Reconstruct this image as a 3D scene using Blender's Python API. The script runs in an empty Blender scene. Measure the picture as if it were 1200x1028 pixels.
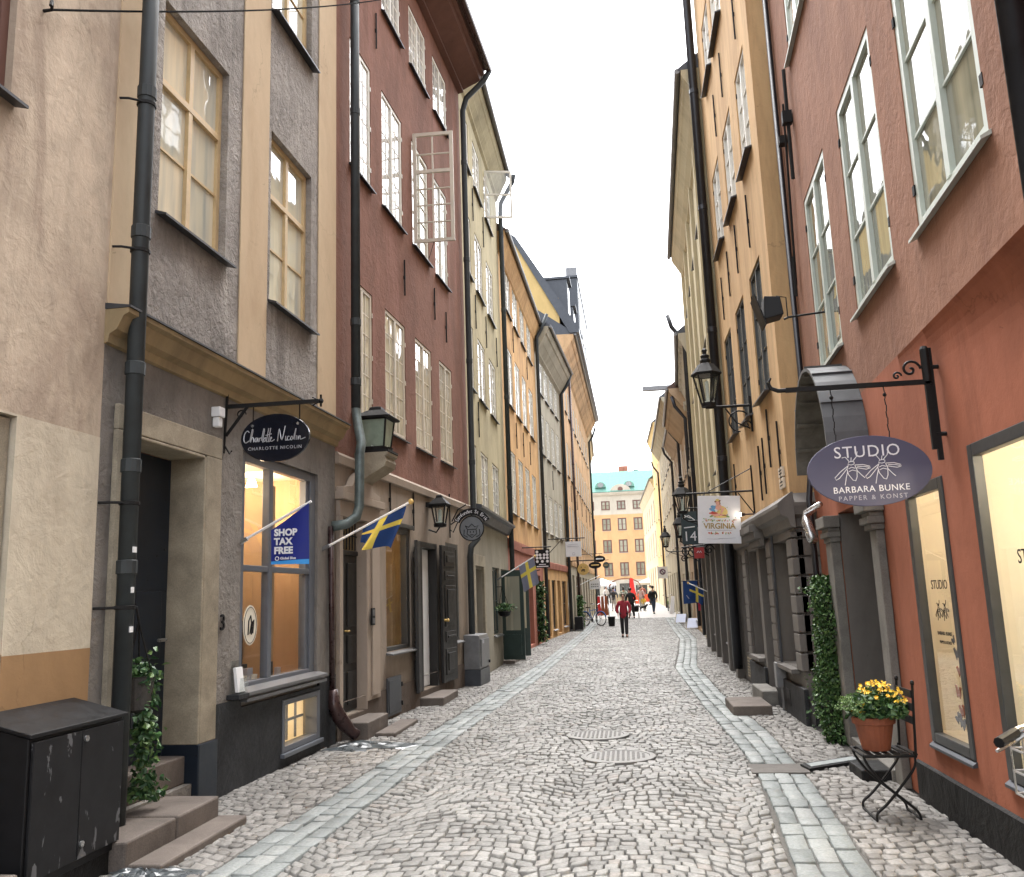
import bpy, bmesh, math, random
import numpy as np
from mathutils import Vector, Matrix
random.seed(7)
SC = bpy.context.scene
COL = SC.collection
CAMZ = 1.6

def zg(y):
    """height of the street: level, then rising gently towards the square"""
    return min(0.6, max(0.0, (y - 40) * 0.0125))

# ------------------------------------------------------------------ mesh builder
class MB:
    def __init__(self): self.v = []; self.f = []; self.m = []
    def add(self, vs, fs, m=0):
        b = len(self.v); self.v += [tuple(v) for v in vs]
        for f in fs: self.f.append(tuple(b + i for i in f)); self.m.append(m)
        return self
    def hexa(self, c, m=0):
        return self.add(c, [(0,3,2,1),(4,5,6,7),(0,1,5,4),(1,2,6,5),(2,3,7,6),(3,0,4,7)], m)
    def box(self, fr, s0, s1, z0, z1, n0, n1, m=0):
        p = fr.pt
        return self.hexa([p(s0,z0,n0),p(s1,z0,n0),p(s1,z0,n1),p(s0,z0,n1),p(s0,z1,n0),p(s1,z1,n0),p(s1,z1,n1),p(s0,z1,n1)], m)
    def quad(self, a, b, c, d, m=0): return self.add([a,b,c,d], [(0,1,2,3)], m)
    def prism(self, fr, prof, s0, s1, m=0):
        """profile of (n, z) pairs swept along a facade"""
        k = len(prof)
        vs = [fr.pt(s0,z,n) for n,z in prof] + [fr.pt(s1,z,n) for n,z in prof]
        fs = [(i,(i+1)%k,k+(i+1)%k,k+i) for i in range(k)] + [tuple(range(k)), tuple(range(2*k-1,k-1,-1))]
        return self.add(vs, fs, m)
    def plate(self, o, u, w, nrm, pts, t, m=0):
        """flat outline pts (in u,w) given thickness t along nrm"""
        o,u,w,nrm = map(Vector,(o,u,w,nrm)); k = len(pts)
        vs = [o+u*a+w*b-nrm*(t/2) for a,b in pts] + [o+u*a+w*b+nrm*(t/2) for a,b in pts]
        fs = [(i,(i+1)%k,k+(i+1)%k,k+i) for i in range(k)] + [tuple(range(k-1,-1,-1)), tuple(range(k,2*k))]
        return self.add(vs, fs, m)
    def tube(self, path, r, seg=8, m=0, cap=True):
        path = [Vector(p) for p in path]
        n = len(path); rs = r if isinstance(r,(list,tuple)) else [r]*n
        T = []
        for i in range(n):
            a = path[max(i-1,0)]; b = path[min(i+1,n-1)]; d = b-a
            T.append(d.normalized() if d.length > 1e-9 else Vector((0,0,1)))
        ref = Vector((0,0,1)) if abs(T[0].z) < .9 else Vector((1,0,0))
        N = (ref - T[0]*ref.dot(T[0])).normalized()
        vs = []
        for i in range(n):
            N = (N - T[i]*N.dot(T[i])); N = N.normalized() if N.length > 1e-6 else Vector((1,0,0))
            B = T[i].cross(N)
            for k in range(seg):
                a = 2*math.pi*k/seg
                vs.append(path[i] + (N*math.cos(a)+B*math.sin(a))*rs[i])
        fs = [(i*seg+k,i*seg+(k+1)%seg,(i+1)*seg+(k+1)%seg,(i+1)*seg+k) for i in range(n-1) for k in range(seg)]
        if cap: fs += [tuple(range(seg-1,-1,-1)), tuple(range((n-1)*seg,n*seg))]
        return self.add(vs, fs, m)
    def lathe(self, c, prof, seg=16, m=0, axis=(0,0,1)):
        """profile of (r, h) pairs turned round an axis through c"""
        A = Vector(axis).normalized(); ref = Vector((1,0,0)) if abs(A.x) < .9 else Vector((0,1,0))
        U = (ref-A*ref.dot(A)).normalized(); W = A.cross(U); c = Vector(c); vs = []
        for r,h in prof:
            for k in range(seg):
                a = 2*math.pi*k/seg; vs.append(c+A*h+(U*math.cos(a)+W*math.sin(a))*max(r,1e-4))
        n = len(prof)
        fs = [(i*seg+k,i*seg+(k+1)%seg,(i+1)*seg+(k+1)%seg,(i+1)*seg+k) for i in range(n-1) for k in range(seg)]
        fs += [tuple(range(seg-1,-1,-1)), tuple(range((n-1)*seg,n*seg))]
        return self.add(vs, fs, m)
    def ball(self, c, r, seg=10, m=0, sx=1, sy=1, sz=1):
        rings = max(4, seg//2); vs=[]; fs=[]
        for i in range(rings+1):
            t = math.pi*i/rings
            for k in range(seg):
                a = 2*math.pi*k/seg
                vs.append((c[0]+r*sx*math.sin(t)*math.cos(a), c[1]+r*sy*math.sin(t)*math.sin(a), c[2]+r*sz*math.cos(t)))
        for i in range(rings):
            for k in range(seg): fs.append((i*seg+k,(i+1)*seg+k,(i+1)*seg+(k+1)%seg,i*seg+(k+1)%seg))
        return self.add(vs, fs, m)

class Fr:
    """facade frame: s along the wall (away from the camera), z up, n out into the street"""
    def __init__(self, p, q, right=False):
        self.p = Vector((p[0],p[1])); d = Vector((q[0]-p[0], q[1]-p[1])); self.L = d.length; self.d = d.normalized()
        self.n = Vector((-self.d.y,self.d.x)) if right else Vector((self.d.y,-self.d.x)); self.right = right
    def pt(self, s, z, n=0.0):
        a = self.p + self.d*s + self.n*n
        return Vector((a.x, a.y, z))
    @property
    def D(self): return Vector((self.d.x,self.d.y,0))
    @property
    def N(self): return Vector((self.n.x,self.n.y,0))
class WF:
    """upright world frame: s = x, z = z, n = -y (towards the camera)"""
    @staticmethod
    def pt(s,z,n=0.0): return Vector((s,-n,z))
UP = Vector((0,0,1))
WL = {}          # world location of each parent
def tag(o, label=None, cat=None, group=None, kind=None):
    if label: o['label'] = label
    if cat: o['category'] = cat
    if group: o['group'] = group
    if kind: o['kind'] = kind
    return o
def thing(name, label, cat, loc, group=None):
    o = bpy.data.objects.new(name, None); COL.objects.link(o); o.empty_display_size = .2
    o.location = loc; WL[o] = Vector(loc)
    return tag(o, label, cat, group)
def obj(name, mb, mats, parent=None, smooth=False, recalc=True, label=None, cat=None, group=None, kind=None, bev=0):
    me = bpy.data.meshes.new(name)
    if parent is not None: o0 = WL[parent]
    else:
        xs = [v[0] for v in mb.v]; ys = [v[1] for v in mb.v]; zs = [v[2] for v in mb.v]
        o0 = Vector(((min(xs)+max(xs))/2,(min(ys)+max(ys))/2,min(zs)))
    me.from_pydata([(v[0]-o0[0],v[1]-o0[1],v[2]-o0[2]) for v in mb.v], [], mb.f)
    if not isinstance(mats,(list,tuple)): mats = [mats]
    for mt in mats: me.materials.append(mt)
    me.polygons.foreach_set('material_index', mb.m)
    if recalc:
        bm = bmesh.new(); bm.from_mesh(me); bmesh.ops.recalc_face_normals(bm, faces=bm.faces); bm.to_mesh(me); bm.free()
    if smooth: me.polygons.foreach_set('use_smooth', [True]*len(me.polygons))
    me.update()
    o = bpy.data.objects.new(name, me); COL.objects.link(o)
    if bev:
        md = o.modifiers.new('bevel','BEVEL'); md.width = bev; md.segments = 2; md.limit_method = 'ANGLE'; md.angle_limit = math.radians(40)
    if parent is not None: o.parent = parent; WL[o] = o0
    else: o.location = o0; WL[o] = o0
    return tag(o, label, cat, group, kind)
def copy_tree(o, parent=None):
    c = o.copy(); COL.objects.link(c)
    if parent is not None: c.parent = parent
    for ch in list(o.children): copy_tree(ch, c)
    return c
_fc = {}
def text_mb(s, size, o, u, w, align='CENTER', t=.004, m=0, mb=None, shear=0, space=1.0, bold=0.):
    """letters as a thin solid: o = anchor point, u = reading direction, w = up"""
    cu = bpy.data.curves.new('lettering','FONT'); cu.body = s; cu.size = size; cu.align_x = align; cu.align_y = 'CENTER'
    cu.extrude = t/2; cu.offset = bold; cu.shear = shear; cu.space_character = space; cu.resolution_u = 3
    ob = bpy.data.objects.new('lettering', cu); COL.objects.link(ob)
    dg = bpy.context.evaluated_depsgraph_get(); dg.update()
    me = ob.evaluated_get(dg).to_mesh()
    o,u,w = Vector(o),Vector(u),Vector(w); nn = u.cross(w)
    vs = [o+u*v.co.x+w*v.co.y+nn*v.co.z for v in me.vertices]; fs = [tuple(p.vertices) for p in me.polygons]
    ob.evaluated_get(dg).to_mesh_clear(); bpy.data.objects.remove(ob); bpy.data.curves.remove(cu)
    mb = mb or MB(); mb.add(vs, fs, m); return mb
def stroke(mb, o, u, w, pts, r, m=0):
    o,u,w = Vector(o),Vector(u),Vector(w)
    return mb.tube([o+u*a+w*b for a,b in pts], r, 5, m)
def spline(pts, n=6):
    out = []
    P = [pts[0]]+list(pts)+[pts[-1]]
    for i in range(1,len(P)-2):
        for k in range(n):
            t = k/n; q = []
            for c in range(len(P[0])):
                a,b,d,e = P[i-1][c],P[i][c],P[i+1][c],P[i+2][c]
                q.append(.5*((2*b)+(-a+d)*t+(2*a-5*b+4*d-e)*t*t+(-a+3*b-3*d+e)*t**3))
            out.append(tuple(q))
    out.append(tuple(pts[-1])); return out

# ------------------------------------------------------------------ materials
def newmat(name):
    m = bpy.data.materials.new(name); m.use_nodes = True; nt = m.node_tree
    b = nt.nodes['Principled BSDF']; return m, nt, b
def nd(nt, t, **kw):
    n = nt.nodes.new(t)
    for k,v in kw.items():
        if k in n.inputs: n.inputs[k].default_value = v
        else: setattr(n,k,v)
    return n
def noise(nt, scale, detail=6, rough=.6, vec=None, dist=0):
    n = nd(nt,'ShaderNodeTexNoise'); n.inputs['Scale'].default_value = scale; n.inputs['Detail'].default_value = detail
    n.inputs['Roughness'].default_value = rough; n.inputs['Distortion'].default_value = dist
    if vec is not None: nt.links.new(vec, n.inputs['Vector'])
    return n
def ramp(nt, fac, stops):
    r = nd(nt,'ShaderNodeValToRGB'); e = r.color_ramp.elements
    while len(e) < len(stops): e.new(.5)
    for i,(p,c) in enumerate(stops):
        e[i].position = p; e[i].color = (c[0],c[1],c[2],1) if not isinstance(c,(int,float)) else (c,c,c,1)
    nt.links.new(fac, r.inputs['Fac']); return r
def mixc(nt, fac, a, b, mode='MIX'):
    n = nd(nt,'ShaderNodeMix'); n.data_type = 'RGBA'; n.blend_type = mode
    for s,i in ((fac,0),(a,6),(b,7)):
        if hasattr(s,'links') or hasattr(s,'is_linked'): nt.links.new(s, n.inputs[i])
        elif i == 0: n.inputs[0].default_value = s
        else: n.inputs[i].default_value = (s[0],s[1],s[2],1)
    return n.outputs[2]
def bump(nt, b, h, strength=.4, dist=.01, prev=None):
    n = nd(nt,'ShaderNodeBump'); n.inputs['Strength'].default_value = strength; n.inputs['Distance'].default_value = dist
    nt.links.new(h, n.inputs['Height'])
    if prev: nt.links.new(prev, n.inputs['Normal'])
    nt.links.new(n.outputs['Normal'], b.inputs['Normal']); return n.outputs['Normal']
def mul(c, k): return tuple(min(1,x*k) for x in c)
def plaster(name, c, c2=None, var=.18, rough=.9, b=.5, coarse=9., stain=None, bd=.012, stretch=(1,1,.45), crack=.45):
    """lime render: patchy colour, weather streaks, trowelled bump"""
    m, nt, p = newmat(name); geo = nd(nt,'ShaderNodeNewGeometry')
    mp = nd(nt,'ShaderNodeMapping'); mp.inputs['Scale'].default_value = stretch
    nt.links.new(geo.outputs['Position'], mp.inputs['Vector'])
    n1 = noise(nt, 1.1, 8, .62, mp.outputs[0], .4); n2 = noise(nt, 6., 8, .7, mp.outputs[0], .6); n3 = noise(nt, coarse*4, 5, .6, geo.outputs['Position'])
    c2 = c2 or mul(c, 1-var*1.6)
    r = ramp(nt, n1.outputs['Fac'], [(.36,c2),(.52,c),(.68,mul(c,1+var*.6))])
    k2 = ramp(nt, n2.outputs['Fac'], [(.3,1-var*.9),(.55,1.),(.75,1+var*.35)])
    col = mixc(nt, 1., r.outputs['Color'], k2.outputs['Color'], 'MULTIPLY')
    if stain:
        sm = nd(nt,'ShaderNodeMapping'); sm.inputs['Scale'].default_value = (2.4,2.4,.35); nt.links.new(geo.outputs['Position'], sm.inputs['Vector'])
        n4 = noise(nt, 1., 9, .65, sm.outputs[0], .8); f = ramp(nt, n4.outputs['Fac'], [(.54,0.),(.66,.75)])
        col = mixc(nt, f.outputs['Color'], col, stain)
    # hairline cracks, broken up, and small chips
    if crack:
        dn = noise(nt, 2.6, 6, .6, geo.outputs['Position']); va = nd(nt,'ShaderNodeVectorMath', operation='MULTIPLY_ADD'); nt.links.new(dn.outputs['Color'], va.inputs[0]); va.inputs[1].default_value = (.55,.55,.55); nt.links.new(geo.outputs['Position'], va.inputs[2])
        vo = nd(nt,'ShaderNodeTexVoronoi'); vo.feature = 'DISTANCE_TO_EDGE'; vo.inputs['Scale'].default_value = .75; nt.links.new(va.outputs[0], vo.inputs['Vector'])
        cr = ramp(nt, vo.outputs['Distance'], [(.0,1.),(.009,0.)]); mk = noise(nt, .9, 3, .5, geo.outputs['Position']); mr = ramp(nt, mk.outputs['Fac'], [(.52,0.),(.6,crack)])
        col = mixc(nt, mixc(nt,1.,cr.outputs['Color'],mr.outputs['Color'],'MULTIPLY'), col, mul(c,.45))
        ch = noise(nt, 16., 3, .5, geo.outputs['Position'], 1.); cm = ramp(nt, ch.outputs['Fac'], [(.735,0.),(.75,.55)]); col = mixc(nt, cm.outputs['Color'], col, mul(c,.55))
    nt.links.new(col, p.inputs['Base Color']); p.inputs['Roughness'].default_value = rough
    p.inputs['Specular IOR Level'].default_value = .25
    nn = bump(nt, p, n3.outputs['Fac'], b*.6, bd*.5)
    n5 = noise(nt, coarse, 7, .62, geo.outputs['Position'], .5)
    bump(nt, p, n5.outputs['Fac'], b, bd, nn)
    return m
def plain(name, c, rough=.5, metal=0., var=.12, sc=14., b=.0, spec=.5):
    m, nt, p = newmat(name); geo = nd(nt,'ShaderNodeNewGeometry'); n = noise(nt, sc, 6, .65, geo.outputs['Position'])
    r = ramp(nt, n.outputs['Fac'], [(.3,mul(c,1-var)),(.7,mul(c,1+var))]); nt.links.new(r.outputs['Color'], p.inputs['Base Color'])
    rr = ramp(nt, n.outputs['Fac'], [(.3,max(.02,rough-.08)),(.7,min(1,rough+.08))]); nt.links.new(rr.outputs['Color'], p.inputs['Roughness'])
    p.inputs['Metallic'].default_value = metal; p.inputs['Specular IOR Level'].default_value = spec
    if b: bump(nt, p, n.outputs['Fac'], b, .006)
    return m
def stone(name, c, rough=.8, sc=60., b=.5, var=.35):
    m, nt, p = newmat(name); geo = nd(nt,'ShaderNodeNewGeometry')
    n = noise(nt, sc, 6, .7, geo.outputs['Position']); n2 = noise(nt, 3.5, 8, .6, geo.outputs['Position'], .5)
    r = ramp(nt, n.outputs['Fac'], [(.35,mul(c,1-var)),(.65,mul(c,1+var*.5))]); k = ramp(nt, n2.outputs['Fac'], [(.3,.65),(.7,1.15)])
    nt.links.new(mixc(nt,1.,r.outputs['Color'],k.outputs['Color'],'MULTIPLY'), p.inputs['Base Color']); p.inputs['Roughness'].default_value = rough; p.inputs['Specular IOR Level'].default_value = .25
    nn = bump(nt, p, n.outputs['Fac'], b*.5, .003); bump(nt, p, n2.outputs['Fac'], b, .02, nn); return m
def pane(name, cols, dark=.0, coat=1., rough=.015, wob=.022, ior=2.0):
    """window pane with curtains, a dim room or reflected light painted in: a mirror-smooth face over a dull colour"""
    m, nt, p = newmat(name); geo = nd(nt,'ShaderNodeNewGeometry'); oi = nd(nt,'ShaderNodeObjectInfo')
    mp = nd(nt,'ShaderNodeMapping'); mp.inputs['Scale'].default_value = (7,7,.6); nt.links.new(geo.outputs['Position'], mp.inputs['Vector'])
    n = noise(nt, 1., 4, .55, mp.outputs[0], .3)
    ad = nd(nt,'ShaderNodeMath', operation='MULTIPLY_ADD'); nt.links.new(oi.outputs['Random'], ad.inputs[0]); ad.inputs[1].default_value = .45
    nt.links.new(n.outputs['Fac'], ad.inputs[2]); sb = nd(nt,'ShaderNodeMath', operation='SUBTRACT'); nt.links.new(ad.outputs[0], sb.inputs[0]); sb.inputs[1].default_value = .22
    k = len(cols); r = ramp(nt, sb.outputs[0], [(.25+.5*i/(k-1),c) for i,c in enumerate(cols)])
    nt.links.new(r.outputs['Color'], p.inputs['Base Color']); p.inputs['Roughness'].default_value = rough
    p.inputs['IOR'].default_value = ior; p.inputs['Specular IOR Level'].default_value = .5; p.inputs['Coat Weight'].default_value = coat; p.inputs['Coat Roughness'].default_value = .01
    n2 = noise(nt, 2.2, 2, .5, geo.outputs['Position']); nn = nd(nt,'ShaderNodeBump'); nn.inputs['Strength'].default_value = wob; nn.inputs['Distance'].default_value = .1
    nt.links.new(n2.outputs['Fac'], nn.inputs['Height']); nt.links.new(nn.outputs[0], p.inputs['Normal']); nt.links.new(nn.outputs[0], p.inputs['Coat Normal'])
    return m
def clear_glass(name, tint=(.96,.98,.97), boost=1.0):
    m = bpy.data.materials.new(name); m.use_nodes = True; nt = m.node_tree; nt.nodes.clear()
    out = nd(nt,'ShaderNodeOutputMaterial'); mx = nd(nt,'ShaderNodeMixShader'); tr = nd(nt,'ShaderNodeBsdfTransparent'); gl = nd(nt,'ShaderNodeBsdfGlossy')
    tr.inputs['Color'].default_value = (*tint,1); gl.inputs['Roughness'].default_value = .01; lw = nd(nt,'ShaderNodeLayerWeight', Blend=.5); pw = nd(nt,'ShaderNodeMath', operation='POWER'); pw.inputs[1].default_value = 4.2; nt.links.new(lw.outputs['Facing'], pw.inputs[0])
    mu = nd(nt,'ShaderNodeMath', operation='MULTIPLY_ADD'); mu.use_clamp = True; mu.inputs[1].default_value = .9*boost; mu.inputs[2].default_value = .075; nt.links.new(pw.outputs[0], mu.inputs[0])
    nt.links.new(mu.outputs[0], mx.inputs[0]); nt.links.new(tr.outputs[0], mx.inputs[1]); nt.links.new(gl.outputs[0], mx.inputs[2]); nt.links.new(mx.outputs[0], out.inputs[0])
    return m
def glow(name, c, s):
    m, nt, p = newmat(name); p.inputs['Base Color'].default_value = (*c,1); p.inputs['Emission Color'].default_value = (*c,1); p.inputs['Emission Strength'].default_value = s; return m
def leafm(name, a, b_, c):
    m, nt, p = newmat(name); geo = nd(nt,'ShaderNodeNewGeometry')
    r = ramp(nt, geo.outputs['Random Per Island'], [(.1,a),(.55,b_),(.95,c)]); nt.links.new(r.outputs['Color'], p.inputs['Base Color'])
    p.inputs['Roughness'].default_value = .45; p.inputs['Specular IOR Level'].default_value = .4; return m
def setts(name, cols, rough=.5):
    m, nt, p = newmat(name); geo = nd(nt,'ShaderNodeNewGeometry')
    r = ramp(nt, geo.outputs['Random Per Island'], cols); n = noise(nt, 45., 6, .7, geo.outputs['Position']); n2 = noise(nt, .7, 5, .6, geo.outputs['Position'])
    k = ramp(nt, n.outputs['Fac'], [(.3,.72),(.68,1.15)]); k2 = ramp(nt, n2.outputs['Fac'], [(.32,.72),(.5,.98),(.68,1.1)])
    c = mixc(nt,1.,r.outputs['Color'],k.outputs['Color'],'MULTIPLY'); c = mixc(nt,1.,c,k2.outputs['Color'],'MULTIPLY')
    nt.links.new(c, p.inputs['Base Color']); rr = ramp(nt, n.outputs['Fac'], [(.3,rough+.12),(.7,rough-.1)]); nt.links.new(rr.outputs['Color'], p.inputs['Roughness']); p.inputs['Specular IOR Level'].default_value = .32
    n3 = noise(nt, 28., 5, .65, geo.outputs['Position']); bump(nt, p, n3.outputs['Fac'], .45, .008); return m

M = {}
M['a_up'] = plaster('beige_render',(.52,.425,.325),(.385,.3,.23),.26,.92,.75,8.,(.33,.255,.195),.013)
M['a_low'] = plaster('cream_render',(.6,.53,.41),(.5,.43,.33),.14,.9,.8,5.,None,.016)
M['a_band'] = plaster('brown_paint',(.36,.22,.11),None,.08,.8,.3,5.)
M['b_panel'] = plaster('grey_roughcast',(.345,.317,.29),(.23,.21,.193),.3,.95,1.4,14.,(.48,.445,.405),.025,(1,1,.8))
M['b_pil'] = plaster('cream_stucco',(.56,.43,.285),(.5,.37,.24),.08,.9,.25,7.)
M['b_low'] = plaster('grey_brown_render',(.235,.215,.193),(.16,.147,.132),.26,.92,1.2,9.,(.215,.195,.175),.02)
M['b_corn'] = plaster('ochre_moulding',(.36,.27,.15),(.25,.19,.11),.15,.8,.15,8.)
M['plinth'] = stone('dark_plinth',(.035,.037,.04),.6,30.,.8)
M['blackplinth'] = stone('black_painted_plinth',(.011,.011,.011),.6,14.,1.6)
M['navy'] = plain('navy_black_paint',(.008,.014,.024),.35,0,.2)
M['surround'] = stone('sandstone',(.36,.31,.23),.85,90.,.4,.2)
M['granite'] = stone('worn_granite',(.15,.125,.108),.75,110.,.4,.3)
M['c_up'] = plaster('dark_red_render',(.232,.115,.083),(.178,.087,.063),.16,.92,.85,7.,(.29,.145,.115),.02,(1,1,.35))
M['c_low'] = plaster('brown_grey_render',(.33,.27,.215),(.26,.21,.165),.16,.9,.4,7.,(.28,.225,.175))
M['c_trim'] = plaster('pinkish_grey_stone',(.38,.31,.25),None,.1,.85,.25,9.)
M['d_up'] = plaster('olive_render',(.45,.385,.24),(.35,.3,.185),.24,.9,.3,7.,(.38,.32,.2))
M['d_low'] = plaster('grey_green_render',(.33,.3,.24),(.27,.245,.195),.14,.9,.3,7.)
M['e_up'] = plaster('orange_render',(.58,.35,.155),(.45,.255,.11),.26,.9,.3,7.,(.4,.21,.08))
M['e_low'] = plaster('brick_red_render',(.38,.15,.105),(.31,.115,.08),.18,.9,.3,7.)
M['f_up'] = plaster('grey_beige_render',(.4,.36,.275),(.33,.3,.225),.14,.9,.4,7.)
M['g_up'] = plaster('apricot_render',(.62,.4,.22),None,.22,.9,.25,7.)
M['yellow'] = plaster('yellow_render',(.66,.47,.2),None,.06,.9,.2,5.)
M['r1_up'] = plaster('brown_red_render',(.295,.152,.1),(.235,.118,.078),.18,.92,.75,7.,(.24,.12,.08),.016,(1,1,.35))
M['r1_low'] = plaster('terracotta_render',(.335,.118,.068),(.285,.1,.057),.14,.9,.4,5.,(.25,.088,.05))
M['r2_up'] = plaster('ochre_render',(.58,.385,.2),(.47,.3,.15),.18,.9,.5,6.,(.43,.275,.14),.012,(1.6,1.6,.22))
M['r2_low'] = plaster('grey_painted_stone',(.165,.153,.14),(.13,.12,.11),.14,.7,.25,9.)
M['t_up'] = plaster('straw_render',(.52,.45,.3),None,.1,.9,.25,6.)
M['v_up'] = plaster('pale_grey_render',(.45,.41,.33),None,.1,.9,.25,6.)
M['w_up'] = plaster('rose_brown_render',(.44,.32,.21),None,.1,.9,.25,6.)
M['x_up'] = plaster('mauve_render',(.47,.39,.31),None,.1,.9,.25,6.)
M['y_up'] = plaster('stone_grey_render',(.48,.43,.32),None,.1,.9,.25,6.)
M['cream'] = plaster('pale_cream_render',(.56,.46,.3),None,.06,.9,.2,6.)
M['end'] = plaster('peach_render',(.6,.36,.18),None,.06,.9,.2,5.)
M['endgrey'] = plaster('pale_stone_band',(.5,.45,.37),None,.06,.9,.2,5.)
M['copper'] = plain('green_copper',(.15,.29,.24),.85,0,.12,3.,spec=.1)
M['sheet'] = plain('dark_sheet_metal',(.07,.075,.085),.42,.5,.2,6.)
M['sheetlight'] = plain('grey_zinc',(.2,.2,.205),.4,.5,.15,8.)
M['tile'] = plain('brown_roof_tile',(.1,.06,.045),.8,0,.3,9.,.5)
M['iron'] = plain('wrought_iron',(.01,.0095,.0095),.6,.0,.3,30.,.1,.25)
M['pipe'] = plain('dark_grey_pipe',(.03,.036,.038),.6,.1,.3,5.)
M['pipeg'] = plain('verdigris_pipe',(.1,.125,.12),.5,.3,.45,7.)
M['pipeb'] = plain('black_pipe',(.016,.017,.022),.35,.2,.3,5.)
M['shoe'] = plain('brown_cast_iron',(.055,.03,.028),.3,.3,.3,12.)
M['silver'] = plain('galvanised_steel',(.5,.5,.5),.28,.9,.12,12.)
M['white'] = plain('white_window_paint',(.72,.69,.62),.5,0,.07,6.)
M['ivory'] = plain('ivory_window_paint',(.6,.53,.43),.5,0,.08,6.)
M['tan'] = plain('ochre_window_paint',(.56,.415,.23),.45,0,.12,8.)
M['palegreen'] = plain('pale_green_window_paint',(.52,.57,.52),.4,0,.06,8.)
M['greyframe'] = plain('grey_shop_frame',(.12,.13,.15),.4,0,.1,8.)
M['darkframe'] = plain('charcoal_frame',(.045,.046,.045),.4,0,.15,8.)
M['brownframe'] = plain('brown_window_paint',(.13,.06,.045),.5,0,.1,8.)
M['redframe'] = plain('rust_frame',(.2,.07,.04),.5,0,.15,8.)
M['greendoor'] = plain('dark_green_paint',(.03,.05,.045),.4,0,.15,8.)
M['wood'] = plain('dark_stained_wood',(.012,.0105,.0095),.5,0,.35,10.,.1)
M['black'] = plain('black_paint',(.008,.008,.009),.5,0,.25,10.,spec=.25)
M['whitepaint'] = plain('white_paint',(.8,.8,.8),.45,0,.03)
M['lightboard'] = plain('white_board',(.75,.76,.8),.4,0,.03)
M['lead'] = plain('iron_manhole',(.19,.187,.178),.7,.0,.2,30.,.3)
M['p_cur'] = pane('curtained_pane',[(.34,.33,.26),(.6,.54,.4),(.7,.63,.47)])
M['p_pale'] = pane('pale_reflection_pane',[(.45,.48,.44),(.66,.63,.5),(.76,.7,.53)])  # base colour lightened to carry the bright cream reflections
M['p_near'] = pane('near_pane',[(.14,.15,.12),(.28,.27,.2),(.36,.34,.25)],coat=.3,ior=1.5)
M['p_grey'] = pane('grey_pane',[(.1,.115,.11),(.22,.22,.18),(.33,.32,.26)])
M['p_sky'] = pane('sky_white_pane',[(.45,.46,.45),(.64,.63,.58),(.74,.72,.65)],wob=.03)  # white of the reflected sky is painted into the base colour
M['p_dark'] = pane('dark_pane',[(.025,.03,.03),(.06,.065,.06),(.12,.12,.1)])
M['glass'] = clear_glass('clear_glass')
M['greenglass'] = plain('greenish_lantern_glass',(.26,.32,.25),.15,0,.2,6.)
M['lampglass'] = plain('frosted_glass',(.6,.66,.6),.25,0,.05)
M['interior'] = plain('warm_wood_panel',(.5,.34,.2),.6,0,.2,5.)
M['shopcream'] = plain('cream_backdrop',(.76,.71,.59),.8,0,.05,2.)
M['orangewall'] = plain('tan_panel',(.5,.33,.19),.8,0,.1,2.)
M['dimroom'] = plain('dim_interior',(.12,.1,.08),.8,0,.3,4.)
M['tanroom'] = plain('tan_interior',(.5,.38,.22),.8,0,.2,3.)
M['lampglow'] = glow('shop_lamp',(1.,.8,.55),6.)
M['ivy'] = leafm('ivy_leaves',(.024,.06,.016),(.05,.115,.03),(.12,.2,.06))
M['ivyl'] = leafm('trailing_leaves',(.02,.055,.02),(.045,.11,.035),(.12,.2,.06))
M['sedum'] = leafm('sedum_heads',(.06,.12,.03),(.13,.22,.07),(.25,.36,.15))
M['bloom'] = leafm('yellow_petals',(.55,.3,.01),(.75,.47,.02),(.8,.58,.08))
M['greystone'] = stone('grey_stone',(.2,.19,.172),.85,90.,.4,.2)
M['terra'] = plain('terracotta_clay',(.25,.075,.035),.75,0,.18,9.,.2)
M['soil'] = plain('soil',(.03,.022,.016),.95,0,.3,30.)
M['basket'] = plain('dark_wicker',(.06,.055,.05),.8,0,.4,60.,.4)
M['flagblue'] = plain('blue_flag_cloth',(.012,.05,.19),.8,0,.06,20.)
M['flagyel'] = plain('yellow_flag_cloth',(.75,.6,.1),.8,0,.05,20.)
M['flaggrey'] = plain('faded_flag_cloth',(.23,.24,.32),.8,0,.06,20.)
M['royal'] = plain('royal_blue_banner',(.008,.018,.22),.6,0,.05,20.)
M['cyan'] = plain('light_blue_hem',(.05,.35,.85),.6,0,.03)
M['signslate'] = plain('slate_blue_sign',(.085,.083,.14),.5,0,.04,6.)
M['signblack'] = plain('blue_black_sign',(.004,.006,.013),.18,0,.1)
M['letter'] = plain('white_lettering',(.82,.82,.85),.5,0,.02)
M['letterdim'] = plain('grey_lettering',(.42,.42,.48),.5,0,.02)
M['lettersil'] = plain('silver_lettering',(.5,.5,.52),.35,.3,.05)
M['red'] = plain('bright_red',(.75,.03,.03),.5,0,.05)
M['orange'] = plain('orange_red',(.85,.13,.05),.6,0,.05)
M['gold'] = plain('gold_paint',(.6,.4,.13),.45,.2,.08)
M['skin'] = plain('skin',(.5,.28,.2),.55,0,.06)
M['sett'] = setts('granite_setts',[(0.,(.145,.142,.133)),(.3,(.187,.184,.173)),(.62,(.212,.209,.197)),(.85,(.245,.241,.227)),(1.,(.2,.185,.168))],.58)
M['settw'] = setts('pavement_setts',[(0.,(.135,.127,.116)),(.35,(.178,.169,.156)),(.7,(.21,.2,.185)),(1.,(.245,.234,.218))],.6)
M['slab'] = setts('grey_slabs',[(0.,(.152,.167,.163)),(.4,(.196,.212,.207)),(.75,(.226,.241,.235)),(1.,(.256,.266,.257))],.6)
M['cable'] = plain('black_cable',(.01,.01,.01),.9,0,.1,spec=.05)
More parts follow.
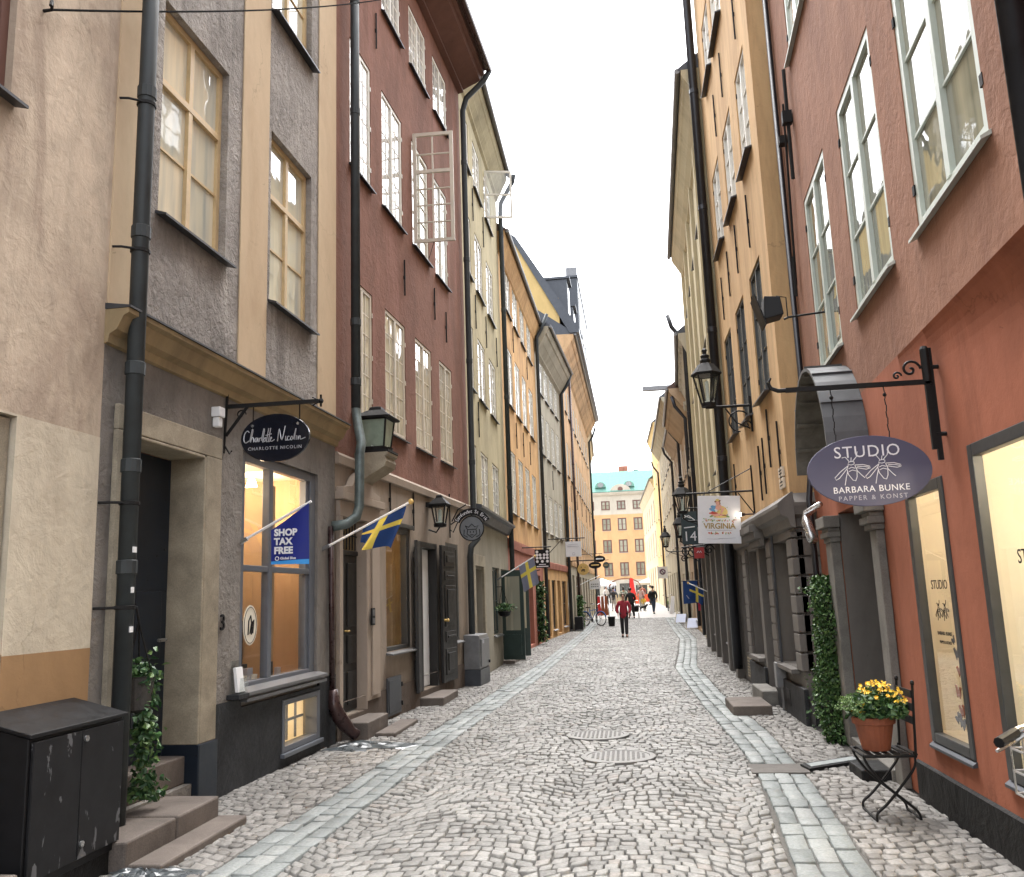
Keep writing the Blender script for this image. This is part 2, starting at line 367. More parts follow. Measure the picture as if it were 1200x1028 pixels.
M['joint'] = plain('dark_joint_sand',(.075,.07,.063),.95,0,.35,25.,.5)
M['paving'] = plain('pale_square_paving',(.3,.29,.275),.7,0,.12,1.5)
# ================================================================== the street floor
LW = ([-6,3,5.95,10.35,17.4,23.4,32.3,40,62,90],[-3.8,-3.70,-3.63,-3.48,-3.06,-3.1,-3.0,-2.63,-2.44,-2.3])
RW = ([-6,3.5,7.35,11,16.65,27,34,42,50,70,90],[2.12,2.12,2.12,2.04,2.04,2.35,2.75,2.95,3.05,3.1,3.1])
BLr = ([-6,3,5.4,8.5,11,17.7,28.7,40,60],[-2.25,-2.22,-2.19,-2.13,-2.07,-1.83,-1.71,-1.62,-1.55])
BLl = ([-6,3,6.1,7.4,9.1,13.7,21.4,34.8,60],[-2.68,-2.66,-2.62,-2.57,-2.55,-2.42,-2.2,-2.08,-1.98])
BRl = ([-6,3,5.46,6.8,8.3,9.5,13,19.5,24,31,37,60],[.75,.8,.86,.96,1.05,1.06,.98,.92,1.25,1.68,1.8,2.2])
BRr = ([-6,3,5.5,6.7,8.1,10.45,14.7,19.8,25,30.8,37,60],[1.17,1.22,1.29,1.37,1.44,1.5,1.38,1.4,1.8,2.22,2.36,2.75])
ip = lambda T,y: float(np.interp(y,T[0],T[1]))
HOLES = [(-.18,9.22,.37),(-.43,10.6,.36)]
rng = np.random.default_rng(5)
def stones(name, items, mat, bevel, crown, kind_label):
    """items: list of 4 corner (x,y) arrays; every stone is a low pillow of its own"""
    q = np.array(items); n = len(q)
    c = q.mean(1, keepdims=True); h = rng.normal(0, .0035, n)[:,None]
    tilt = rng.normal(0,.0028,(n,4)) 
    def ring(k, z, tl=0.):
        d = q-c; ln = np.linalg.norm(d,axis=2,keepdims=True); r = c + d*(1-np.minimum(k/ln,.45)); 
        zz = np.interp(r[...,1],[-6,40,88,999],[0,0,.6,.6]) + z + h + tilt*tl
        return np.dstack([r, zz])
    R0 = ring(0,-.04); R1 = ring(bevel*.25,.0,.6); R2 = ring(bevel*1.15,crown*.72,1.); 
    ctr = np.concatenate([c, (R2[...,2:].mean(1,keepdims=True)+crown*.3)], axis=2)
    V = np.concatenate([R0,R1,R2,ctr],axis=1).reshape(-1,3)
    base = (np.arange(n)*13)[:,None,None]
    F4 = np.array([[a+i,a+(i+1)%4,b+(i+1)%4,b+i] for a,b in ((0,4),(4,8)) for i in range(4)])[None]
    F3 = np.array([[8+i,8+(i+1)%4,12] for i in range(4)])[None]
    f4 = (F4+base).reshape(-1,4); f3 = (F3+base).reshape(-1,3)
    me = bpy.data.meshes.new(name); nv=len(V); nl=f4.size+f3.size
    me.vertices.add(nv); me.vertices.foreach_set('co', V.ravel()); me.loops.add(nl); me.polygons.add(len(f4)+len(f3))
    me.loops.foreach_set('vertex_index', np.concatenate([f4.ravel(),f3.ravel()]).astype(np.int32))
    st = np.concatenate([np.arange(len(f4))*4, len(f4)*4+np.arange(len(f3))*3]).astype(np.int32); me.polygons.foreach_set('loop_start', st)
    me.update(calc_edges=True); me.validate(); me.materials.append(mat); me.polygons.foreach_set('use_smooth',[True]*len(me.polygons))
    o = bpy.data.objects.new(name, me); COL.objects.link(o); o['kind'] = 'structure'; return o
def field(L, R, y0, y1, w, d, arc, gap=.009, jit=.012, holes=()):
    out = []; y = y0; r = 0
    while y < y1:
        dd = d*rng.uniform(.9,1.1); x0 = ip(L,y)+.004; x1 = ip(R,y)-.004
        x = x0 - (w*.5 if r%2 else 0) + rng.uniform(-.03,.03)
        while x < x1-.02:
            ww = w*rng.uniform(.78,1.22); a = max(x,x0); b = min(x+ww,x1)
            if b-a > .035:
                cx = (a+b)/2
                A,B = arc(a,y),arc(b,y)
                if not any((cx-hx)**2+(y+dd/2+arc(cx,y)-hy)**2 < (hr+.035)**2 for hx,hy,hr in holes):
                    g = gap*rng.uniform(.6,1.5)/2; j = rng.uniform(-jit,jit,(4,2))
                    k = np.array([[a+g,y+A+g],[b-g,y+B+g],[b-g,y+dd+B-g],[a+g,y+dd+A-g]])
                    for i in (0,3):
                        if a == x0: j[i,0] = abs(j[i,0])*.4
                    for i in (1,2):
                        if b == x1: j[i,0] = -abs(j[i,0])*.4
                    out.append(k+j)
            x += ww
        y += dd; r += 1
    return out
def arc_road(x, y):
    P = 1.28; u = ((x+.55+.22*math.sin(y*.45))/P) % 1.0
    return .24*(1-(2*u-1)**2) + .04*math.sin(x*3.1+y*1.7) + .03*math.sin(y*2.9-x*5)
def arc_walk(x, y): return .12*math.sin(x*2.2+y*.6) + .04*math.sin(x*6+y*1.3)
def band(L, R, y0, y1, rows, skip=()):
    out = []
    for k in range(rows):
        y = y0 + rng.uniform(0,.2)
        while y < y1:
            l = rng.uniform(.17,.36); g = .006
            def X(t,yy): return ip(L,yy)*(1-t)+ip(R,yy)*t
            a,b = k/rows,(k+1)/rows
            if not any(s0 < y+l/2 < s1 for s0,s1 in skip):
                j = rng.uniform(-.009,.009,(4,2))
                out.append(np.array([[X(a,y)+g,y+g],[X(b,y)-g,y+g],[X(b,y+l)-g,y+l-g],[X(a,y+l)+g,y+l-g]])+j)
            y += l
    return out
stones('road', field(BLr,BRl,2.6,52,.097,.101,arc_road,.009,.0065,HOLES), M['sett'], .009, .005, '')
stones('pavement', field(LW,BLl,3.6,52,.1,.107,arc_walk,.011,.008), M['settw'], .010, .0065, '')
stones('pavement', field(BRr,RW,2.8,52,.098,.105,arc_walk,.011,.008), M['settw'], .010, .0065, '')
stones('gutter_slabs', band(BLl,BLr,2.6,52,3), M['slab'], .008, .006, '')
stones('gutter_slabs', band(BRl,BRr,2.6,52,3,[(8.28,8.72)]), M['slab'], .008, .006, '')
# ground sheet under the stones, reaching the horizon
g = MB(); xs = [-300,-40,-8,8,40,300]; ys = [-60,-6,40,52,88,140,700]
for i in range(len(xs)):
    for yy in ys: g.v.append((xs[i],yy,zg(yy)-.021))
for i in range(len(xs)-1):
    for k in range(len(ys)-1):
        a = i*len(ys)+k; g.f.append((a,a+len(ys),a+len(ys)+1,a+1)); g.m.append(0)
obj('ground', g, M['joint'], kind='structure')
g = MB(); g.quad((-3,51.8,zg(51.8)-.012),(3.2,51.8,zg(51.8)-.012),(3.2,88,.589),(-3,88,.589)); g.quad((-60,88,.589),(60,88,.589),(60,140,.589),(-60,140,.589))
obj('square', g, M['paving'], kind='structure')
# ================================================================== house kit
def wall_mb(fr, s0, s1, z0, z1, ops=(), depth=.14, n=0., mb=None, m=0):
    """one facade skin with real openings: ops = (s0,s1,z0,z1[,depth])"""
    mb = mb or MB()
    S = sorted({s0,s1,*[min(max(o[i],s0),s1) for o in ops for i in (0,1)]}); Z = sorted({z0,z1,*[min(max(o[i],z0),z1) for o in ops for i in (2,3)]})
    idx = {}
    for a in S:
        for b in Z: idx[a,b] = len(mb.v); mb.v.append(tuple(fr.pt(a,b,n)))
    for i in range(len(S)-1):
        for k in range(len(Z)-1):
            ca,cb = (S[i]+S[i+1])/2,(Z[k]+Z[k+1])/2
            if any(o[0]<ca<o[1] and o[2]<cb<o[3] for o in ops): continue
            mb.f.append((idx[S[i],Z[k]],idx[S[i+1],Z[k]],idx[S[i+1],Z[k+1]],idx[S[i],Z[k+1]])); mb.m.append(m)
    for o in ops:
        a,b,c,d = o[:4]; dp = o[4] if len(o)>4 else depth
        P = lambda s,z,k: fr.pt(s,z,n-k)
        for (p,q) in (((a,c),(a,d)),((b,c),(b,d)),((a,d),(b,d)),((a,c),(b,c))):
            mb.quad(P(*p,0),P(*q,0),P(*q,dp),P(*p,dp),m)
    return mb
def shell_mb(fr, s0, s1, z0, z1, deep=8., mb=None, m=0):
    """ends and back of a house behind its facade"""
    mb = mb or MB(); P = fr.pt
    mb.quad(P(s0,z0,0),P(s0,z1,0),P(s0,z1,-deep),P(s0,z0,-deep),m); mb.quad(P(s1,z0,0),P(s1,z1,0),P(s1,z1,-deep),P(s1,z0,-deep),m)
    mb.quad(P(s0,z0,-deep),P(s1,z0,-deep),P(s1,z1,-deep),P(s0,z1,-deep),m); return mb
def window(house, fr, s0, s1, z0, z1, cols=4, rows=6, fm='white', pm='p_cur', rec=.03, fw=.06, bar=.02, mid=True, transom=None, sill='sheet', n=0., label=None, sproj=.07, bd=.03, hinges=False):
    """casement window with frame, bars, panes (jittered a little like old glass) and a metal sill"""
    f = MB(); e = .002; a0,a1,b0,b1 = s0+e,s1-e,z0+e,z1-e; nf = n-rec; nb = nf-.06
    f.box(fr,a0,a0+fw,b0,b1,nb,nf); f.box(fr,a1-fw,a1,b0,b1,nb,nf); f.box(fr,a0+fw,a1-fw,b0,b0+fw,nb,nf); f.box(fr,a0+fw,a1-fw,b1-fw,b1,nb,nf)
    xs = [a0+fw + (a1-a0-2*fw)*i/cols for i in range(cols+1)]; zs = [b0+fw+(b1-b0-2*fw)*i/rows for i in range(rows+1)]
    if mid:
        c = (a0+a1)/2; f.box(fr,c-fw*.55,c+fw*.55,b0+fw,b1-fw,nb+.004,nf+.006)
    for i in range(1,cols):
        if mid and abs(xs[i]-(a0+a1)/2) < .01: continue
        f.box(fr,xs[i]-bar/2,xs[i]+bar/2,b0+fw,b1-fw,nb+.012,nf-.012)
    if transom:
        t = b0+(b1-b0)*transom; f.box(fr,a0+fw,a1-fw,t-fw*.5,t+fw*.5,nb+.002,nf+.01); lo = [b0+fw+(t-b0-fw)*i/(rows-1) for i in range(rows)]; zs = lo+[b1-fw]; 
    for k in range(1,rows):
        if transom and k == rows-1: continue
        f.box(fr,a0+fw,a1-fw,zs[k]-bar/2,zs[k]+bar/2,nb+.014,nf-.014)
    if hinges:
        for t in (.16,.84 if rows<4 else .5,.84):
            for s in (a0,a1): f.box(fr,s-.022,s+.022,b0+(b1-b0)*t-.035,b0+(b1-b0)*t+.035,nf-.003,nf+.012,1)
    w = obj('window', f, [M[fm], M['iron'] if hinges=='dark' else M[fm]], house, label=label)
    g = MB(); np_ = nf-bd
    for i in range(cols):
        for k in range(rows):
            j = [random.uniform(-.0016,.0016) for _ in range(4)]
            g.quad(fr.pt(xs[i],zs[k],np_+j[0]),fr.pt(xs[i+1],zs[k],np_+j[1]),fr.pt(xs[i+1],zs[k+1],np_+j[2]),fr.pt(xs[i],zs[k+1],np_+j[3]))
    obj('pane', g, M[pm], w, recalc=False)
    if sill:
        q = MB(); q.hexa([fr.pt(s0-.04,z0-.03,n+.002),fr.pt(s1+.04,z0-.03,n+.002),fr.pt(s1+.04,z0-.055,n+sproj),fr.pt(s0-.04,z0-.055,n+sproj),fr.pt(s0-.04,z0-.002,n+.002),fr.pt(s1+.04,z0-.002,n+.002),fr.pt(s1+.04,z0-.035,n+sproj),fr.pt(s0-.04,z0-.035,n+sproj)])
        obj('sill', q, M[sill], w)
    return w
def house(name, label, fr, group):
    return thing(name, label, 'house', tuple(fr.pt(fr.L/2, zg(fr.pt(fr.L/2,0).y), 0)), group)
def eave(h, fr, s0, s1, ztop, over, rise, rmat, cmat, run=5., steps=3, pitch=.75, gut=True):
    """moulded eaves under a pitched roof, with a half-round gutter"""
    pr = [(0.003,ztop-.45)]
    for i in range(steps):
        a = over*(i+.6)/steps; b = ztop-.45+(.45+rise-.12)*(i+.5)/steps
        pr += [(a*.9,b-.04),(a,b)]
    pr += [(over,ztop+rise-.1),(over,ztop+rise),(-.2,ztop+rise+.02),(-.2,ztop-.45)]
    obj('cornice', MB().prism(fr,pr,s0,s1), M[cmat], h)
    y = ztop+rise
    obj('roof', MB().prism(fr,[(over+.06,y+.004),(over+.06,y+.05),(-run,y+.05+(run+over)*pitch),(-run*2,y+.05),(-run*2,y+.004)],s0+.01,s1-.01), M[rmat], h)
    if gut:
        g = MB(); g.tube([fr.pt(s0+.02,y+.0,over+.075),fr.pt(s1-.02,y+.0,over+.075)],.06,8); obj('gutter', g, M['sheetlight'], h)
def anchors(h, fr, pts, ln=.75, lean=.0):
    for s,z in pts:
        a = MB(); a.tube([fr.pt(s-lean,z-ln/2,.022),fr.pt(s+lean,z+ln/2,.022)],.013,6); a.box(fr,s-.012,s+.012,z-.03,z+.03,.004,.035)
        obj('wall_anchor', a, M['iron'], h)
def drainpipe(label, fr, s, z0, z1, n=.12, r=.055, mat='pipe', path=None, joints=(), straps=(), lm=None, group='drainpipes between the houses', name='drainpipe'):
    """rain pipe in lengths with collars and wall straps"""
    t = thing(name, label, 'drainpipe', tuple(fr.pt(s,z0,n)), group)
    pth = path or [fr.pt(s,z0,n),fr.pt(s,z1,n)]
    obj('pipe', MB().tube(pth, r, 12), M[mat], t, smooth=True)
    for z in joints:
        c = MB(); c.lathe(fr.pt(s,z,n),[(r+.001,-.05),(r+.009,-.045),(r+.009,.045),(r+.001,.05)],12); obj('collar', c, M[mat], t)
    for z in straps:
        c = MB(); c.lathe(fr.pt(s,z,n),[(r+.002,-.015),(r+.01,-.012),(r+.01,.012),(r+.002,.015)],12); c.tube([fr.pt(s-.14,z,.0),fr.pt(s-.12,z,n*.5),fr.pt(s-r,z,n)],.01,6); obj('strap', c, M['iron'], t)
    return t
def leaf_mb(pts, size, mb=None, droop=.3, m=0):
    mb = mb or MB()
    for p in pts:
        p = Vector(p); s = size*random.uniform(.6,1.35)
        a = random.uniform(0,6.283); e = random.uniform(-.9,.7)
        u = Vector((math.cos(a)*math.cos(e),math.sin(a)*math.cos(e),math.sin(e)-droop)).normalized()
        w = u.cross(Vector((random.gauss(0,1),random.gauss(0,1),random.gauss(0,1)))).normalized(); k = u.cross(w)*s*.16
        mb.add([p,p+u*s*.45+w*s*.4+k,p+u*s,p+u*s*.45-w*s*.4+k],[(0,1,2),(0,2,3)],m)
    return mb
# ================================================================== left side of the street
GL = 'townhouses along the left side of the street'; GR = 'townhouses along the right side of the street'
A = Fr((-3.70,3.0),(-3.63,5.95)); B = Fr((-3.63,5.95),(-3.48,10.35)); C = Fr((-3.48,10.35),(-3.06,17.4)); D = Fr((-3.06,17.4),(-3.1,23.4))
E_ = Fr((-3.1,23.4),(-3.0,32.3)); F_ = Fr((-3.0,32.3),(-2.63,40)); G_ = Fr((-2.45,40),(-2.2,62)); H_ = Fr((-2.3,62.1),(-2.6,76))

# ---- A: beige house at the picture's left edge
h = house('townhouse','beige townhouse at the left edge, patchy plaster over a brown painted band',A,GL)
SA = 2.70
obj('wall', shell_mb(A,-5,SA-.01,0,12,8,wall_mb(A,-5,SA,2.81,12,[(.45,1.62,4.78,6.7)],.16)), M['a_up'], h)
obj('lower_wall', wall_mb(A,-5,SA,1.36,2.81,[(.85,1.86,.3,2.795)],.22,.004), M['a_low'], h)
obj('painted_band', wall_mb(A,-5,SA,.6,1.36,[(.85,1.86,.3,1.37)],.22,.005), M['a_band'], h)
obj('plinth', wall_mb(A,-5,SA,-.05,.6,[(.85,1.86,.3,.61)],.22,.03), M['blackplinth'], h)
window(h,A,.45,1.62,4.78,6.7,2,3,'brownframe','p_grey',.05,.07,transom=.66,sproj=.1)
d = MB(); 
for a,b,c,e in ((.87,.95,.3,2.78),(1.76,1.84,.3,2.78),(.95,1.76,2.68,2.78)): d.box(A,a,b,c,e,-.2,-.03)
for a,b in ((1.70,1.76),): d.box(A,a,b,.3,2.68,-.2,-.07)
dd = obj('door', d.box(A,.95,1.70,.3,2.68,-.2,-.13), M['surround'], h)
obj('handle', MB().tube([A.pt(1.62,1.3,-.13),A.pt(1.62,1.3,-.07),A.pt(1.5,1.3,-.07)],.012,6), M['iron'], dd)
obj('roof', MB().prism(A,[(.3,12),(.3,12.1),(-6,15),(-8,12)],-5,SA), M['tile'], h)

# ---- B: grey roughcast house with cream pilasters
h = house('townhouse','grey roughcast townhouse with cream pilasters and warmly lit shop window, next to the beige house',B,GL)
wins = [(.36,1.5,4.79,6.73),(2.47,3.6,4.75,6.68),(.38,1.5,8.12,10.1),(2.45,3.58,8.12,10.1)]
obj('wall', shell_mb(B,-.24,4.39,3.8,11.5,8,wall_mb(B,-.25,4.40,3.8,11.5,wins,.12)), M['b_panel'], h)
for a,b in ((-.25,.19),(1.78,2.385),(3.8,4.40)): obj('pilaster', MB().box(B,a,b,3.805,11.4,.002,.014), M['b_pil'], h)
for w in wins: window(h,B,*w,2,3,'tan','p_pale',.07,.06,.022,transom=.64,sproj=.1)
obj('roof', MB().prism(B,[(.4,11.5),(.4,11.6),(-6,15),(-8,11.5)],-.24,4.39), M['tile'], h)
low = [(.05,1.19,.2,2.9,.31),(1.95,3.85,.82,3.08,.2),(2.85,3.85,.14,.66,.16)]
obj('lower_wall', wall_mb(B,-.25,4.40,0,3.56,low,.2), M['b_low'], h)
obj('cornice', MB().prism(B,[(.002,3.5),(.03,3.51),(.045,3.57),(.1,3.6),(.13,3.66),(.15,3.7),(.19,3.72),(.19,3.755),(.002,3.755)],-.26,4.42), M['b_corn'], h)
obj('cornice_flashing', MB().prism(B,[(.002,3.757),(.205,3.757),(.205,3.772),(.002,3.803)],-.265,4.425), M['sheet'], h)
obj('plinth', wall_mb(B,1.47,4.36,-.05,.78,[(2.85,3.85,.14,.66,.03),(1.95,3.85,.7,.79,.03)],.03,.03,), M['plinth'], h)
s = MB(); s.box(B,-.1,.05,.17,2.9,.002,.045); s.box(B,1.19,1.46,.5,2.9,.002,.045); s.box(B,-.1,1.46,2.9,3.09,.002,.045)
s.box(B,1.165,1.19,.5,2.885,-.28,.043); s.box(B,.05,.075,.2,2.885,-.28,.043); s.box(B,.075,1.165,2.87,2.897,-.28,.043)
obj('door_surround', s, M['surround'], h, bev=.008)
obj('surround_base', MB().box(B,1.16,1.475,.0,.5,-.28,.06), M['navy'], h, bev=.01); obj('surround_base', MB().box(B,-.11,.07,.0,.17,-.1,.06), M['navy'], h, bev=.01)
d = MB(); d.box(B,.08,1.16,.42,2.865,-.305,-.27)
for c,e in ((.6,1.1),(1.2,1.75)):
    for a,b in ((.18,.56),(.68,1.06)): d.box(B,a,b,c,e,-.27,-.255)
dd = obj('door', d, M['navy'], h, bev=.006)
q = MB(); q.box(B,.2,.55,1.95,2.5,-.27,-.262); obj('pane', q, M['p_cur'], dd)
q = MB(); q.tube([B.pt(.2,1.95,-.255),B.pt(.55,2.5,-.255)],.011,5); q.tube([B.pt(.55,1.95,-.255),B.pt(.2,2.5,-.255)],.011,5); obj('grille', q, M['iron'], dd)
obj('handle', MB().tube([B.pt(1.06,1.35,-.27),B.pt(1.06,1.35,-.21),B.pt(.95,1.35,-.21)],.013,6), M['silver'], dd)
obj('threshold', MB().box(B,.076,1.16,.2,.418,-.305,-.06), M['granite'], h, bev=.012)
# shop window
f = MB(); nf,nb = -.03,-.11
for a,b,c,e in ((1.955,2.07,.83,3.075),(3.70,3.845,.83,3.075),(2.07,3.70,.83,.9),(2.07,3.70,2.98,3.075),(2.62,2.71,.9,2.98)): f.box(B,a,b,c,e,nb,nf)
f.box(B,2.07,2.62,1.93,1.99,nb+.01,nf-.005); f.box(B,2.71,3.70,1.93,1.99,nb+.01,nf-.005); f.box(B,3.62,3.70,.9,2.98,nb-.02,nf-.02)
w = obj('shop_window', f, M['greyframe'], h, bev=.006)
obj('pane', MB().quad(B.pt(2.07,.9,-.07),B.pt(3.62,.9,-.07),B.pt(3.62,2.98,-.07),B.pt(2.07,2.98,-.07)), M['glass'], w)
q = MB(); q.prism(B,[(-.03,.75),(.1,.745),(.1,.775),(.07,.78),(.07,.8),(.11,.805),(.11,.83),(-.03,.86)],1.93,3.9); obj('sill', q, M['sheetlight'], w)
r = MB(); z0,z1 = .84,3.07; n1,n0 = -.12,-1.7
r.quad(B.pt(1.9,z0,n0),B.pt(4.1,z0,n0),B.pt(4.1,z1,n0),B.pt(1.9,z1,n0),0); r.quad(B.pt(1.9,z0,n0),B.pt(1.9,z0,n1),B.pt(1.9,z1,n1),B.pt(1.9,z1,n0),0)
r.quad(B.pt(4.1,z0,n0),B.pt(4.1,z0,n1),B.pt(4.1,z1,n1),B.pt(4.1,z1,n0),1); r.quad(B.pt(1.9,z0,n0),B.pt(4.1,z0,n0),B.pt(4.1,z0,n1),B.pt(1.9,z0,n1),0); r.quad(B.pt(1.9,z1,n0),B.pt(4.1,z1,n0),B.pt(4.1,z1,n1),B.pt(1.9,z1,n1),2)
for z in (1.5,2.1,2.6): r.box(B,2.2,4.0,z,z+.04,n0+.01,n0+.35,0)
r.box(B,2.9,2.95,z0,z1,n0+.01,n0+.4,0); r.box(B,3.3,3.36,z0,2.9,-.9,-.3,1); r.box(B,2.4,2.5,z0,2.9,-1.2,-.6,0)
obj('shop_interior', r, [M['interior'],M['orangewall'],M['shopcream']], h)
l = MB()
for s_ in (2.3,2.9,3.6): l.lathe(B.pt(s_,2.93,-.7),[(.04,.1),(.07,0),(.05,-.02)],10)
obj('ceiling_lamp', l, M['lampglow'], h)
# low cellar window
f = MB()
for a,b,c,e in ((2.853,2.91,.145,.655),(3.76,3.847,.145,.655),(2.91,3.76,.145,.2),(2.91,3.76,.6,.655)): f.box(B,a,b,c,e,-.1,.04)
f.box(B,2.82,3.88,.1,.14,.03,.075)
w = obj('cellar_window', f, M['greyframe'], h, bev=.004)
obj('pane', MB().quad(B.pt(2.91,.2,-.05),B.pt(3.76,.2,-.05),B.pt(3.76,.6,-.05),B.pt(2.91,.6,-.05)), M['glass'], w)
g = MB()
for s_ in (3.1,3.33,3.56): g.box(B,s_-.012,s_+.012,.2,.6,-.14,-.12)
g.box(B,2.91,3.76,.39,.415,-.14,-.118); obj('grille', g, M['greyframe'], w)
r = MB(); r.box(B,2.7,4.0,.05,.78,-1.0,-.98); r.box(B,2.7,2.72,.05,.78,-.98,-.15); r.box(B,3.98,4.0,.05,.78,-.98,-.15); r.box(B,2.72,3.98,.05,.07,-.98,-.15); r.box(B,2.72,3.98,.76,.78,-.98,-.15)
obj('cellar_interior', r, M['shopcream'], h)
obj('cellar_lamp', MB().ball(B.pt(3.2,.6,-.6),.05), M['lampglow'], h)
t = text_mb('3',.2,B.pt(1.6,1.46,.012),B.D,UP,t=.012); obj('house_number', t, M['iron'], h)

# ---- C: dark red house
h = house('townhouse','dark red townhouse with tall white many-paned windows and one sash standing open',C,GL)
r1 = [(.6,1.4),(1.96,2.95),(3.5,4.47),(5.0,5.9)]; r2 = [(.52,1.38),(1.88,2.9),(3.45,4.45),(4.9,5.8)]; r3 = [(.55,1.4),(1.93,2.88),(3.4,4.45),(4.94,5.96)]
ops = [(a,b,4.07,5.93) for a,b in r1]+[(a,b,7.55,9.48) for a,b in r2]+[(a,b,10.9,12.08) for a,b in r3]
obj('wall', shell_mb(C,.01,7.04,3.4,12.6,8,wall_mb(C,0,7.05,3.4,12.6,ops,.1)), M['c_up'], h)
for i,o in enumerate(ops): 
    if i == 6: continue
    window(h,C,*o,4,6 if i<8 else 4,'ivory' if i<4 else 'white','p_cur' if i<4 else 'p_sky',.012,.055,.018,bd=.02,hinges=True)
# third window of the middle row: one casement swung out over the street
o = ops[6]; f = MB(); 
for a,b,c,e in ((o[0]+.002,o[0]+.06,o[2]+.002,o[3]-.002),(o[1]-.06,o[1]-.002,o[2]+.002,o[3]-.002),(o[0]+.06,o[1]-.06,o[2]+.002,o[2]+.06),(o[0]+.06,o[1]-.06,o[3]-.06,o[3]-.002)): f.box(C,a,b,c,e,-.07,-.012)
for k in range(1,6): f.box(C,o[0]+.06,o[1]-.06,o[2]+.06+k*.302-.009,o[2]+.06+k*.302+.009,-.06,-.024)
f.box(C,o[0]+.48,o[0]+.52,o[2]+.06,o[3]-.06,-.066,-.01)
w = obj('window', f, M['white'], h)
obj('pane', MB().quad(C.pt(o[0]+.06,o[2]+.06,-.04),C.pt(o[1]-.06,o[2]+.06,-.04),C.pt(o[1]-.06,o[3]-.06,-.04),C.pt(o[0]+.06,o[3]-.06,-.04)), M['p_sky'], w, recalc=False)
obj('sill', MB().prism(C,[(.002,o[2]-.03),(.08,o[2]-.055),(.08,o[2]-.035),(.002,o[2]-.003)],o[0]-.04,o[1]+.04), M['sheet'], w)
sw = Fr((C.pt(o[0]+.02,0,0).x,C.pt(o[0]+.02,0,0).y),(C.pt(o[0]+.08,0,.72).x,C.pt(o[0]+.08,0,.72).y)); L = sw.L; f = MB()
for a,b,c,e in ((.02,.08,o[2]+.02,o[3]+.1),(L-.06,L,o[2]+.02,o[3]+.1),(.08,L-.06,o[2]+.02,o[2]+.08),(.08,L-.06,o[3]+.04,o[3]+.1),(.08,L-.06,o[2]+1.28,o[2]+1.34)): f.box(sw,a,b,c,e,-.02,.02)
f.box(sw,L/2-.012,L/2+.012,o[2]+.08,o[3]+.04,-.012,.012)
for z in (.38,.69,.99,1.63): f.box(sw,.08,L-.06,o[2]+z-.01,o[2]+z+.01,-.013,.013)
q = obj('open_casement', f, M['ivory'], w)
obj('hook', MB().tube([sw.pt(L*.5,o[2]+.02,.0),C.pt(o[1]-.1,o[2]+.03,.01)],.006,5), M['iron'], w)
obj('casement_pane', MB().quad(sw.pt(.08,o[2]+.08),sw.pt(L-.06,o[2]+.08),sw.pt(L-.06,o[3]+.04),sw.pt(.08,o[3]+.04)), M['glass'], w)
c = MB().prism(C,[(.003,12.5),(.12,12.52),(.12,12.58),(.5,12.74),(.52,12.84),(.6,12.86),(.6,12.95),(-.2,12.97),(-.2,12.5)],0,7.06); obj('cornice', c, M['c_trim'] if False else plaster('red_brown_eaves',(.16,.085,.07),None,.1,.8,.2), h)
obj('roof', MB().prism(C,[(.66,12.955),(.66,13.0),(-5,17.2),(-9,13),(-9,12.955)],.01,7.05), M['tile'], h)
obj('gutter', MB().tube([C.pt(.02,12.93,.72),C.pt(7.04,12.93,.72)],.065,8), M['shoe'], h)
obj('string_course', MB().prism(C,[(.002,3.29),(.05,3.3),(.06,3.4),(.03,3.44),(.002,3.45)],0,7.05), M['c_trim'], h)
low = [(.13,1.0,.25,2.65,.13),(1.9,3.07,.9,2.68,.16),(3.5,4.5,.2,2.53,.34),(5.15,6.05,.86,2.6,.16)]
obj('lower_wall', wall_mb(C,0,7.05,0,3.3,low,.2), M['c_low'], h)
obj('plinth', wall_mb(C,0,7.05,-.05,.42,[(.1,1.05,.25,.43,.02),(3.45,4.55,.2,.43,.02)],.02,.035), plaster('rough_brown_plinth',(.13,.1,.08),None,.2,.9,.8,8.), h)
s = MB(); s.box(C,.02,.13,.35,2.65,.003,.06); s.box(C,1.0,1.5,.35,2.65,.003,.05); s.box(C,1.14,1.4,.4,2.55,.05,.075); s.box(C,.02,1.5,2.65,2.85,.003,.06); s.box(C,-.02,1.55,2.85,2.95,.003,.12)
s.plate(C.pt(.62,2.95,.06),C.D,UP,C.N,[(-.6,0),(.75,0),(.75,.06),(.5,.1),(.4,.22),(.2,.3),(-.05,.3),(-.2,.22),(-.3,.1),(-.6,.06)],.1)
s.box(C,.985,1.0,.25,2.64,-.1,.048)
obj('door_surround', s, M['c_trim'], h, bev=.008)
d = MB(); d.box(C,.133,.983,.27,2.2,-.125,-.09); d.box(C,.133,.983,2.2,2.26,-.125,-.07)
for a,b in ((.22,.52),(.62,.92)):
    for c_,e in ((.35,.75),(.85,1.2),(1.3,2.1)): d.box(C,a,b,c_,e,-.09,-.07)
dd = obj('door', d, M['wood'], h, bev=.008)
g = MB()
for k in range(8): g.tube([C.pt(.22+k*.1,2.27,-.09),C.pt(.22+k*.1,2.64,-.09)],.009,5)
g.tube([C.pt(.18,2.45,-.09),C.pt(.98,2.45,-.09)],.009,5); obj('fanlight_grille', g, M['iron'], dd)
obj('handle', MB().tube([C.pt(.56,1.25,-.09),C.pt(.56,1.25,-.03),C.pt(.5,1.25,-.03)],.012,6), M['gold'], dd)
q = MB(); q.box(C,1.05,1.17,1.3,1.52,.076,.095); ic = obj('intercom', q, M['black'], h); q = MB(); q.box(C,1.07,1.15,1.42,1.5,.095,.099); q.box(C,1.07,1.15,1.32,1.39,.095,.099); obj('button_panel', q, M['sheetlight'], ic)
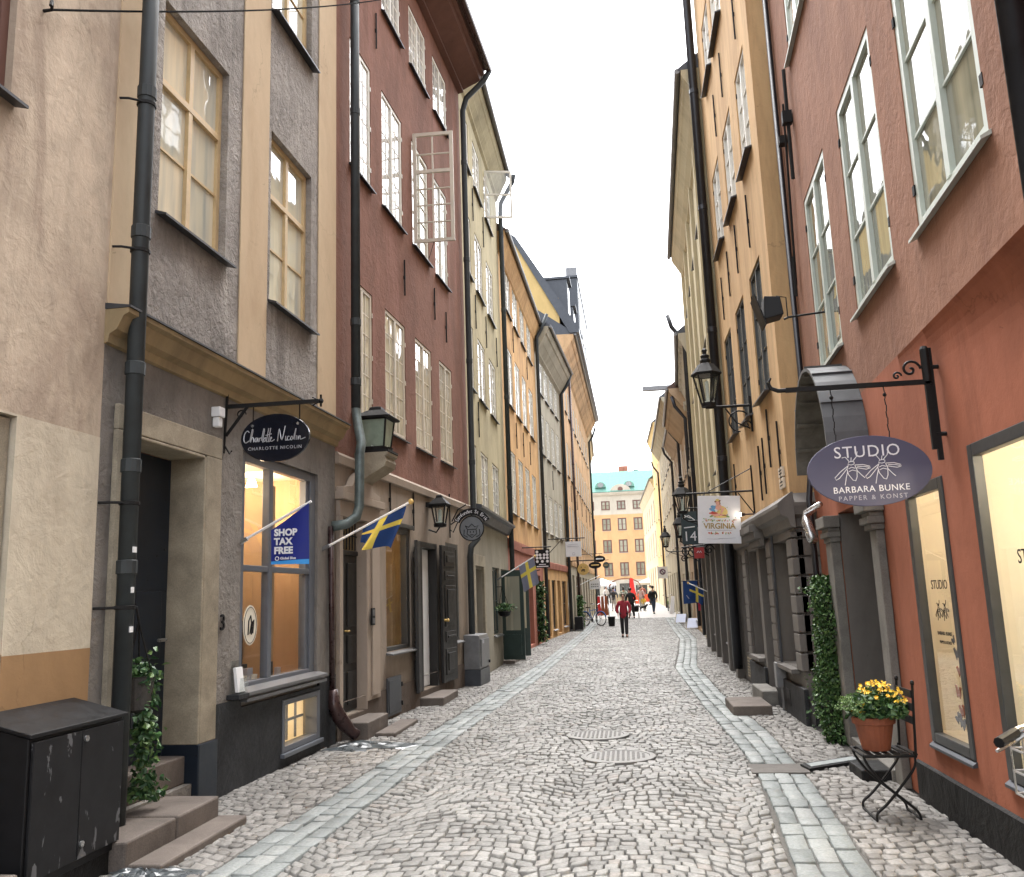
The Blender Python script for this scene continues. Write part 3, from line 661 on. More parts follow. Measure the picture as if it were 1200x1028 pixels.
# shop window between the two doors
f = MB()
for a,b,c_,e in ((1.903,1.96,.905,2.675),(2.93,3.067,.905,2.675),(1.96,2.93,.905,.96),(1.96,2.93,2.6,2.675)): f.box(C,a,b,c_,e,-.12,-.02)
f.box(C,1.86,3.1,2.68,2.74,.002,.06)
w = obj('shop_window', f, M['darkframe'], h, bev=.004); obj('pane', MB().quad(C.pt(1.96,.96,-.08),C.pt(2.93,.96,-.08),C.pt(2.93,2.6,-.08),C.pt(1.96,2.6,-.08)), M['glass'], w)
obj('sill', MB().prism(C,[(-.05,.87),(.1,.855),(.1,.875),(-.05,.905)],1.87,3.1), M['sheetlight'], w)
r = MB(); r.box(C,1.7,3.5,.85,2.75,-1.3,-1.28); r.box(C,3.4,3.44,.85,2.7,-1.28,-.17); r.box(C,1.7,1.72,.85,2.7,-1.28,-.17); r.box(C,1.72,3.4,.85,.9,-1.28,-.17); r.box(C,1.72,3.4,2.7,2.73,-1.28,-.17); r.box(C,2.6,2.68,.9,2.5,-.9,-.4)
obj('shop_interior', r, M['tanroom'], h); obj('ceiling_lamp', MB().ball(C.pt(2.4,2.5,-.7),.06), M['lampglow'], h)
# open double door
d = MB(); d.box(C,3.62,4.415,.22,2.435,-.15,-.11); dd = obj('inner_door', d, M['whitepaint'], h, bev=.004)
f = MB(); f.box(C,3.5,3.6,.2,2.53,-.3,.03); f.box(C,4.42,4.5,.2,2.53,-.3,.03); f.box(C,3.6,4.42,2.44,2.53,-.3,.03); obj('door_frame', f, M['wood'], h)
def leaf(fr, a, b, z0, z1, n0):
    d = MB(); d.box(fr,a,b,z0,z1,n0,n0+.05); w_ = b-a
    for c_,e in ((.12,.55),(.66,.84),(.92,1.62),(1.7,1.86),(1.94,z1-z0-.1)):
        d.box(fr,a+.13*w_/.9,b-.13*w_/.9,z0+c_,z0+e,n0+.05,n0+.066); d.box(fr,a+.22*w_/.9,b-.22*w_/.9,z0+c_+.07,z0+e-.07,n0+.066,n0+.082)
    return d
dd = obj('door_leaf', leaf(C,4.56,5.5,.22,2.52,.05), M['wood'], h, bev=.006)
obj('handle', MB().lathe(C.pt(4.66,1.25,.1),[(.02,0),(.02,.05),(.032,.06),(.02,.08)],8,axis=C.N), M['gold'], dd)
sl = Fr((C.pt(3.5,0,0.03).x,C.pt(3.5,0,.03).y),(C.pt(3.02,0,.13).x,C.pt(3.02,0,.13).y)); obj('door_leaf', leaf(sl,.0,.48,.22,2.52,.0), M['wood'], h, bev=.006)
f = MB()
for a,b,c_,e in ((5.153,5.2,.865,2.595),(5.93,6.047,.865,2.595),(5.2,5.93,.865,.92),(5.2,5.93,2.5,2.595)): f.box(C,a,b,c_,e,-.12,.0)
w = obj('shop_window', f, M['darkframe'], h); obj('pane', MB().box(C,5.2,5.93,.92,2.5,-.08,-.07), M['p_grey'], w); obj('sill', MB().prism(C,[(-.05,.82),(.1,.81),(.1,.83),(-.05,.865)],5.5,6.1), M['sheetlight'], w)
q = MB(); q.box(C,1.76,2.36,.05,.56,.036,.06); q.box(C,1.8,2.32,.09,.52,.06,.068); hh = obj('wall_hatch', q, M['sheet'], h, bev=.004); obj('hinge', MB().box(C,2.36,2.39,.4,.46,.04,.075).box(C,2.36,2.39,.14,.2,.04,.075), M['iron'], hh)
anchors(h,C,[(2.05,3.05),(3.2,2.98),(2.9,6.75),(4.7,6.9),(5.5,6.7),(1.6,10.3)],.6)

# ---- generic house for the rest of the row
def plain_house(label, fr, zt, up, lowm, zl, cols, rows, nb, group, fm='white', pm='p_sky', over=.4, rise=.3, corn=None, roofm='tile', lows=(), lowpm='p_dark', lowfm='darkframe', ncol=2, nrow=4, course=None, canch=(), zbase=0., lowh=2.4, deep=8, name='townhouse', steps=3, s0=0.):
    h = house(name, label, fr, group); L = fr.L
    ops = [(a,b,c,e) for c,e in rows for a,b in cols]
    obj('wall', shell_mb(fr,s0+.01,L-.01,zl,zt,deep,wall_mb(fr,s0,L,zl,zt,ops,.1)), M[up], h)
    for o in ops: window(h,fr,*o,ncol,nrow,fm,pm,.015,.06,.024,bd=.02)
    lo = [(a,b,zbase+c,zbase+e,.22) for a,b,c,e,_ in lows]
    obj('lower_wall', wall_mb(fr,s0,L,zbase-.4,zl,lo,.22,.004), M[lowm], h)
    for (a,b,c,e,kind) in lows:
        c += zbase; e += zbase
        if kind == 'door':
            d = MB(); d.box(fr,a+.003,b-.003,c+.003,e-.003,-.2,-.15)
            for k in range(2):
                u0 = a+(b-a)*(k*.5+.1); u1 = a+(b-a)*(k*.5+.42); d.box(fr,u0,u1,c+.2,c+(e-c)*.45,-.15,-.135); d.box(fr,u0,u1,c+(e-c)*.5,e-.2,-.15,-.135)
            dd = obj('door', d, M[lowfm], h); obj('handle', MB().tube([fr.pt(a+.12,c+1.05,-.15),fr.pt(a+.12,c+1.05,-.09),fr.pt(a+.22,c+1.05,-.09)],.014,5), M['gold'], dd)
        elif kind == 'dark':
            obj('doorway', MB().box(fr,a+.003,b-.003,c+.003,e-.003,-.21,-.18), M['black'], h)
        else: window(h,fr,a,b,c,e,2,2,lowfm,lowpm,.06,.07,.03,sill='sheetlight',bd=.02)
    if course: obj('string_course', MB().prism(fr,[(.005,course[0]),(.05,course[0]+.02),(.07,course[1]-.05),(.07,course[1]),(.005,course[1]+.03)],s0,L), M[course[2]], h)
    eave(h,fr,s0,L,zt,over,rise,roofm,corn or up,steps=steps)
    if canch: anchors(h,fr,canch,.8)
    return h
hD = plain_house('olive green townhouse between the dark red and the orange house, open casement high up',D,13.2,'d_up','d_low',3.4,[(.4,1.15),(1.78,2.85),(3.55,4.7)],[(3.52,4.84),(6.05,7.48),(8.62,10.05),(11.2,12.4)],3,GL,lows=[(.3,1.4,.15,2.2,'dark'),(3.0,4.2,.75,2.3,'win'),(4.5,5.6,.08,2.3,'dark')],lowfm='greendoor',over=.33,rise=.3,canch=[(1.5,8.0),(3.1,8.0),(4.95,8.0),(1.5,5.5),(3.1,10.6),(1.5,10.6)])
obj('shop_cornice', MB().prism(D,[(.006,3.2),(.08,3.22),(.16,3.38),(.24,3.42),(.24,3.47),(.006,3.52)],.15,5.95), M['sheet'], hD)
s = MB(); s.box(D,.05,.3,.05,2.25,.006,.06); s.box(D,1.4,1.6,.05,2.25,.006,.06); s.box(D,.05,1.6,2.25,2.48,.006,.06); obj('door_surround', s, M['surround'], hD, bev=.008)
for a,k in ((4.47,-.1),(5.6,.14)):
    fr = Fr((D.pt(a,0,.02).x,D.pt(a,0,.02).y),(D.pt(a+k,0,.6).x,D.pt(a+k,0,.6).y)); q = obj('door_leaf', MB().box(fr,0,.55,.1,2.25,-.025,.025).box(fr,.08,.47,.2,.7,-.04,.04), M['greendoor'], hD); obj('pane', MB().box(fr,.09,.46,.8,2.1,-.028,.028), M['p_cur'], q)
fr = Fr((D.pt(3.6,0,.02).x,D.pt(3.6,0,.02).y),(D.pt(3.75,0,.75).x,D.pt(3.75,0,.75).y)); f = MB()
for a,b,c_,e in ((0,.05,11.2,12.5),(.65,.7,11.2,12.5),(.05,.65,11.2,11.25),(.05,.65,12.45,12.5),(.05,.65,11.82,11.86)): f.box(fr,a,b,c_,e,-.02,.02)
q = obj('open_casement', f, M['white'], hD); obj('pane', MB().quad(fr.pt(.05,11.25),fr.pt(.65,11.25),fr.pt(.65,12.45),fr.pt(.05,12.45)), M['glass'], q)
ec = [(1.2,2.3),(2.9,4.05),(4.65,5.8),(6.5,7.75)]
hE = plain_house('orange townhouse with a brick red shop front, four white windows on each floor',E_,11.65,'e_up','e_low',3.0,ec,[(3.95,5.75),(7.1,8.82),(9.95,11.25)],3,GL,course=(2.88,3.14,'e_low'),lows=[(.5,1.6,.1,2.3,'dark'),(2.2,3.6,.4,2.3,'win'),(4.4,5.5,.1,2.3,'door'),(6.3,7.8,.5,2.3,'win')],over=.22,rise=.22,canch=[(2.6,6.4),(4.3,6.4),(6.1,6.4),(.7,6.6),(2.6,9.4),(6.1,9.4)])
fc = [(.9,1.95),(2.5,3.55),(4.1,5.15),(5.7,6.75)]
hF = plain_house('grey beige townhouse with an orange painted shop front beyond the orange house',F_,11.2,'f_up','f_low_orange' if False else 'e_up',2.7,fc,[(4.0,5.5),(7.0,8.6),(9.4,10.7)],3,GL,course=(2.6,2.85,'e_low'),lows=[(.5,1.7,.1,2.2,'dark'),(2.3,3.4,.3,2.2,'win'),(4.0,5.0,.1,2.2,'door'),(5.6,7.0,.3,2.2,'win')],lowfm='wood',over=.58,rise=.55,roofm='sheet',canch=[(3.9,6.3)])
gc = [(.7+2.1*i,1.75+2.1*i) for i in range(10)]
hG = plain_house('tall apricot townhouse with a dark mansard roof beyond the grey beige house',G_,13.0,'g_up','f_up',3.0,gc,[(4.1,5.7),(7.1,8.7),(10.2,11.6)],3,GL,course=(2.9,3.1,'g_up'),lows=[(.6+2.6*i,2.0+2.6*i,.2,2.4,('dark','win','door')[i%3]) for i in range(8)],over=.62,rise=.7,roofm='sheet',lowfm='redframe',zbase=.1,canch=[(2.3+2.1*i,6.4) for i in range(0,9,2)])
# gable end, mansard slope, dormers and chimney of the tall house
gb = MB(); gb.add([G_.pt(0.012,z,n) for n,z in ((-.0,11.5),(-.0,15.5),(-1.95,18.4),(-5,21),(-8,21),(-8,11.5))],[(0,1,2,3,4,5)]); obj('gable_wall', gb, M['yellow'], hG)
ms = MB().prism(G_,[(.9,13.75),(.9,13.95),(-1.95,18.75),(-5,21.3),(-8,21.3),(-8,21.1),(-5,21.0),(-2.0,18.4),(.45,13.75)],-.06,22); obj('mansard_roof', ms, M['sheet'], hG)
for s_ in (1.2,5.5,10.5):
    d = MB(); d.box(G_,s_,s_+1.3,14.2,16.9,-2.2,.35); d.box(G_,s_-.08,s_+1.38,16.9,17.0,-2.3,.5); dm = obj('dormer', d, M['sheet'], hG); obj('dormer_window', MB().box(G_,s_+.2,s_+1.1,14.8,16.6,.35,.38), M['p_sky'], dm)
ch = MB(); ch.box(G_,9.5,20,13.9,20.0,-5,.45)
for k in range(9): ch.box(G_,9.46,9.499,13.9,20.0,-5+.6*k,-4.96+.6*k)
ch.box(G_,9.4,20.1,20.0,20.12,-5.1,.5); at = obj('attic_storey', ch, M['sheet'], hG)
obj('chimney', MB().box(G_,9.6,10.6,20.121,20.7,-.2,.44), M['sheetlight'], hG)
for k in range(3): obj('attic_window', MB().box(G_,10.2+3*k,11.3+3*k,17.0,19.0,.452,.5), M['p_pale'], at)
plain_house('pale rendered townhouse, the farthest one on the left before the square',H_,13,'cream','cream',3.2,[(1+3*i,2.2+3*i) for i in range(4)],[(4.5,6.2),(7.6,9.2)],2,GL,lows=[(1+3*i,2.3+3*i,.1,2.3,('dark','win')[i%2]) for i in range(4)],over=.3,rise=.4,roofm='sheet',zbase=.35)

# ---- rain pipes on the left
drainpipe('thick grey drainpipe in front of the beige house corner, beside the black cabinet',B,-.09,.15,9.5,.15,.062,'pipe',path=[B.pt(-.09,.15,.15),B.pt(-.09,10.8,.15)],joints=(1.9,2.62,3.34,4.4,5.55),straps=(1.62,2.35,4.25,5.45),name='drainpipe')
p = [C.pt(.36,10.9+1.5,.14),C.pt(.36,4.05,.14),C.pt(.34,3.9,.16),C.pt(.12,3.55,.3),C.pt(.06,3.4,.3),C.pt(.04,2.75,.3),C.pt(-.01,2.62,.28),C.pt(-.12,2.53,.2),C.pt(-.22,2.5,.06)]
thin = [C.pt(-.22,2.5,.04),C.pt(-.22,.6,.06)]
t = drainpipe('drainpipe with a swan-neck bend beside the dark red house, ending in a brown spout',C,.36,0,1,path=p,r=.06,n=.14,mat='pipeg')
for z in (4.4,5.2,8.2,9.9):
    c = MB(); c.lathe(C.pt(.36,z,.14),[(.061,-.05),(.07,-.045),(.07,.045),(.061,.05)],12); obj('collar', c, M['pipe'], t)
obj('upper_pipe', MB().tube([C.pt(.36,12.6,.14),C.pt(.36,4.05,.14)],.0625,12), M['pipe'], t, smooth=True)
obj('lower_pipe', MB().tube(thin,.034,10), M['shoe'], t, smooth=True)
for z,k in ((2.0,.05),(1.72,.035),(1.45,.045)): obj('sticker', MB().box(B,-.118,-.118+k*.8,z,z+.04,.185,.2135), M['whitepaint'], bpy.data.objects['drainpipe'])
sp = [C.pt(-.22,.62,.07),C.pt(-.22,.45,.08),C.pt(-.19,.32,.13),C.pt(-.1,.2,.18),C.pt(-.02,.12,.22),C.pt(.02,.08,.26)]
obj('spout', MB().tube(sp,[.055,.075,.085,.08,.065,.07],12), M['shoe'], t, smooth=True)
drainpipe('dark drainpipe between the dark red and the olive house',C,6.93,2.55,12.3,.12,.06,'pipe',path=[C.pt(7.0,12.9,.72),C.pt(7.0,12.7,.6),C.pt(6.95,12.3,.2),C.pt(6.93,12.0,.12),C.pt(6.93,3.0,.12),C.pt(6.9,2.75,.2),C.pt(6.75,2.6,.1),C.pt(6.72,2.4,.08),C.pt(6.72,.1,.08)],joints=(4.3,6.4,8.6,10.8))
drainpipe('dark drainpipe between the olive and the orange house',D,5.95,.1,13,.12,.065,'pipe',path=[D.pt(5.9,13.5,.55),D.pt(5.95,13.3,.5),D.pt(5.95,12.7,.15),D.pt(5.95,12.4,.12),D.pt(5.95,.1,.12)],joints=(4.5,7.,9.5))
drainpipe('dark drainpipe between the orange and the grey beige house',E_,8.8,.1,11.8,.12,.065,'pipe',path=[E_.pt(8.8,12.2,.55),E_.pt(8.8,11.6,.3),E_.pt(8.8,11.3,.12),E_.pt(8.8,.1,.12)],joints=(4.,7.))
drainpipe('dark drainpipe between the grey beige and the tall apricot house',F_,7.6,.1,11,.12,.07,'pipe',path=[F_.pt(7.6,11.7,.6),F_.pt(7.6,11.2,.4),F_.pt(7.6,10.8,.12),F_.pt(7.6,.1,.12)],joints=(4.,7.))
drainpipe('thin dark drainpipe in the middle of the tall apricot house front',G_,3.4,.2,12,.1,.06,'shoe',path=[G_.pt(3.4,12.4,.1),G_.pt(3.4,.2,.1)],joints=(4.,8.))
drainpipe('pale drainpipe at the far end of the tall apricot house',G_,21.6,.3,12,.12,.07,'pipe',path=[G_.pt(21.6,13.2,.6),G_.pt(21.6,12.6,.4),G_.pt(21.6,12.2,.12),G_.pt(21.6,.3,.12)],joints=(5.,9.))
# ================================================================== right side of the street
U = Fr((1.98,4),(2.34,11.7),True); Lw = Fr((2.12,3.5),(2.12,7.35),True); S = Fr((2.04,11.05),(2.04,16.65),True)
T = Fr((2.04,16.65),(2.35,27),True); V = Fr((2.35,27),(2.75,34),True); W_ = Fr((2.75,34),(2.95,42),True); X_ = Fr((2.95,42),(3.05,50),True); Y_ = Fr((3.05,50),(3.1,70),True); R8 = Fr((3.1,70),(2.9,80),True); R9 = Fr((2.95,80.02),(2.35,104),True)

# ---- R1: terracotta house with the studio
h = house('townhouse','terracotta and brown-red townhouse in the right foreground with pale green windows over a studio shop',U,GR)
uo = [(.52,1.85,3.9,5.75),(2.5,3.8,3.95,5.9),(4.52,5.8,3.9,5.93)]+[(a,b,7.7,9.6) for a,b in ((.52,1.85),(2.5,3.8),(4.52,5.8))]
obj('wall', shell_mb(U,-3,6.93,3.28,12,8,wall_mb(U,-3,6.94,3.28,12,uo,.1)), M['r1_up'], h)
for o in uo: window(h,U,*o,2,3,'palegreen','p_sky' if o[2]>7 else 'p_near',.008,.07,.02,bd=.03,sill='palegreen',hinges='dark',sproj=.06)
obj('lower_wall', wall_mb(U,3.37,6.94,0,3.28,[(3.9,5.6,.08,2.35,.5)],.5,.0), M['r1_low'], h)
lw = [(2.62,3.42,.48,2.3,.06),(-.6,2.13,.47,2.42,.06)]
obj('lower_wall', wall_mb(Lw,-4,3.85,.28,2.95,lw,.12,.0), M['r1_low'], h)
cv = MB(); N_ = 6
for i in range(12):
    for k in range(N_):
        def P(i,k):
            y = -.5+(7.35+.5)*i/12; a = Vector((1.98+.36/7.7*(y-4),y,3.28)); b = Vector((2.12,y,2.95)); t = k/N_
            return (a.x+(b.x-a.x)*(1-(1-t)**2) if b.x>a.x else a.x+(b.x-a.x)*t, y, 3.28-.33*t*t*.6-.33*.4*t)
        cv.quad(P(i,k),P(i+1,k),P(i+1,k+1),P(i,k+1))
obj('jetty_cove', cv, M['r1_low'], h, smooth=True)
obj('plinth', MB().prism(Lw,[(.02,-.1),(.02,.27),(.0,.285),(-.1,.285),(-.1,-.1)],-4,3.84), M['blackplinth'], h)
obj('plinth', MB().box(U,5.98,6.93,-.1,.3,-.05,.02), M['blackplinth'], h)
def shopwin(s0,s1,z0,z1):
    f = MB()
    for a,b,c,e in ((s0+.003,s0+.075,z0+.003,z1-.003),(s1-.075,s1-.003,z0+.003,z1-.003),(s0+.075,s1-.075,z0+.003,z0+.07),(s0+.075,s1-.075,z1-.08,z1-.003)): f.box(Lw,a,b,c,e,-.05,.012)
    w = obj('shop_window', f, M['darkframe'], h, bev=.005)
    obj('pane', MB().quad(Lw.pt(s0+.07,z0+.06,-.03),Lw.pt(s1-.07,z0+.06,-.03),Lw.pt(s1-.07,z1-.07,-.03),Lw.pt(s0+.07,z1-.07,-.03)), M['glass'], w)
    obj('sill', MB().prism(Lw,[(.0,z0-.035),(.03,z0-.04),(.03,z0-.022),(.0,z0)],s0-.01,s1+.01), M['sheet'], w)
    return w
wA = shopwin(2.62,3.42,.48,2.3); wB = shopwin(-.6,2.13,.47,2.42)
r = MB(); n0,n1 = -.75,-.062
for s0,s1 in ((2.4,4.1),(-.8,2.32)):
    P = Lw.pt
    r.quad(P(s0,.4,n0),P(s1,.4,n0),P(s1,2.6,n0),P(s0,2.6,n0)); r.quad(P(s0,.4,n0),P(s0,.4,n1),P(s0,2.6,n1),P(s0,2.6,n0)); r.quad(P(s1,.4,n0),P(s1,.4,n1),P(s1,2.6,n1),P(s1,2.6,n0))
    r.quad(P(s0,.45,n0),P(s1,.45,n0),P(s1,.45,n1),P(s0,.45,n1)); r.quad(P(s0,2.6,n0),P(s1,2.6,n0),P(s1,2.6,n1),P(s0,2.6,n1))
r.box(Lw,2.6,3.3,.452,.6,-.9,-.35)
obj('window_display', r, M['shopcream'], h)
l = MB()
for s_ in (3.0,.2,1.4): l.lathe(Lw.pt(s_,2.52,-.4),[(.03,.07),(.06,0),(.04,-.02)],10)
obj('display_lamp', l, M['lampglow'], h)
def bees(mb, o, u, w, k, r):
    """two line-drawn bees seen from above"""
    for dx in (-1.1,1.0):
        def st(pts): stroke(mb,o,u,w,[((x+dx)*k,y*k) for x,y in pts],r)
        st([(.1,.62),(-.15,.58),(-.22,.42),(0,.36),(.2,.42),(.22,.56),(.1,.62)]); st([(-.2,.36),(-.32,.1),(-.25,-.3),(.02,-.72),(.2,-.78),(.32,-.5),(.36,0),(.24,.34)])
        st([(-.25,.3),(-.8,-.1),(-1.2,-.5),(-1.12,-.66),(-.9,-.55),(-.3,.12)]); st([(.25,.35),(.8,.35),(1.25,.2),(1.28,.08),(1.0,0),(.35,.15)]); st([(.4,.25),(.9,.2),(1.2,.12)])
        st([(-.12,.62),(-.35,.95),(-.6,.9)]); st([(.12,.62),(.42,.95),(.5,1.3)]); st([(0,.62),(.05,.9)]); st([(-.28,-.05),(-.42,-.5),(-.55,-1.05)]); st([(.36,-.05),(.65,-.4),(.85,-.6)])
        st([(-.2,.1),(0,.2),(.25,.12)]); st([(-.2,-.1),(.05,.0),(.3,-.08)])
def decal(w, s, zt, k):
    u = -Lw.D
    m = text_mb('STUDIO',.15*k,Lw.pt(s,zt,-.024),u,UP,t=.002); bees(m,Lw.pt(s,zt-.3*k,-.024),u,UP,.1*k,.0022)
    text_mb('BARBARA BUNKE',.06*k,Lw.pt(s,zt-.55*k,-.024),u,UP,t=.002,mb=m); text_mb('PAPPER & KONST',.05*k,Lw.pt(s,zt-.65*k,-.024),u,UP,t=.002,mb=m)
    obj('lettering', m, M['iron'], w)
decal(wA,3.0,1.58,.6); decal(wB,1.5,1.72,.75)
b = MB()
for k,(s_,z,sz) in enumerate([(2.8,1.12,.1),(2.85,1.0,.09),(2.74,.98,.08),(2.86,.86,.1),(2.76,.84,.07),(2.95,.72,.1),(2.85,.66,.11),(2.74,.7,.12),(3.05,.66,.08),(2.78,.76,.08),(2.9,1.2,.06),(2.72,1.07,.06)]):
    a = random.uniform(-.6,.6); o = Lw.pt(s_+.16,z,-.075-.02*(k%3)); sz *= .95; u = (-Lw.D*math.cos(a)+UP*math.sin(a)); w_ = (UP*math.cos(a)+Lw.D*math.sin(a))
    b.plate(o,u,w_,Lw.N,[(0,-.2*sz),(.25*sz,-.45*sz),(.4*sz,-.1*sz),(.6*sz,.4*sz),(.3*sz,.45*sz),(0,.1*sz),(-.3*sz,.45*sz),(-.6*sz,.4*sz),(-.4*sz,-.1*sz),(-.25*sz,-.45*sz)],.004,k%2)
obj('paper_butterflies', b, [plain('grey_paper',(.13,.13,.15),.8),plain('rust_paper',(.35,.11,.05),.8)], h)
q = MB()
for s_,z,w_,h_ in ((1.0,1.2,.3,.42),(1.75,1.3,.22,.3),(.4,1.4,.35,.25),(1.9,.9,.2,.28)): q.box(Lw,s_,s_+w_,z,z+h_,-.74,-.72); q.box(Lw,s_+.04,s_+w_-.04,z+.04,z+h_-.04,-.72,-.715,1)
q.box(Lw,-.6,2.1,.452,.72,-.7,-.3,0)
for k in range(7): q.box(Lw,.1+.28*k,.22+.28*k,.721,.8+.06*(k%3),-.55,-.45,1)
obj('framed_prints', q, [M['whitepaint'],plain('paper_prints',(.5,.42,.3),.8,0,.3,30.)], h)
# doorway with stone pilasters under a round metal hood
for a,b,w0,w1,n_ in ((3.62,3.94,3.66,3.9,.07),(5.55,5.98,5.6,5.92,.1)):
    s = MB(); s.box(U,w0,w1,0,2.05,.003,n_); s.box(U,a+.02,b-.02,2.05,2.1,.003,.11); s.box(U,a,b,2.1,2.16,.003,.14); s.box(U,a-.03,b+.03,2.2,2.32,.003,.17); s.box(U,a+.01,b-.01,2.16,2.2,.003,.12)
    obj('door_pilaster', s, M['greystone'], h, bev=.008)
obj('door_reveal', MB().box(U,5.575,5.598,.08,2.34,-.5,-.003), M['r2_low'], h); obj('door_reveal', MB().box(U,3.902,3.925,.08,2.34,-.5,-.003), M['r2_low'], h)
obj('doorstep', MB().box(U,3.903,5.597,-.05,.099,-.49,.09), M['greystone'], h, bev=.01)
d = MB(); d.box(U,3.93,5.57,.1,2.34,-.54,-.49)
for a,b in ((4.05,4.65),(4.85,5.45)):
    for c,e in ((.25,1.0),(1.15,2.15)): d.box(U,a,b,c,e,-.49,-.475)
dd = obj('door', d, M['wood'], h, bev=.006); obj('handle', MB().tube([U.pt(4.72,1.15,-.49),U.pt(4.72,1.15,-.42),U.pt(4.6,1.15,-.42)],.014,6), M['silver'], dd)
cs,cz,R = 4.78,2.78,.93; hd = MB(); ns = 20
def arc(i,r,n): a = math.pi*i/ns; return U.pt(cs-math.cos(a)*r, cz+math.sin(a)*r, n)
for i in range(ns):
    for r_,m in ((R,0),(R-.03,1)): hd.quad(arc(i,r_,.004),arc(i+1,r_,.004),arc(i+1,r_,.36),arc(i,r_,.36),m)
    hd.quad(arc(i,R,.36),arc(i+1,R,.36),arc(i+1,R-.03,.36),arc(i,R-.03,.36),0); hd.quad(arc(i,R,.004),arc(i+1,R,.004),arc(i+1,R+.0,.003),arc(i,R+.0,.003),0)
    if i % 3 == 0: hd.hexa([arc(i,R+.001,.005),arc(i,R+.02,.005),arc(i,R+.02,.36),arc(i,R+.001,.36),arc(i+.12,R+.001,.005),arc(i+.12,R+.02,.005),arc(i+.12,R+.02,.36),arc(i+.12,R+.001,.36)],0)
for i in range(ns):
    if i%2==0: hd.hexa([arc(i,R-.06,.03),arc(i,R-.031,.03),arc(i,R-.031,.34),arc(i,R-.06,.34),arc(i+.25,R-.06,.03),arc(i+.25,R-.031,.03),arc(i+.25,R-.031,.34),arc(i+.25,R-.06,.34)],1)
obj('door_hood', hd, [M['silver'] if False else plain('weathered_zinc',(.105,.11,.115),.5,.4,.15,7.),plain('weathered_boards',(.12,.11,.09),.8,0,.35,9.)], h)
ty = MB(); 
pts = [arc(i,R-.035,.006) for i in range(ns+1)]; ty.add(pts,[tuple(range(len(pts)))])
obj('tympanum', ty, plain('grey_boards',(.13,.125,.105),.8,0,.3,9.), h)
obj('roof', MB().prism(U,[(.4,12),(.4,12.1),(-6,15),(-8,12)],-3,6.9), M['tile'], h)
q = MB(); q.tube([U.pt(6.2,7.4,.05),U.pt(6.55,5.2,.04)],.014,6); q.tube([U.pt(5.95,7.7,.05),U.pt(5.95,6.3,.06)],.022,6); q.box(U,5.9,6.0,7.0,7.15,.01,.12); q.tube([U.pt(6.5,5.55,.06),U.pt(6.5,5.05,.06)],.02,6); q.box(U,6.4,6.52,7.0,7.1,.005,.1)
obj('shutter_stay', q, M['iron'], h)
drainpipe('black drainpipe at the top right corner beside the pale green window',U,.08,3.45,12,.1,.06,'pipeb',path=[U.pt(-.16,12,.1),U.pt(-.16,3.1,.1)],joints=(4.6,))
drainpipe('thin black drainpipe in the corner between terracotta and ochre house',U,6.85,.3,12,.05,.035,'pipeb',path=[U.pt(6.8,12,.05),U.pt(6.8,2.9,.05),U.pt(6.6,2.6,.12),U.pt(6.55,.3,.12)],joints=())
t = thing('vent_spout','short shiny galvanised spout elbow above the ivy column, behind the oval STUDIO sign','spout',tuple(U.pt(6.2,2.1,.1)))
obj('tube', MB().tube([U.pt(6.1,2.5,.08),U.pt(6.35,2.42,.2),U.pt(6.3,2.32,.22),U.pt(6.1,2.1,.2)],[.03,.045,.055,.055],10), M['silver'], t, smooth=True)

# ---- R2: ochre house on a grey stone base
h = house('townhouse','ochre townhouse on a grey rusticated stone base, standing forward of the terracotta house',S,GR)
so = [(.66,1.66,4.22,6.08),(2.35,3.35,4.22,6.1),(4.05,5.05,4.25,6.1),(.5,1.45,7.6,9.15),(2.15,3.2,7.65,9.18),(3.9,4.95,7.7,9.25),(.6,1.6,10.9,12.3),(2.2,3.4,10.9,12.4),(3.75,4.75,10.95,12.3)]
obj('wall', shell_mb(S,.0,5.59,2.72,15,8,wall_mb(S,0,5.6,2.72,15,so,.1)), M['r2_up'], h)
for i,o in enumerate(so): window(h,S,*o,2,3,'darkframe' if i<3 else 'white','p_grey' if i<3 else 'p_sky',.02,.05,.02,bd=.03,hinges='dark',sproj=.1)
sl = [(.3,1.55,.62,2.2,.42),(2.0,2.95,.15,2.2,.4),(3.2,4.1,.55,2.2,.3),(4.7,5.4,.5,2.2,.25)]
obj('lower_wall', wall_mb(S,0,5.6,0,2.45,sl,.4), M['r2_low'], h)
sd = Fr((2.04,11.05),(2.9,11.05)); obj('side_base', MB().quad(sd.pt(0,0),sd.pt(.86,0),sd.pt(.86,2.45),sd.pt(0,2.45)), M['r2_low'], h)
obj('base_cornice', MB().prism(S,[(.0,2.3),(.06,2.32),(.08,2.42),(.16,2.46),(.19,2.56),(.19,2.6),(.02,2.73),(.0,2.73)],-.19,5.6), M['r2_low'], h)
obj('base_cornice', MB().prism(sd,[(.003,2.3),(.06,2.32),(.08,2.42),(.16,2.46),(.187,2.56),(.187,2.6),(.02,2.73),(.003,2.73)],.003,.86), M['r2_low'], h)
q = MB(); z = .62
while z < 2.2:
    e = min(z+.225,2.28); q.box(S,-.05,.29,z,e-.022,-.1,.05); q.box(sd,.02,.5,z,e-.022,.003,.05); z += .225
obj('quoin', q, M['r2_low'], h, bev=.008)
for a,b in ((1.58,1.95),(4.2,4.62)):
    q = MB(); z = .45
    while z < 2.2: e = min(z+.225,2.28); q.box(S,a,b,z,e-.02,.003,.05); q.box(S,a+.01,b-.01,e-.02,e,.003,.035); z += .225
    obj('pilaster', q, M['r2_low'], h, bev=.006)
obj('plinth', MB().box(S,-.08,1.96,.0,.42,.003,.06).box(sd,.06,.5,.0,.42,.003,.06), M['plinth'], h, bev=.01); obj('plinth', MB().box(S,2.98,4.65,.0,.42,.003,.05), M['plinth'], h, bev=.01)
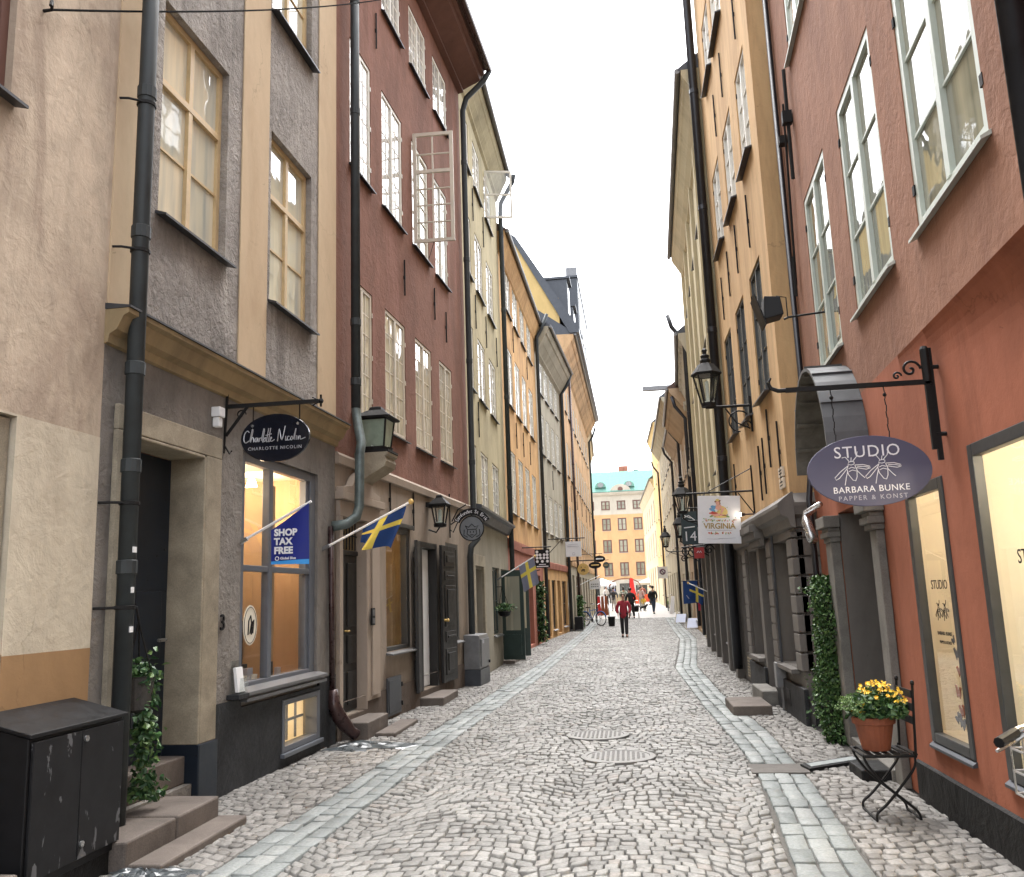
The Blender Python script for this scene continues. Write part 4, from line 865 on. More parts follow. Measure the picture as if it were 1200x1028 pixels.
obj('window_sill', MB().box(S,.28,1.58,.565,.62,.003,.12), M['r2_low'], h, bev=.006); obj('window_sill', MB().box(S,3.15,4.15,.49,.55,.003,.1), M['r2_low'], h, bev=.006)
q = MB()
for z_,p in ((2.2,.12),(2.3,.2),(2.4,.26)): q.box(S,1.9,3.05,z_,z_+.1,.061,p)
obj('door_hood', q, M['r2_low'], h, bev=.006)
f = MB(); f.box(S,.31,.39,.63,2.19,-.41,-.34); f.box(S,1.46,1.54,.63,2.19,-.41,-.34); f.box(S,.39,1.46,2.1,2.19,-.41,-.34); f.box(S,.39,1.46,.63,.7,-.41,-.34); w = obj('shop_window', f, M['brownframe'], h)
obj('pane', MB().box(S,.39,1.46,.7,2.1,-.4,-.38), M['p_cur'], w)
f = MB(); f.box(S,3.21,3.28,.56,2.19,-.28,-.2); f.box(S,4.02,4.09,.56,2.19,-.28,-.2); f.box(S,3.28,4.02,2.12,2.19,-.28,-.2); w = obj('shop_window', f, M['brownframe'], h); obj('pane', MB().box(S,3.28,4.02,.56,2.12,-.27,-.25), M['p_dark'], w)
d = MB(); d.box(S,2.003,2.947,.16,2.19,-.4,-.35)
for a,b in ((2.1,2.42),(2.53,2.85)):
    for c,e in ((.3,.95),(1.1,2.0)): d.box(S,a,b,c,e,-.35,-.335)
dd = obj('door', d, M['wood'], h); obj('handle', MB().lathe(S.pt(2.47,1.1,-.35),[(.015,0),(.03,.04),(.015,.06)],8,axis=S.N), M['gold'], dd)
f = MB(); f.box(S,4.703,5.397,.503,2.197,-.24,-.2); obj('shutter', f, M['darkframe'], h)
q = MB()
for k in range(7): q.box(S,4.72,5.2,.1+k*.05,.125+k*.05,.004,.02)
obj('vent_grille', q, M['surround'], h); obj('cellar_opening', MB().box(S,.85,1.1,.12,.32,.061,.066), M['black'], h)
eave(h,S,0,5.6,15,.4,.4,'sheet','r2_up')
anchors(h,S,[(.35,3.3),(1.6,3.3),(1.05,3.6),(2.0,3.25),(2.5,6.9),(3.6,6.9),(1.2,6.8),(4.6,6.8),(2.6,10.0),(3.7,9.9),(.9,9.9),(4.9,3.4)],.8,.0)
t = thing('street_sign','pair of small cream street name plates on the ochre house corner','sign',tuple(S.pt(.35,2.98,.03)))
q = MB(); q.box(S,.2,.5,2.98,3.1,.003,.03); obj('plate', q, M['ivory'], t); q = MB(); q.box(S,.2,.5,2.83,2.96,.003,.03); obj('plate', q, M['ivory'], t)
q = MB()
for z_ in (3.06,3.02,2.91,2.87): q.box(S,.25,.45,z_-.008,z_+.008,.03,.032)
obj('lettering', q, M['iron'], t)
drainpipe('thick black drainpipe between the ochre and the straw coloured house',S,5.55,.2,14.5,.14,.085,'pipeb',path=[S.pt(5.5,15.1,.75),S.pt(5.5,14.7,.7),S.pt(5.55,14.3,.3),S.pt(5.55,14.0,.14),S.pt(5.55,.2,.14)],joints=(4.,6.5,9.,11.5))
q = MB(); q.lathe(S.pt(5.5,15.1,.7),[(.06,-.5),(.1,-.3),(.2,-.05),(.28,.4),(.3,.75),(.28,.8)],14); tt = obj('rain_hopper', q, M['sheet'], None, label='dark sheet metal rain hopper hanging at the roof edge of the ochre house', cat='hopper')

# ---- further houses on the right
tc = [(.5,1.5),(2.6,3.6),(4.7,5.7),(6.8,7.8),(8.9,9.8)]
hT = plain_house('straw coloured townhouse with grey shop base just past the ochre house',T,11.8,'t_up','r2_low',3.0,tc,[(4.2,6.0),(7.2,8.9),(9.9,11.3)],3,GR,fm='white',pm='p_grey',over=.36,rise=.25,lows=[(.6,1.5,.1,2.4,'dark'),(2.2,3.4,.5,2.4,'win'),(4.2,5.2,.1,2.4,'door'),(6,7.3,.5,2.4,'win'),(8,9.2,.1,2.4,'dark')],roofm='sheet')
for k in range(6): obj('pilaster', MB().box(T,.05+2.05*k,.3+2.05*k,3.3,11.6,.003,.09), M['t_up'], hT)
obj('shop_cornice', MB().prism(T,[(.006,2.75),(.15,2.78),(.3,2.95),(.42,3.05),(.42,3.1),(.006,3.25)],.05,10.3), M['sheet'], hT)
for a in (.15,1.75,3.7,5.5,7.6,9.5): obj('base_pilaster', MB().box(T,a,a+.3,0,2.75,.006,.14), M['r2_low'], hT, bev=.01)
vc = [(.7,1.7),(3.0,4.0),(5.2,6.2)]
hV = plain_house('pale grey townhouse with bay ornaments on the right, past the straw coloured house',V,9.2,'v_up','y_up',3.1,vc,[(4.2,5.7),(6.7,8.2)],2,GR,fm='white',pm='p_grey',over=.32,rise=.35,lows=[(.6,1.7,.1,2.4,'door'),(2.6,4.2,.4,2.4,'win'),(5,6.3,.1,2.4,'dark')],roofm='sheet',zbase=0)
for k in range(16): obj('modillion', MB().box(V,.2+.43*k,.34+.43*k,9.2,9.36,.1,.3), M['v_up'], hV)
for a,b in vc:
    for z in (5.78,8.28): obj('window_hood', MB().prism(V,[(.004,z),(.16,z+.05),(.2,z+.16),(.004,z+.22)],a-.1,b+.1), M['v_up'], hV)
wc = [(.7,1.7),(2.7,3.7),(4.7,5.7),(6.5,7.4)]
hW = plain_house('rose brown townhouse with deep eaves on the right',W_,8.9,'w_up','w_up',3.2,wc,[(4.2,5.6),(6.6,8.0)],2,GR,fm='ivory',pm='p_grey',over=.7,rise=.5,lows=[(.7,2,.1,2.4,'dark'),(3,4.4,.4,2.4,'win'),(5.4,6.6,.1,2.4,'door')],zbase=.02,course=(3.1,3.3,'t_up'))
xc = [(.7,1.7),(2.7,3.7),(4.7,5.7),(6.6,7.5)]
hX = plain_house('mauve townhouse on the right behind the rose brown one',X_,9.3,'x_up','y_up',3.2,xc,[(4.3,5.8),(6.9,8.4)],2,GR,over=.5,rise=.4,lows=[(.7,2,.1,2.4,'win'),(3,4.2,.1,2.4,'dark'),(5.4,6.6,.1,2.4,'door')],zbase=.1,roofm='sheet')
yc = [(1+2.6*i,2.2+2.6*i) for i in range(7)]
hY = plain_house('stone grey townhouse with three rows of white windows on the right, before the yellow house',Y_,12.2,'y_up','y_up',3.3,yc,[(4.2,5.7),(6.8,8.3),(9.3,10.7)],3,GR,over=.5,rise=.4,lows=[(1+3*i,2.2+3*i,.1,2.5,('dark','win')[i%2]) for i in range(6)],zbase=.25,roofm='sheet')
plain_house('yellow townhouse at the far end of the right row',R8,14.6,'yellow','cream',3.4,[(1.2,2.2),(4.5,5.5),(7.8,8.8)],[(4.6,6.2),(7.6,9.2),(10.6,12)],3,GR,over=.3,rise=.4,lows=[(1,2,.1,2.6,'door'),(4,5,.1,2.6,'win')],zbase=.5,roofm='sheet')
h9 = plain_house('cream corner house with a heavy cornice and tall narrow windows beside the square',R9,11.2,'cream','cream',4.2,[(1.5,2.6),(5.5,6.6),(9.5,10.6),(13.5,14.6),(17.5,18.6),(21.5,22.6)],[(4.9,7.2),(8.0,10.0)],2,GR,fm='endgrey',pm='p_grey',over=.35,rise=.5,lows=[(1.5+4*i,2.6+4*i,.3,3.4,'win') for i in range(6)],zbase=.55,roofm='sheet')
hb = MB(); hb.box(X_,3.0,3.3,11.9,12.12,-1.2,1.6); hb.box(X_,2.6,3.8,9.9,12.6,-2.6,-1.2); obj('roof_hoist', hb, M['sheetlight'], hX)
for lab,fr,s_,zt,mt in (('black drainpipe between the straw coloured and the pale grey house',V,.1,9.9,'pipeb'),('dark drainpipe between the pale grey and the rose brown house',W_,.1,8.8,'pipeb'),('black drainpipe with a kink between the rose brown and the mauve house',X_,.1,9.2,'pipeb'),('black drainpipe between the mauve and the stone grey house',Y_,.1,9.4,'pipeb'),('black drainpipe between the stone grey and the yellow house',R8,.1,11.5,'shoe')):
    drainpipe(lab,fr,s_,.3,zt,.14,.07,mt,path=[fr.pt(s_,zt+.3,.6),fr.pt(s_,zt-.1,.5),fr.pt(s_,zt-.6,.14),fr.pt(s_,.3,.14)],joints=(4.,7.))

# ---- the house across the square
EN = Fr((-8.55,122),(9.45,122)); Z0 = .59
h = thing('townhouse','peach coloured house with green copper roof closing the street beyond the square','house',(0,122,Z0),'houses around the square')
cx = [9+x for x in (-7.1,-4.92,-2.75,-.6,1.57,3.75,5.9)]; rows = [(3.9,5.75),(7.05,8.85),(10.1,11.8),(12.95,14.2)]
eo = [(c-.6,c+.6,a,b) for c in cx for a,b in rows]
obj('wall', shell_mb(EN,0.01,17.99,3.4,12.3,14,wall_mb(EN,0,18,3.4,12.3,[o for o in eo if o[2]<12],.15)), M['end'], h)
obj('attic_wall', wall_mb(EN,0,18,12.3,15.1,[o for o in eo if o[2]>12],.15,.004), M['endgrey'], h)
obj('ground_floor', wall_mb(EN,0,18,Z0-.2,3.4,[(c-.8,c+.8,Z0,2.9,.2) for c in cx],.2,.004), M['endgrey'], h)
for o in eo: window(h,EN,*o,2,2,'brownframe','p_near',.04,.16,.06,sill='endgrey')
for c in cx: window(h,EN,c-.8,c+.8,Z0,2.9,2,2,'darkframe','p_dark',.08,.08,sill=None)
obj('cornice', MB().prism(EN,[(.006,14.9),(.3,15.0),(.5,15.2),(.55,15.35),(.006,15.4)],-.3,18.3), M['endgrey'], h)
ar = [(1.5*math.cos(a),1.25*math.sin(a)) for a in [math.pi*i/12 for i in range(13)]]
pd = MB().plate(EN.pt(8.4,15.2,.12),EN.D,UP,EN.N,ar,.5); obj('pediment', pd, M['endgrey'], h); obj('medallion', MB().lathe(EN.pt(8.4,15.75,.37),[(.35,0),(.3,.06),(.01,.08)],14,axis=EN.N), M['brownframe'], h)
obj('roof', MB().prism(EN,[(.5,15.405),(.5,15.45),(-2.6,18.6),(-8,19),(-14,15.4)],-.2,18.2), M['copper'], h)
sm_ = MB()
for k in range(46):
    a = .1+.39*k; sm_.prism(EN,[(.5,15.45),(.5,15.5),(-2.6,18.65),(-2.6,18.6)],a,a+.05)
obj('roof_seams', sm_, M['copper'], h)
for x in (-3.3,.6):
    d = MB(); d.plate(EN.pt(9+x,16.1,-.6),EN.D,UP,EN.N,[(.75*math.cos(a),.75*math.sin(a)) for a in [math.pi*i/10 for i in range(11)]],1.6); dm = obj('dormer', d, M['copper'], h); obj('dormer_window', MB().plate(EN.pt(9+x,16.15,.22),EN.D,UP,EN.N,[(.42*math.cos(a),.3+.36*math.sin(a)) for a in [math.pi*i/8 for i in range(16)]],.06), M['p_dark'], dm)
obj('chimney', MB().box(EN,8.3,9.6,18,19.5,-5,-3.6), M['e_low'], h)
h = thing('townhouse','dark slate roofed house peeping over the cream corner house beyond the square','house',(7,140,Z0),'houses around the square')
b2 = Fr((1.5,140),(12,140)); obj('wall', MB().box(b2,0,10,Z0,17.5,-8,0), M['endgrey'], h); obj('roof', MB().prism(b2,[(.4,17.505),(-3,20.5),(-6,20.5),(-8,17.505)],-.2,10.2), M['sheet'], h); obj('chimney', MB().box(b2,.6,1.4,19,21.3,-4,-3), M['sheet'], h)
# ================================================================== street things
X3 = Vector((1,0,0)); Y3 = Vector((0,1,0))
def ell(rx, rz, n=40): return [(rx*math.cos(2*math.pi*i/n), rz*math.sin(2*math.pi*i/n)) for i in range(n)]
# ---- black cabinet
t = thing('utility_cabinet','scratched black metal cabinet with sloping lid and two doors against the beige house','cabinet',(-3.44,5.05,0))
cf = Fr((-3.26,4.60),(-3.26,5.51))
obj('body', MB().prism(cf,[(0,.14),(0,.93),(-.345,1.02),(-.345,.14)],0,.91), M['black'], t, bev=.006)
obj('base', MB().box(cf,.03,.88,-.03,.14,-.33,-.02), M['blackplinth'], t)
obj('lid', MB().prism(cf,[(.025,.932),(.025,.955),(-.36,1.055),(-.36,1.03)],-.02,.93), M['black'], t, bev=.005)
def scratched():
    m, nt, p = newmat('scratched_black_paint'); geo = nd(nt,'ShaderNodeNewGeometry'); mp = nd(nt,'ShaderNodeMapping'); mp.inputs['Scale'].default_value = (9,9,3.2); nt.links.new(geo.outputs['Position'], mp.inputs['Vector'])
    n = noise(nt,1.,5,.55,mp.outputs[0],.4); r = ramp(nt,n.outputs['Fac'],[(.6,0.),(.612,1.)]); n2 = noise(nt,7.,6,.7,geo.outputs['Position'])
    base = ramp(nt,n2.outputs['Fac'],[(.3,(.007,.007,.008)),(.7,(.014,.014,.016))])
    nt.links.new(mixc(nt,r.outputs['Color'],base.outputs['Color'],(.11,.11,.115)), p.inputs['Base Color']); p.inputs['Roughness'].default_value = .5; p.inputs['Specular IOR Level'].default_value = .25; return m
MS = scratched()
for a,b in ((.02,.452),(.458,.89)):
    dr = obj('door', MB().box(cf,a,b,.19,.91,.001,.02), MS, t, bev=.004)
    ls = .49 if a > .2 else None
    if ls:
        [obj('lock', MB().lathe(cf.pt(ls,zl,.02),[(.018,0),(.018,.012),(.01,.014)],10,axis=(1,0,0)), M['silver'], dr) for zl in (.86,.27)]
# ---- stone steps
def step(label, c, mat='granite', name='stone_step', bev=.015, grp='stone doorsteps'):
    x0,x1,y0,y1,z0,z1 = c; q = MB().hexa([(x0,y0,z0),(x1,y0,z0),(x1,y1,z0),(x0,y1,z0),(x0,y0,z1),(x1,y0,z1),(x1,y1,z1),(x0,y1,z1)])
    return obj(name, q, M[mat], None, label=label, cat='step', group=grp, bev=bev)
step('brown stone step right below the dark blue door of the grey house',(-3.62,-3.17,5.45,6.08,-.05,.185))
step('grey stone step with worn edge below the dark blue door, beside the brown one',(-3.60,-3.165,6.09,6.72,-.05,.19))
step('long low stone slab on the setts before the dark blue door steps',(-3.16,-2.93,5.45,6.7,-.05,.055))
step('speckled stone step at the bottom left corner of the picture, left of the black cabinet',(-3.64,-3.2,3.7,4.5,-.05,.28))
step('stone step filling the panelled dark door of the red house',(-3.5,-3.12,10.5,11.4,-.05,.2))
step('flat stone slab before the panelled dark door of the red house',(-3.1,-2.85,10.7,11.9,-.05,.05))
step('pale stone step in front of the open double door of the red house',(-3.3,-2.88,13.7,14.9,-.05,.12))
step('stone step low under the green doors of the olive house',(-3.08,-2.8,21.8,23.1,-.05,.08))
step('reddish flat stone step standing out on the right pavement',(1.27,1.76,12.0,13.0,-.05,.12),'granite')
step('grey stone step at the door of the grey stone base, higher than the flat one',(1.77,2.0,12.9,13.95,-.05,.2),'greystone')
step('small black step at the stone doorway behind the folding chair',(1.84,2.14,7.95,8.4,-.05,.09),'blackplinth')
# ---- drain things on the ground
def manhole(label, x, y, r):
    t = thing('manhole_cover',label,'manhole cover',(x,y,0),'round manhole covers in the roadway')
    obj('frame_ring', MB().lathe((x,y,-.02),[(r,0),(r,.03),(r-.02,.034),(r-.055,.033),(r-.055,.0)],40), M['lead'], t)
    q = MB(); q.lathe((x,y,-.02),[(r-.06,0),(r-.06,.03),(.001,.032)],40)
    k = int(r*2/.05)
    for i in range(-k//2,k//2+1):
        for j in range(-k//2,k//2+1):
            a,b = i*.05,j*.05
            if a*a+b*b < (r-.09)**2: q.hexa([(x+a-.014,y+b-.014,.011),(x+a+.014,y+b-.014,.011),(x+a+.014,y+b+.014,.011),(x+a-.014,y+b+.014,.011),(x+a-.011,y+b-.011,.018),(x+a+.011,y+b-.011,.018),(x+a+.011,y+b+.011,.018),(x+a-.011,y+b+.011,.018)])
    obj('lid', q, M['lead'], t)
manhole('round ribbed manhole cover in the roadway, the nearer of the two',-.18,9.22,.37)
manhole('round manhole cover in the roadway, the farther of the two',-.43,10.6,.36)
obj('drain_slab', MB().hexa([(1.0,8.3,-.02),(1.5,8.3,-.02),(1.5,8.7,-.02),(1.0,8.7,-.02),(1.0,8.3,.012),(1.5,8.3,.012),(1.5,8.7,.012),(1.0,8.7,.012)]), stone('brown_slab',(.11,.1,.09),.7,60,.3,.2), None, label='plain brownish grey slab let into the right gutter stones', cat='slab', bev=.006)
sm = thing('metal_strip','long shiny metal channel cover lying from the gutter to the stone doorway','drain strip',(1.75,8.65,0))
q = MB(); q.hexa([(1.5,8.36,.0),(2.02,8.72,.0),(2.0,8.95,.0),(1.46,8.58,.0),(1.5,8.36,.03),(2.02,8.72,.03),(2.0,8.95,.03),(1.46,8.58,.03)]); obj('plate', q, M['iron'], sm)
q = MB(); q.hexa([(1.53,8.43,.031),(2.0,8.75,.031),(1.99,8.89,.031),(1.51,8.56,.031),(1.53,8.43,.036),(2.0,8.75,.036),(1.99,8.89,.036),(1.51,8.56,.036)]); obj('grating', q, plain('dull_steel_plate',(.24,.26,.26),.5,0,.2,20.), sm)
def ice(label, cx, cy, rx, ry, seed):
    random.seed(seed); q = MB(); n,k = 9,26; vs = [(cx,cy,.03)]
    for i in range(1,n+1):
        for j in range(k):
            a = 2*math.pi*j/k; r = i/n*(1+.25*math.sin(3*a+seed)+.12*math.sin(7*a)); h = .034*(1-(i/n)**2)*random.uniform(.3,1.2)+(.008 if i<n else -.02)
            vs.append((cx+rx*r*math.cos(a),cy+ry*r*math.sin(a),h))
    fs = [(0,1+j,1+(j+1)%k) for j in range(k)]+[(1+(i-1)*k+j,1+i*k+j,1+i*k+(j+1)%k,1+(i-1)*k+(j+1)%k) for i in range(1,n) for j in range(k)]
    q.add(vs,fs); m_ = plain('wet_dark_ice',(.06,.07,.075),.3,0,.45,9.,.3,.7)
    obj('ice_patch', q, m_, None, label=label, cat='ice', group='thin ice below the rain pipes')
ice('dark glassy ice on the setts between the low stone slab and black cabinet',-3.02,5.42,.3,.2,1)
ice('dark glassy ice spilling from the brown pipe spout of the red house',-2.98,10.05,.5,.32,2)
random.seed(11)
# ---- small things on the grey house
t = thing('wall_sensor','small white sensor box on the grey wall beside the hanging sign','sensor',tuple(B.pt(1.36,3.22,.03)))
obj('body', MB().box(B,1.31,1.41,3.27,3.36,.003,.09), M['whitepaint'], t, bev=.008); obj('eye', MB().box(B,1.325,1.395,3.18,3.268,.01,.075), M['whitepaint'], t, bev=.01)
t = thing('leaflet_holder','clear leaflet holder with white leaflets on the ledge left of the lit window','leaflet holder',tuple(B.pt(1.84,.84,.06)))
obj('ledge', MB().box(B,1.72,1.93,.79,.83,.003,.12), M['plinth'], t)
obj('tray', MB().prism(B,[(.03,.83),(.11,.83),(.115,.97),(.105,.97),(.1,.845),(.05,.845),(.02,1.12),(.01,1.12)],1.77,1.92), M['glass'], t)
obj('leaflet', MB().prism(B,[(.055,.847),(.085,.847),(.055,1.06),(.03,1.06)],1.78,1.91), M['whitepaint'], t)
HS,HZ = 1.86,5.57
t = thing('overhead_wire','thin black wire strung from a wall hook on the beige house up across the facades','wire',tuple(A.pt(2.2,5.35,.1)))
a,b = A.pt(HS,HZ,.06),C.pt(3.55,12.4,.3); obj('cable', MB().tube([a.lerp(b,i/24)+Vector((0,0,-.3*4*(i/24)*(1-i/24)*.5)) for i in range(25)],.008,6), M['cable'], t)
obj('hook', MB().tube([A.pt(HS,HZ,.0),A.pt(HS,HZ,.06),A.pt(HS-.03,HZ+.04,.08),A.pt(HS-.05,HZ-.01,.09)],.012,6), M['iron'], t)
t = thing('window_display','mugs, cards and a round paper emblem displayed behind the warmly lit shop window','shop display',tuple(B.pt(2.7,.85,-.3)))
q = MB(); rr_ = random.Random(3)
for k in range(16):
    s_ = 2.15+rr_.random()*1.4; n_ = -.2-rr_.random()*.5; w_ = .05+rr_.random()*.08; q.box(B,s_,s_+w_,.851,.9+rr_.random()*.2,n_-.05,n_,k%3)
for z in (1.02,1.06,1.1,1.14,1.18,1.22): q.box(B,2.45,2.62,z,z+.025,-.5,-.36,0)
obj('goods', q, [M['letterdim'],M['white'],M['darkframe']], t)
q = MB(); q.box(B,2.95,3.25,.86,1.45,-.62,-.6); obj('display_board', q, M['black'], t)
for k in range(5): obj('mug', MB().lathe(B.pt(2.2+.12*k,.852,-.2-.05*(k%2)),[(.03,0),(.038,.08),(.034,.08),(.03,.01)],12), M['white'], t)
q = MB(); q.plate(B.pt(2.3,1.42,-.064),B.D,UP,B.N,ell(.15,.19,28),.003); em = obj('emblem', q, M['shopcream'], t); q = MB(); q.tube([B.pt(2.3+.13*math.cos(a),1.42+.17*math.sin(a),-.061) for a in [i*.2244 for i in range(29)]],.003,5); stroke(q,B.pt(2.3,1.42,-.061),B.D,UP,[(-.05,-.09),(-.04,.04),(0,.09),(.02,.02),(-.01,-.08)],.008); stroke(q,B.pt(2.3,1.42,-.061),B.D,UP,[(.02,-.09),(.04,.03),(.07,.05),(.05,-.08)],.008); obj('drawing', q, M['iron'], em)
# ---- hanging basket with ivy
t = thing('hanging_plant','trailing ivy in a dark hanging basket on chains beside the thick drainpipe','plant',(-3.44,6.3,.25))
c = Vector((-3.53,6.16,1.0))
obj('basket', MB().lathe(c,[(.05,-.12),(.085,-.1),(.105,.12),(.115,.13),(.1,.13),(.09,.1)],14), M['basket'], t)
q = MB()
for k in range(3): a = 2.1*k; q.tube([c+Vector((.1*math.cos(a),.1*math.sin(a),.12)),Vector((-3.54,6.14,1.52))],.006,5)
q.tube([Vector((-3.6,6.08,1.6)),Vector((-3.55,6.12,1.62)),Vector((-3.54,6.14,1.52))],.01,5); obj('chain', q, M['iron'], t)
pts = [c+Vector((random.gauss(0,.05),random.gauss(0,.06),.16+random.gauss(0,.05))) for _ in range(150)]
for ax,ay,bot,n in ((.04,.03,.3,190),(.05,-.02,.55,110),(.02,.06,.28,180),(-.03,.05,.4,90),(.06,.02,.75,60)):
    for _ in range(n):
        u = random.random(); z = 1.16*(1-u)+bot*u; w_ = .025+.02*math.sin(u*9+ax*40); pts.append((c.x+ax*(1+.5*u)+random.gauss(0,w_),c.y+ay*(1+.7*u)+random.gauss(0,w_*1.2),z))
for _ in range(120): pts.append((c.x+.02+random.gauss(0,.06),c.y+.04+random.gauss(0,.08),.3+abs(random.gauss(0,.06))))
obj('foliage', leaf_mb(pts,.055,droop=.5), M['ivyl'], t)
# ---- signs with brackets
def scroll(mb, o, u, w, r0, turns, r, flip=1):
    mb.tube([Vector(o)+Vector(u)*(r0*(1-k/26)*math.cos(turns*6.283*k/24))+Vector(w)*(flip*r0*(1-k/26)*math.sin(turns*6.283*k/24)) for k in range(25)], r, 6)
t = thing('oval_sign','oval blue-black shop sign with silver handwriting on an iron bracket over the lit window','sign',(-3.08,7.52,2.87),'shop signs on brackets')
q = MB(); q.tube([(-3.58,7.52,2.98),(-3.55,7.52,3.62)],.014,6); q.box(WF,-3.56,-2.68,3.395,3.43,-7.535,-7.505); q.tube([(-3.56,7.52,3.14),(-3.36,7.52,3.4)],.016,6); q.tube([(-3.57,7.52,3.05),(-3.52,7.52,2.97),(-3.5,7.52,3.0)],.008,5)
scroll(q,(-3.42,7.52,3.33),X3,UP,.05,1.2,.007); q.ball((-2.66,7.52,3.412),.026,8); q.tube([(-2.66,7.52,3.36),(-2.66,7.52,3.47)],.01,5); q.tube([(-2.74,7.52,3.45),(-2.66,7.52,3.412),(-2.74,7.52,3.375)],.008,5); obj('bracket', q, M['iron'], t)
q = MB(); q.tube([(-3.3,7.52,3.24),(-3.3,7.52,3.4)],.006,5); q.tube([(-2.86,7.52,3.24),(-2.86,7.52,3.4)],.006,5); obj('hanger', q, M['iron'], t)
bd_ = obj('board', MB().plate((-3.085,7.52,3.095),X3,UP,Y3,ell(.325,.222),.03), M['signblack'], t, bev=.004)
q = MB(); o = Vector((-3.385,7.503,3.06)); k = .0625
W2 = [[(.9,1.5),(.6,1.75),(.2,1.3),(.1,.4),(.4,0),(.9,.3)],[(1.0,.2),(1.35,1.9),(1.45,1.6),(1.1,.05),(1.35,.75),(1.55,.6),(1.6,.05)],[(2.1,.65),(1.85,.6),(1.8,.2),(2.0,.1),(2.15,.65),(2.25,.05)],[(2.4,.65),(2.42,.05),(2.5,.5),(2.75,.65)],[(2.75,.2),(3.1,1.9),(3.2,1.6),(2.95,.1),(3.1,.05)],[(3.3,.65),(3.12,.3),(3.25,.05),(3.42,.3),(3.3,.65),(3.5,.55)],[(3.85,2.0),(3.55,.1),(3.7,.1)],[(4.15,2.0),(3.85,.1),(4.0,.1)],[(3.4,.95),(4.3,1.15)],[(4.05,.3),(4.3,.5),(4.2,.65),(4.1,.15),(4.35,.05),(4.75,.3)],
 [(5.2,.0),(5.45,1.8),(5.85,.15),(6.35,2.2)],[(6.45,.7),(6.42,.08),(6.6,.15)],[(7.0,.6),(6.75,.6),(6.68,.1),(7.05,.12)],[(7.35,.65),(7.15,.3),(7.3,.05),(7.5,.35),(7.35,.65)],[(7.6,.2),(7.95,1.7),(7.9,1.2),(7.7,.08)],[(8.05,.7),(8.0,.08)],[(8.3,.65),(8.3,.08),(8.5,.6),(8.65,.5),(8.65,.1),(9.4,.35)]]
for s_ in W2: stroke(q,o,X3,UP,[(a*k,b*k) for a,b in spline(s_,4)],.0042)
text_mb('CHARLOTTE NICOLIN',.042,(-3.085,7.503,3.0),X3,UP,t=.003,mb=q,space=1.25); obj('lettering', q, M['lettersil'], bd_)
q = MB(); q.lathe((-3.3,7.505,3.215),[(.014,0),(.012,.008)],8,axis=(0,-1,0)); q.lathe((-2.87,7.505,3.215),[(.014,0),(.012,.008)],8,axis=(0,-1,0)); obj('bolt', q, M['silver'], bd_)
t = thing('sale_banner','royal blue banner with white SHOP TAX FREE lettering on a slanting white pole','banner',(-3.55,7.89,2.2))
obj('pole', MB().tube([(-3.56,7.89,2.195),(-2.88,7.89,2.545)],.013,8), M['whitepaint'], t); obj('pole_socket', MB().tube([(-3.6,7.89,2.17),(-3.5,7.89,2.225)],.022,8), M['silver'], t)
q = MB(); n = 12
def BP(u,v): 
    x = -3.27+.37*u; top = 2.295+.24*u-.005; z = top+(1.975-.01*u-top)*v; return Vector((x,7.89+.012*math.sin(u*5+v*2),z))
for i in range(n):
    for j in range(n): q.quad(BP(i/n,j/n),BP((i+1)/n,j/n),BP((i+1)/n,(j+1)/n),BP(i/n,(j+1)/n),1 if j==n-1 else 0)
cl = obj('cloth', q, [M['royal'],M['cyan']], t, smooth=True)
q = MB()
for i,s_ in enumerate(('SHOP','TAX','FREE')): text_mb(s_,.086,(-3.23,7.872,2.262-.083*i),X3,UP,'LEFT',t=.003,mb=q,space=1.02,bold=.004)
e0 = len(q.v); text_mb('Global Blue',.032,(-3.17,7.872,2.025),X3,UP,'LEFT',t=.003,mb=q,bold=.0008); q.tube([(-3.2+.017*math.cos(a),7.872,2.025+.017*math.sin(a)) for a in [i*.4488 for i in range(15)]],.004,5)
obj('lettering', q, M['letter'], cl)
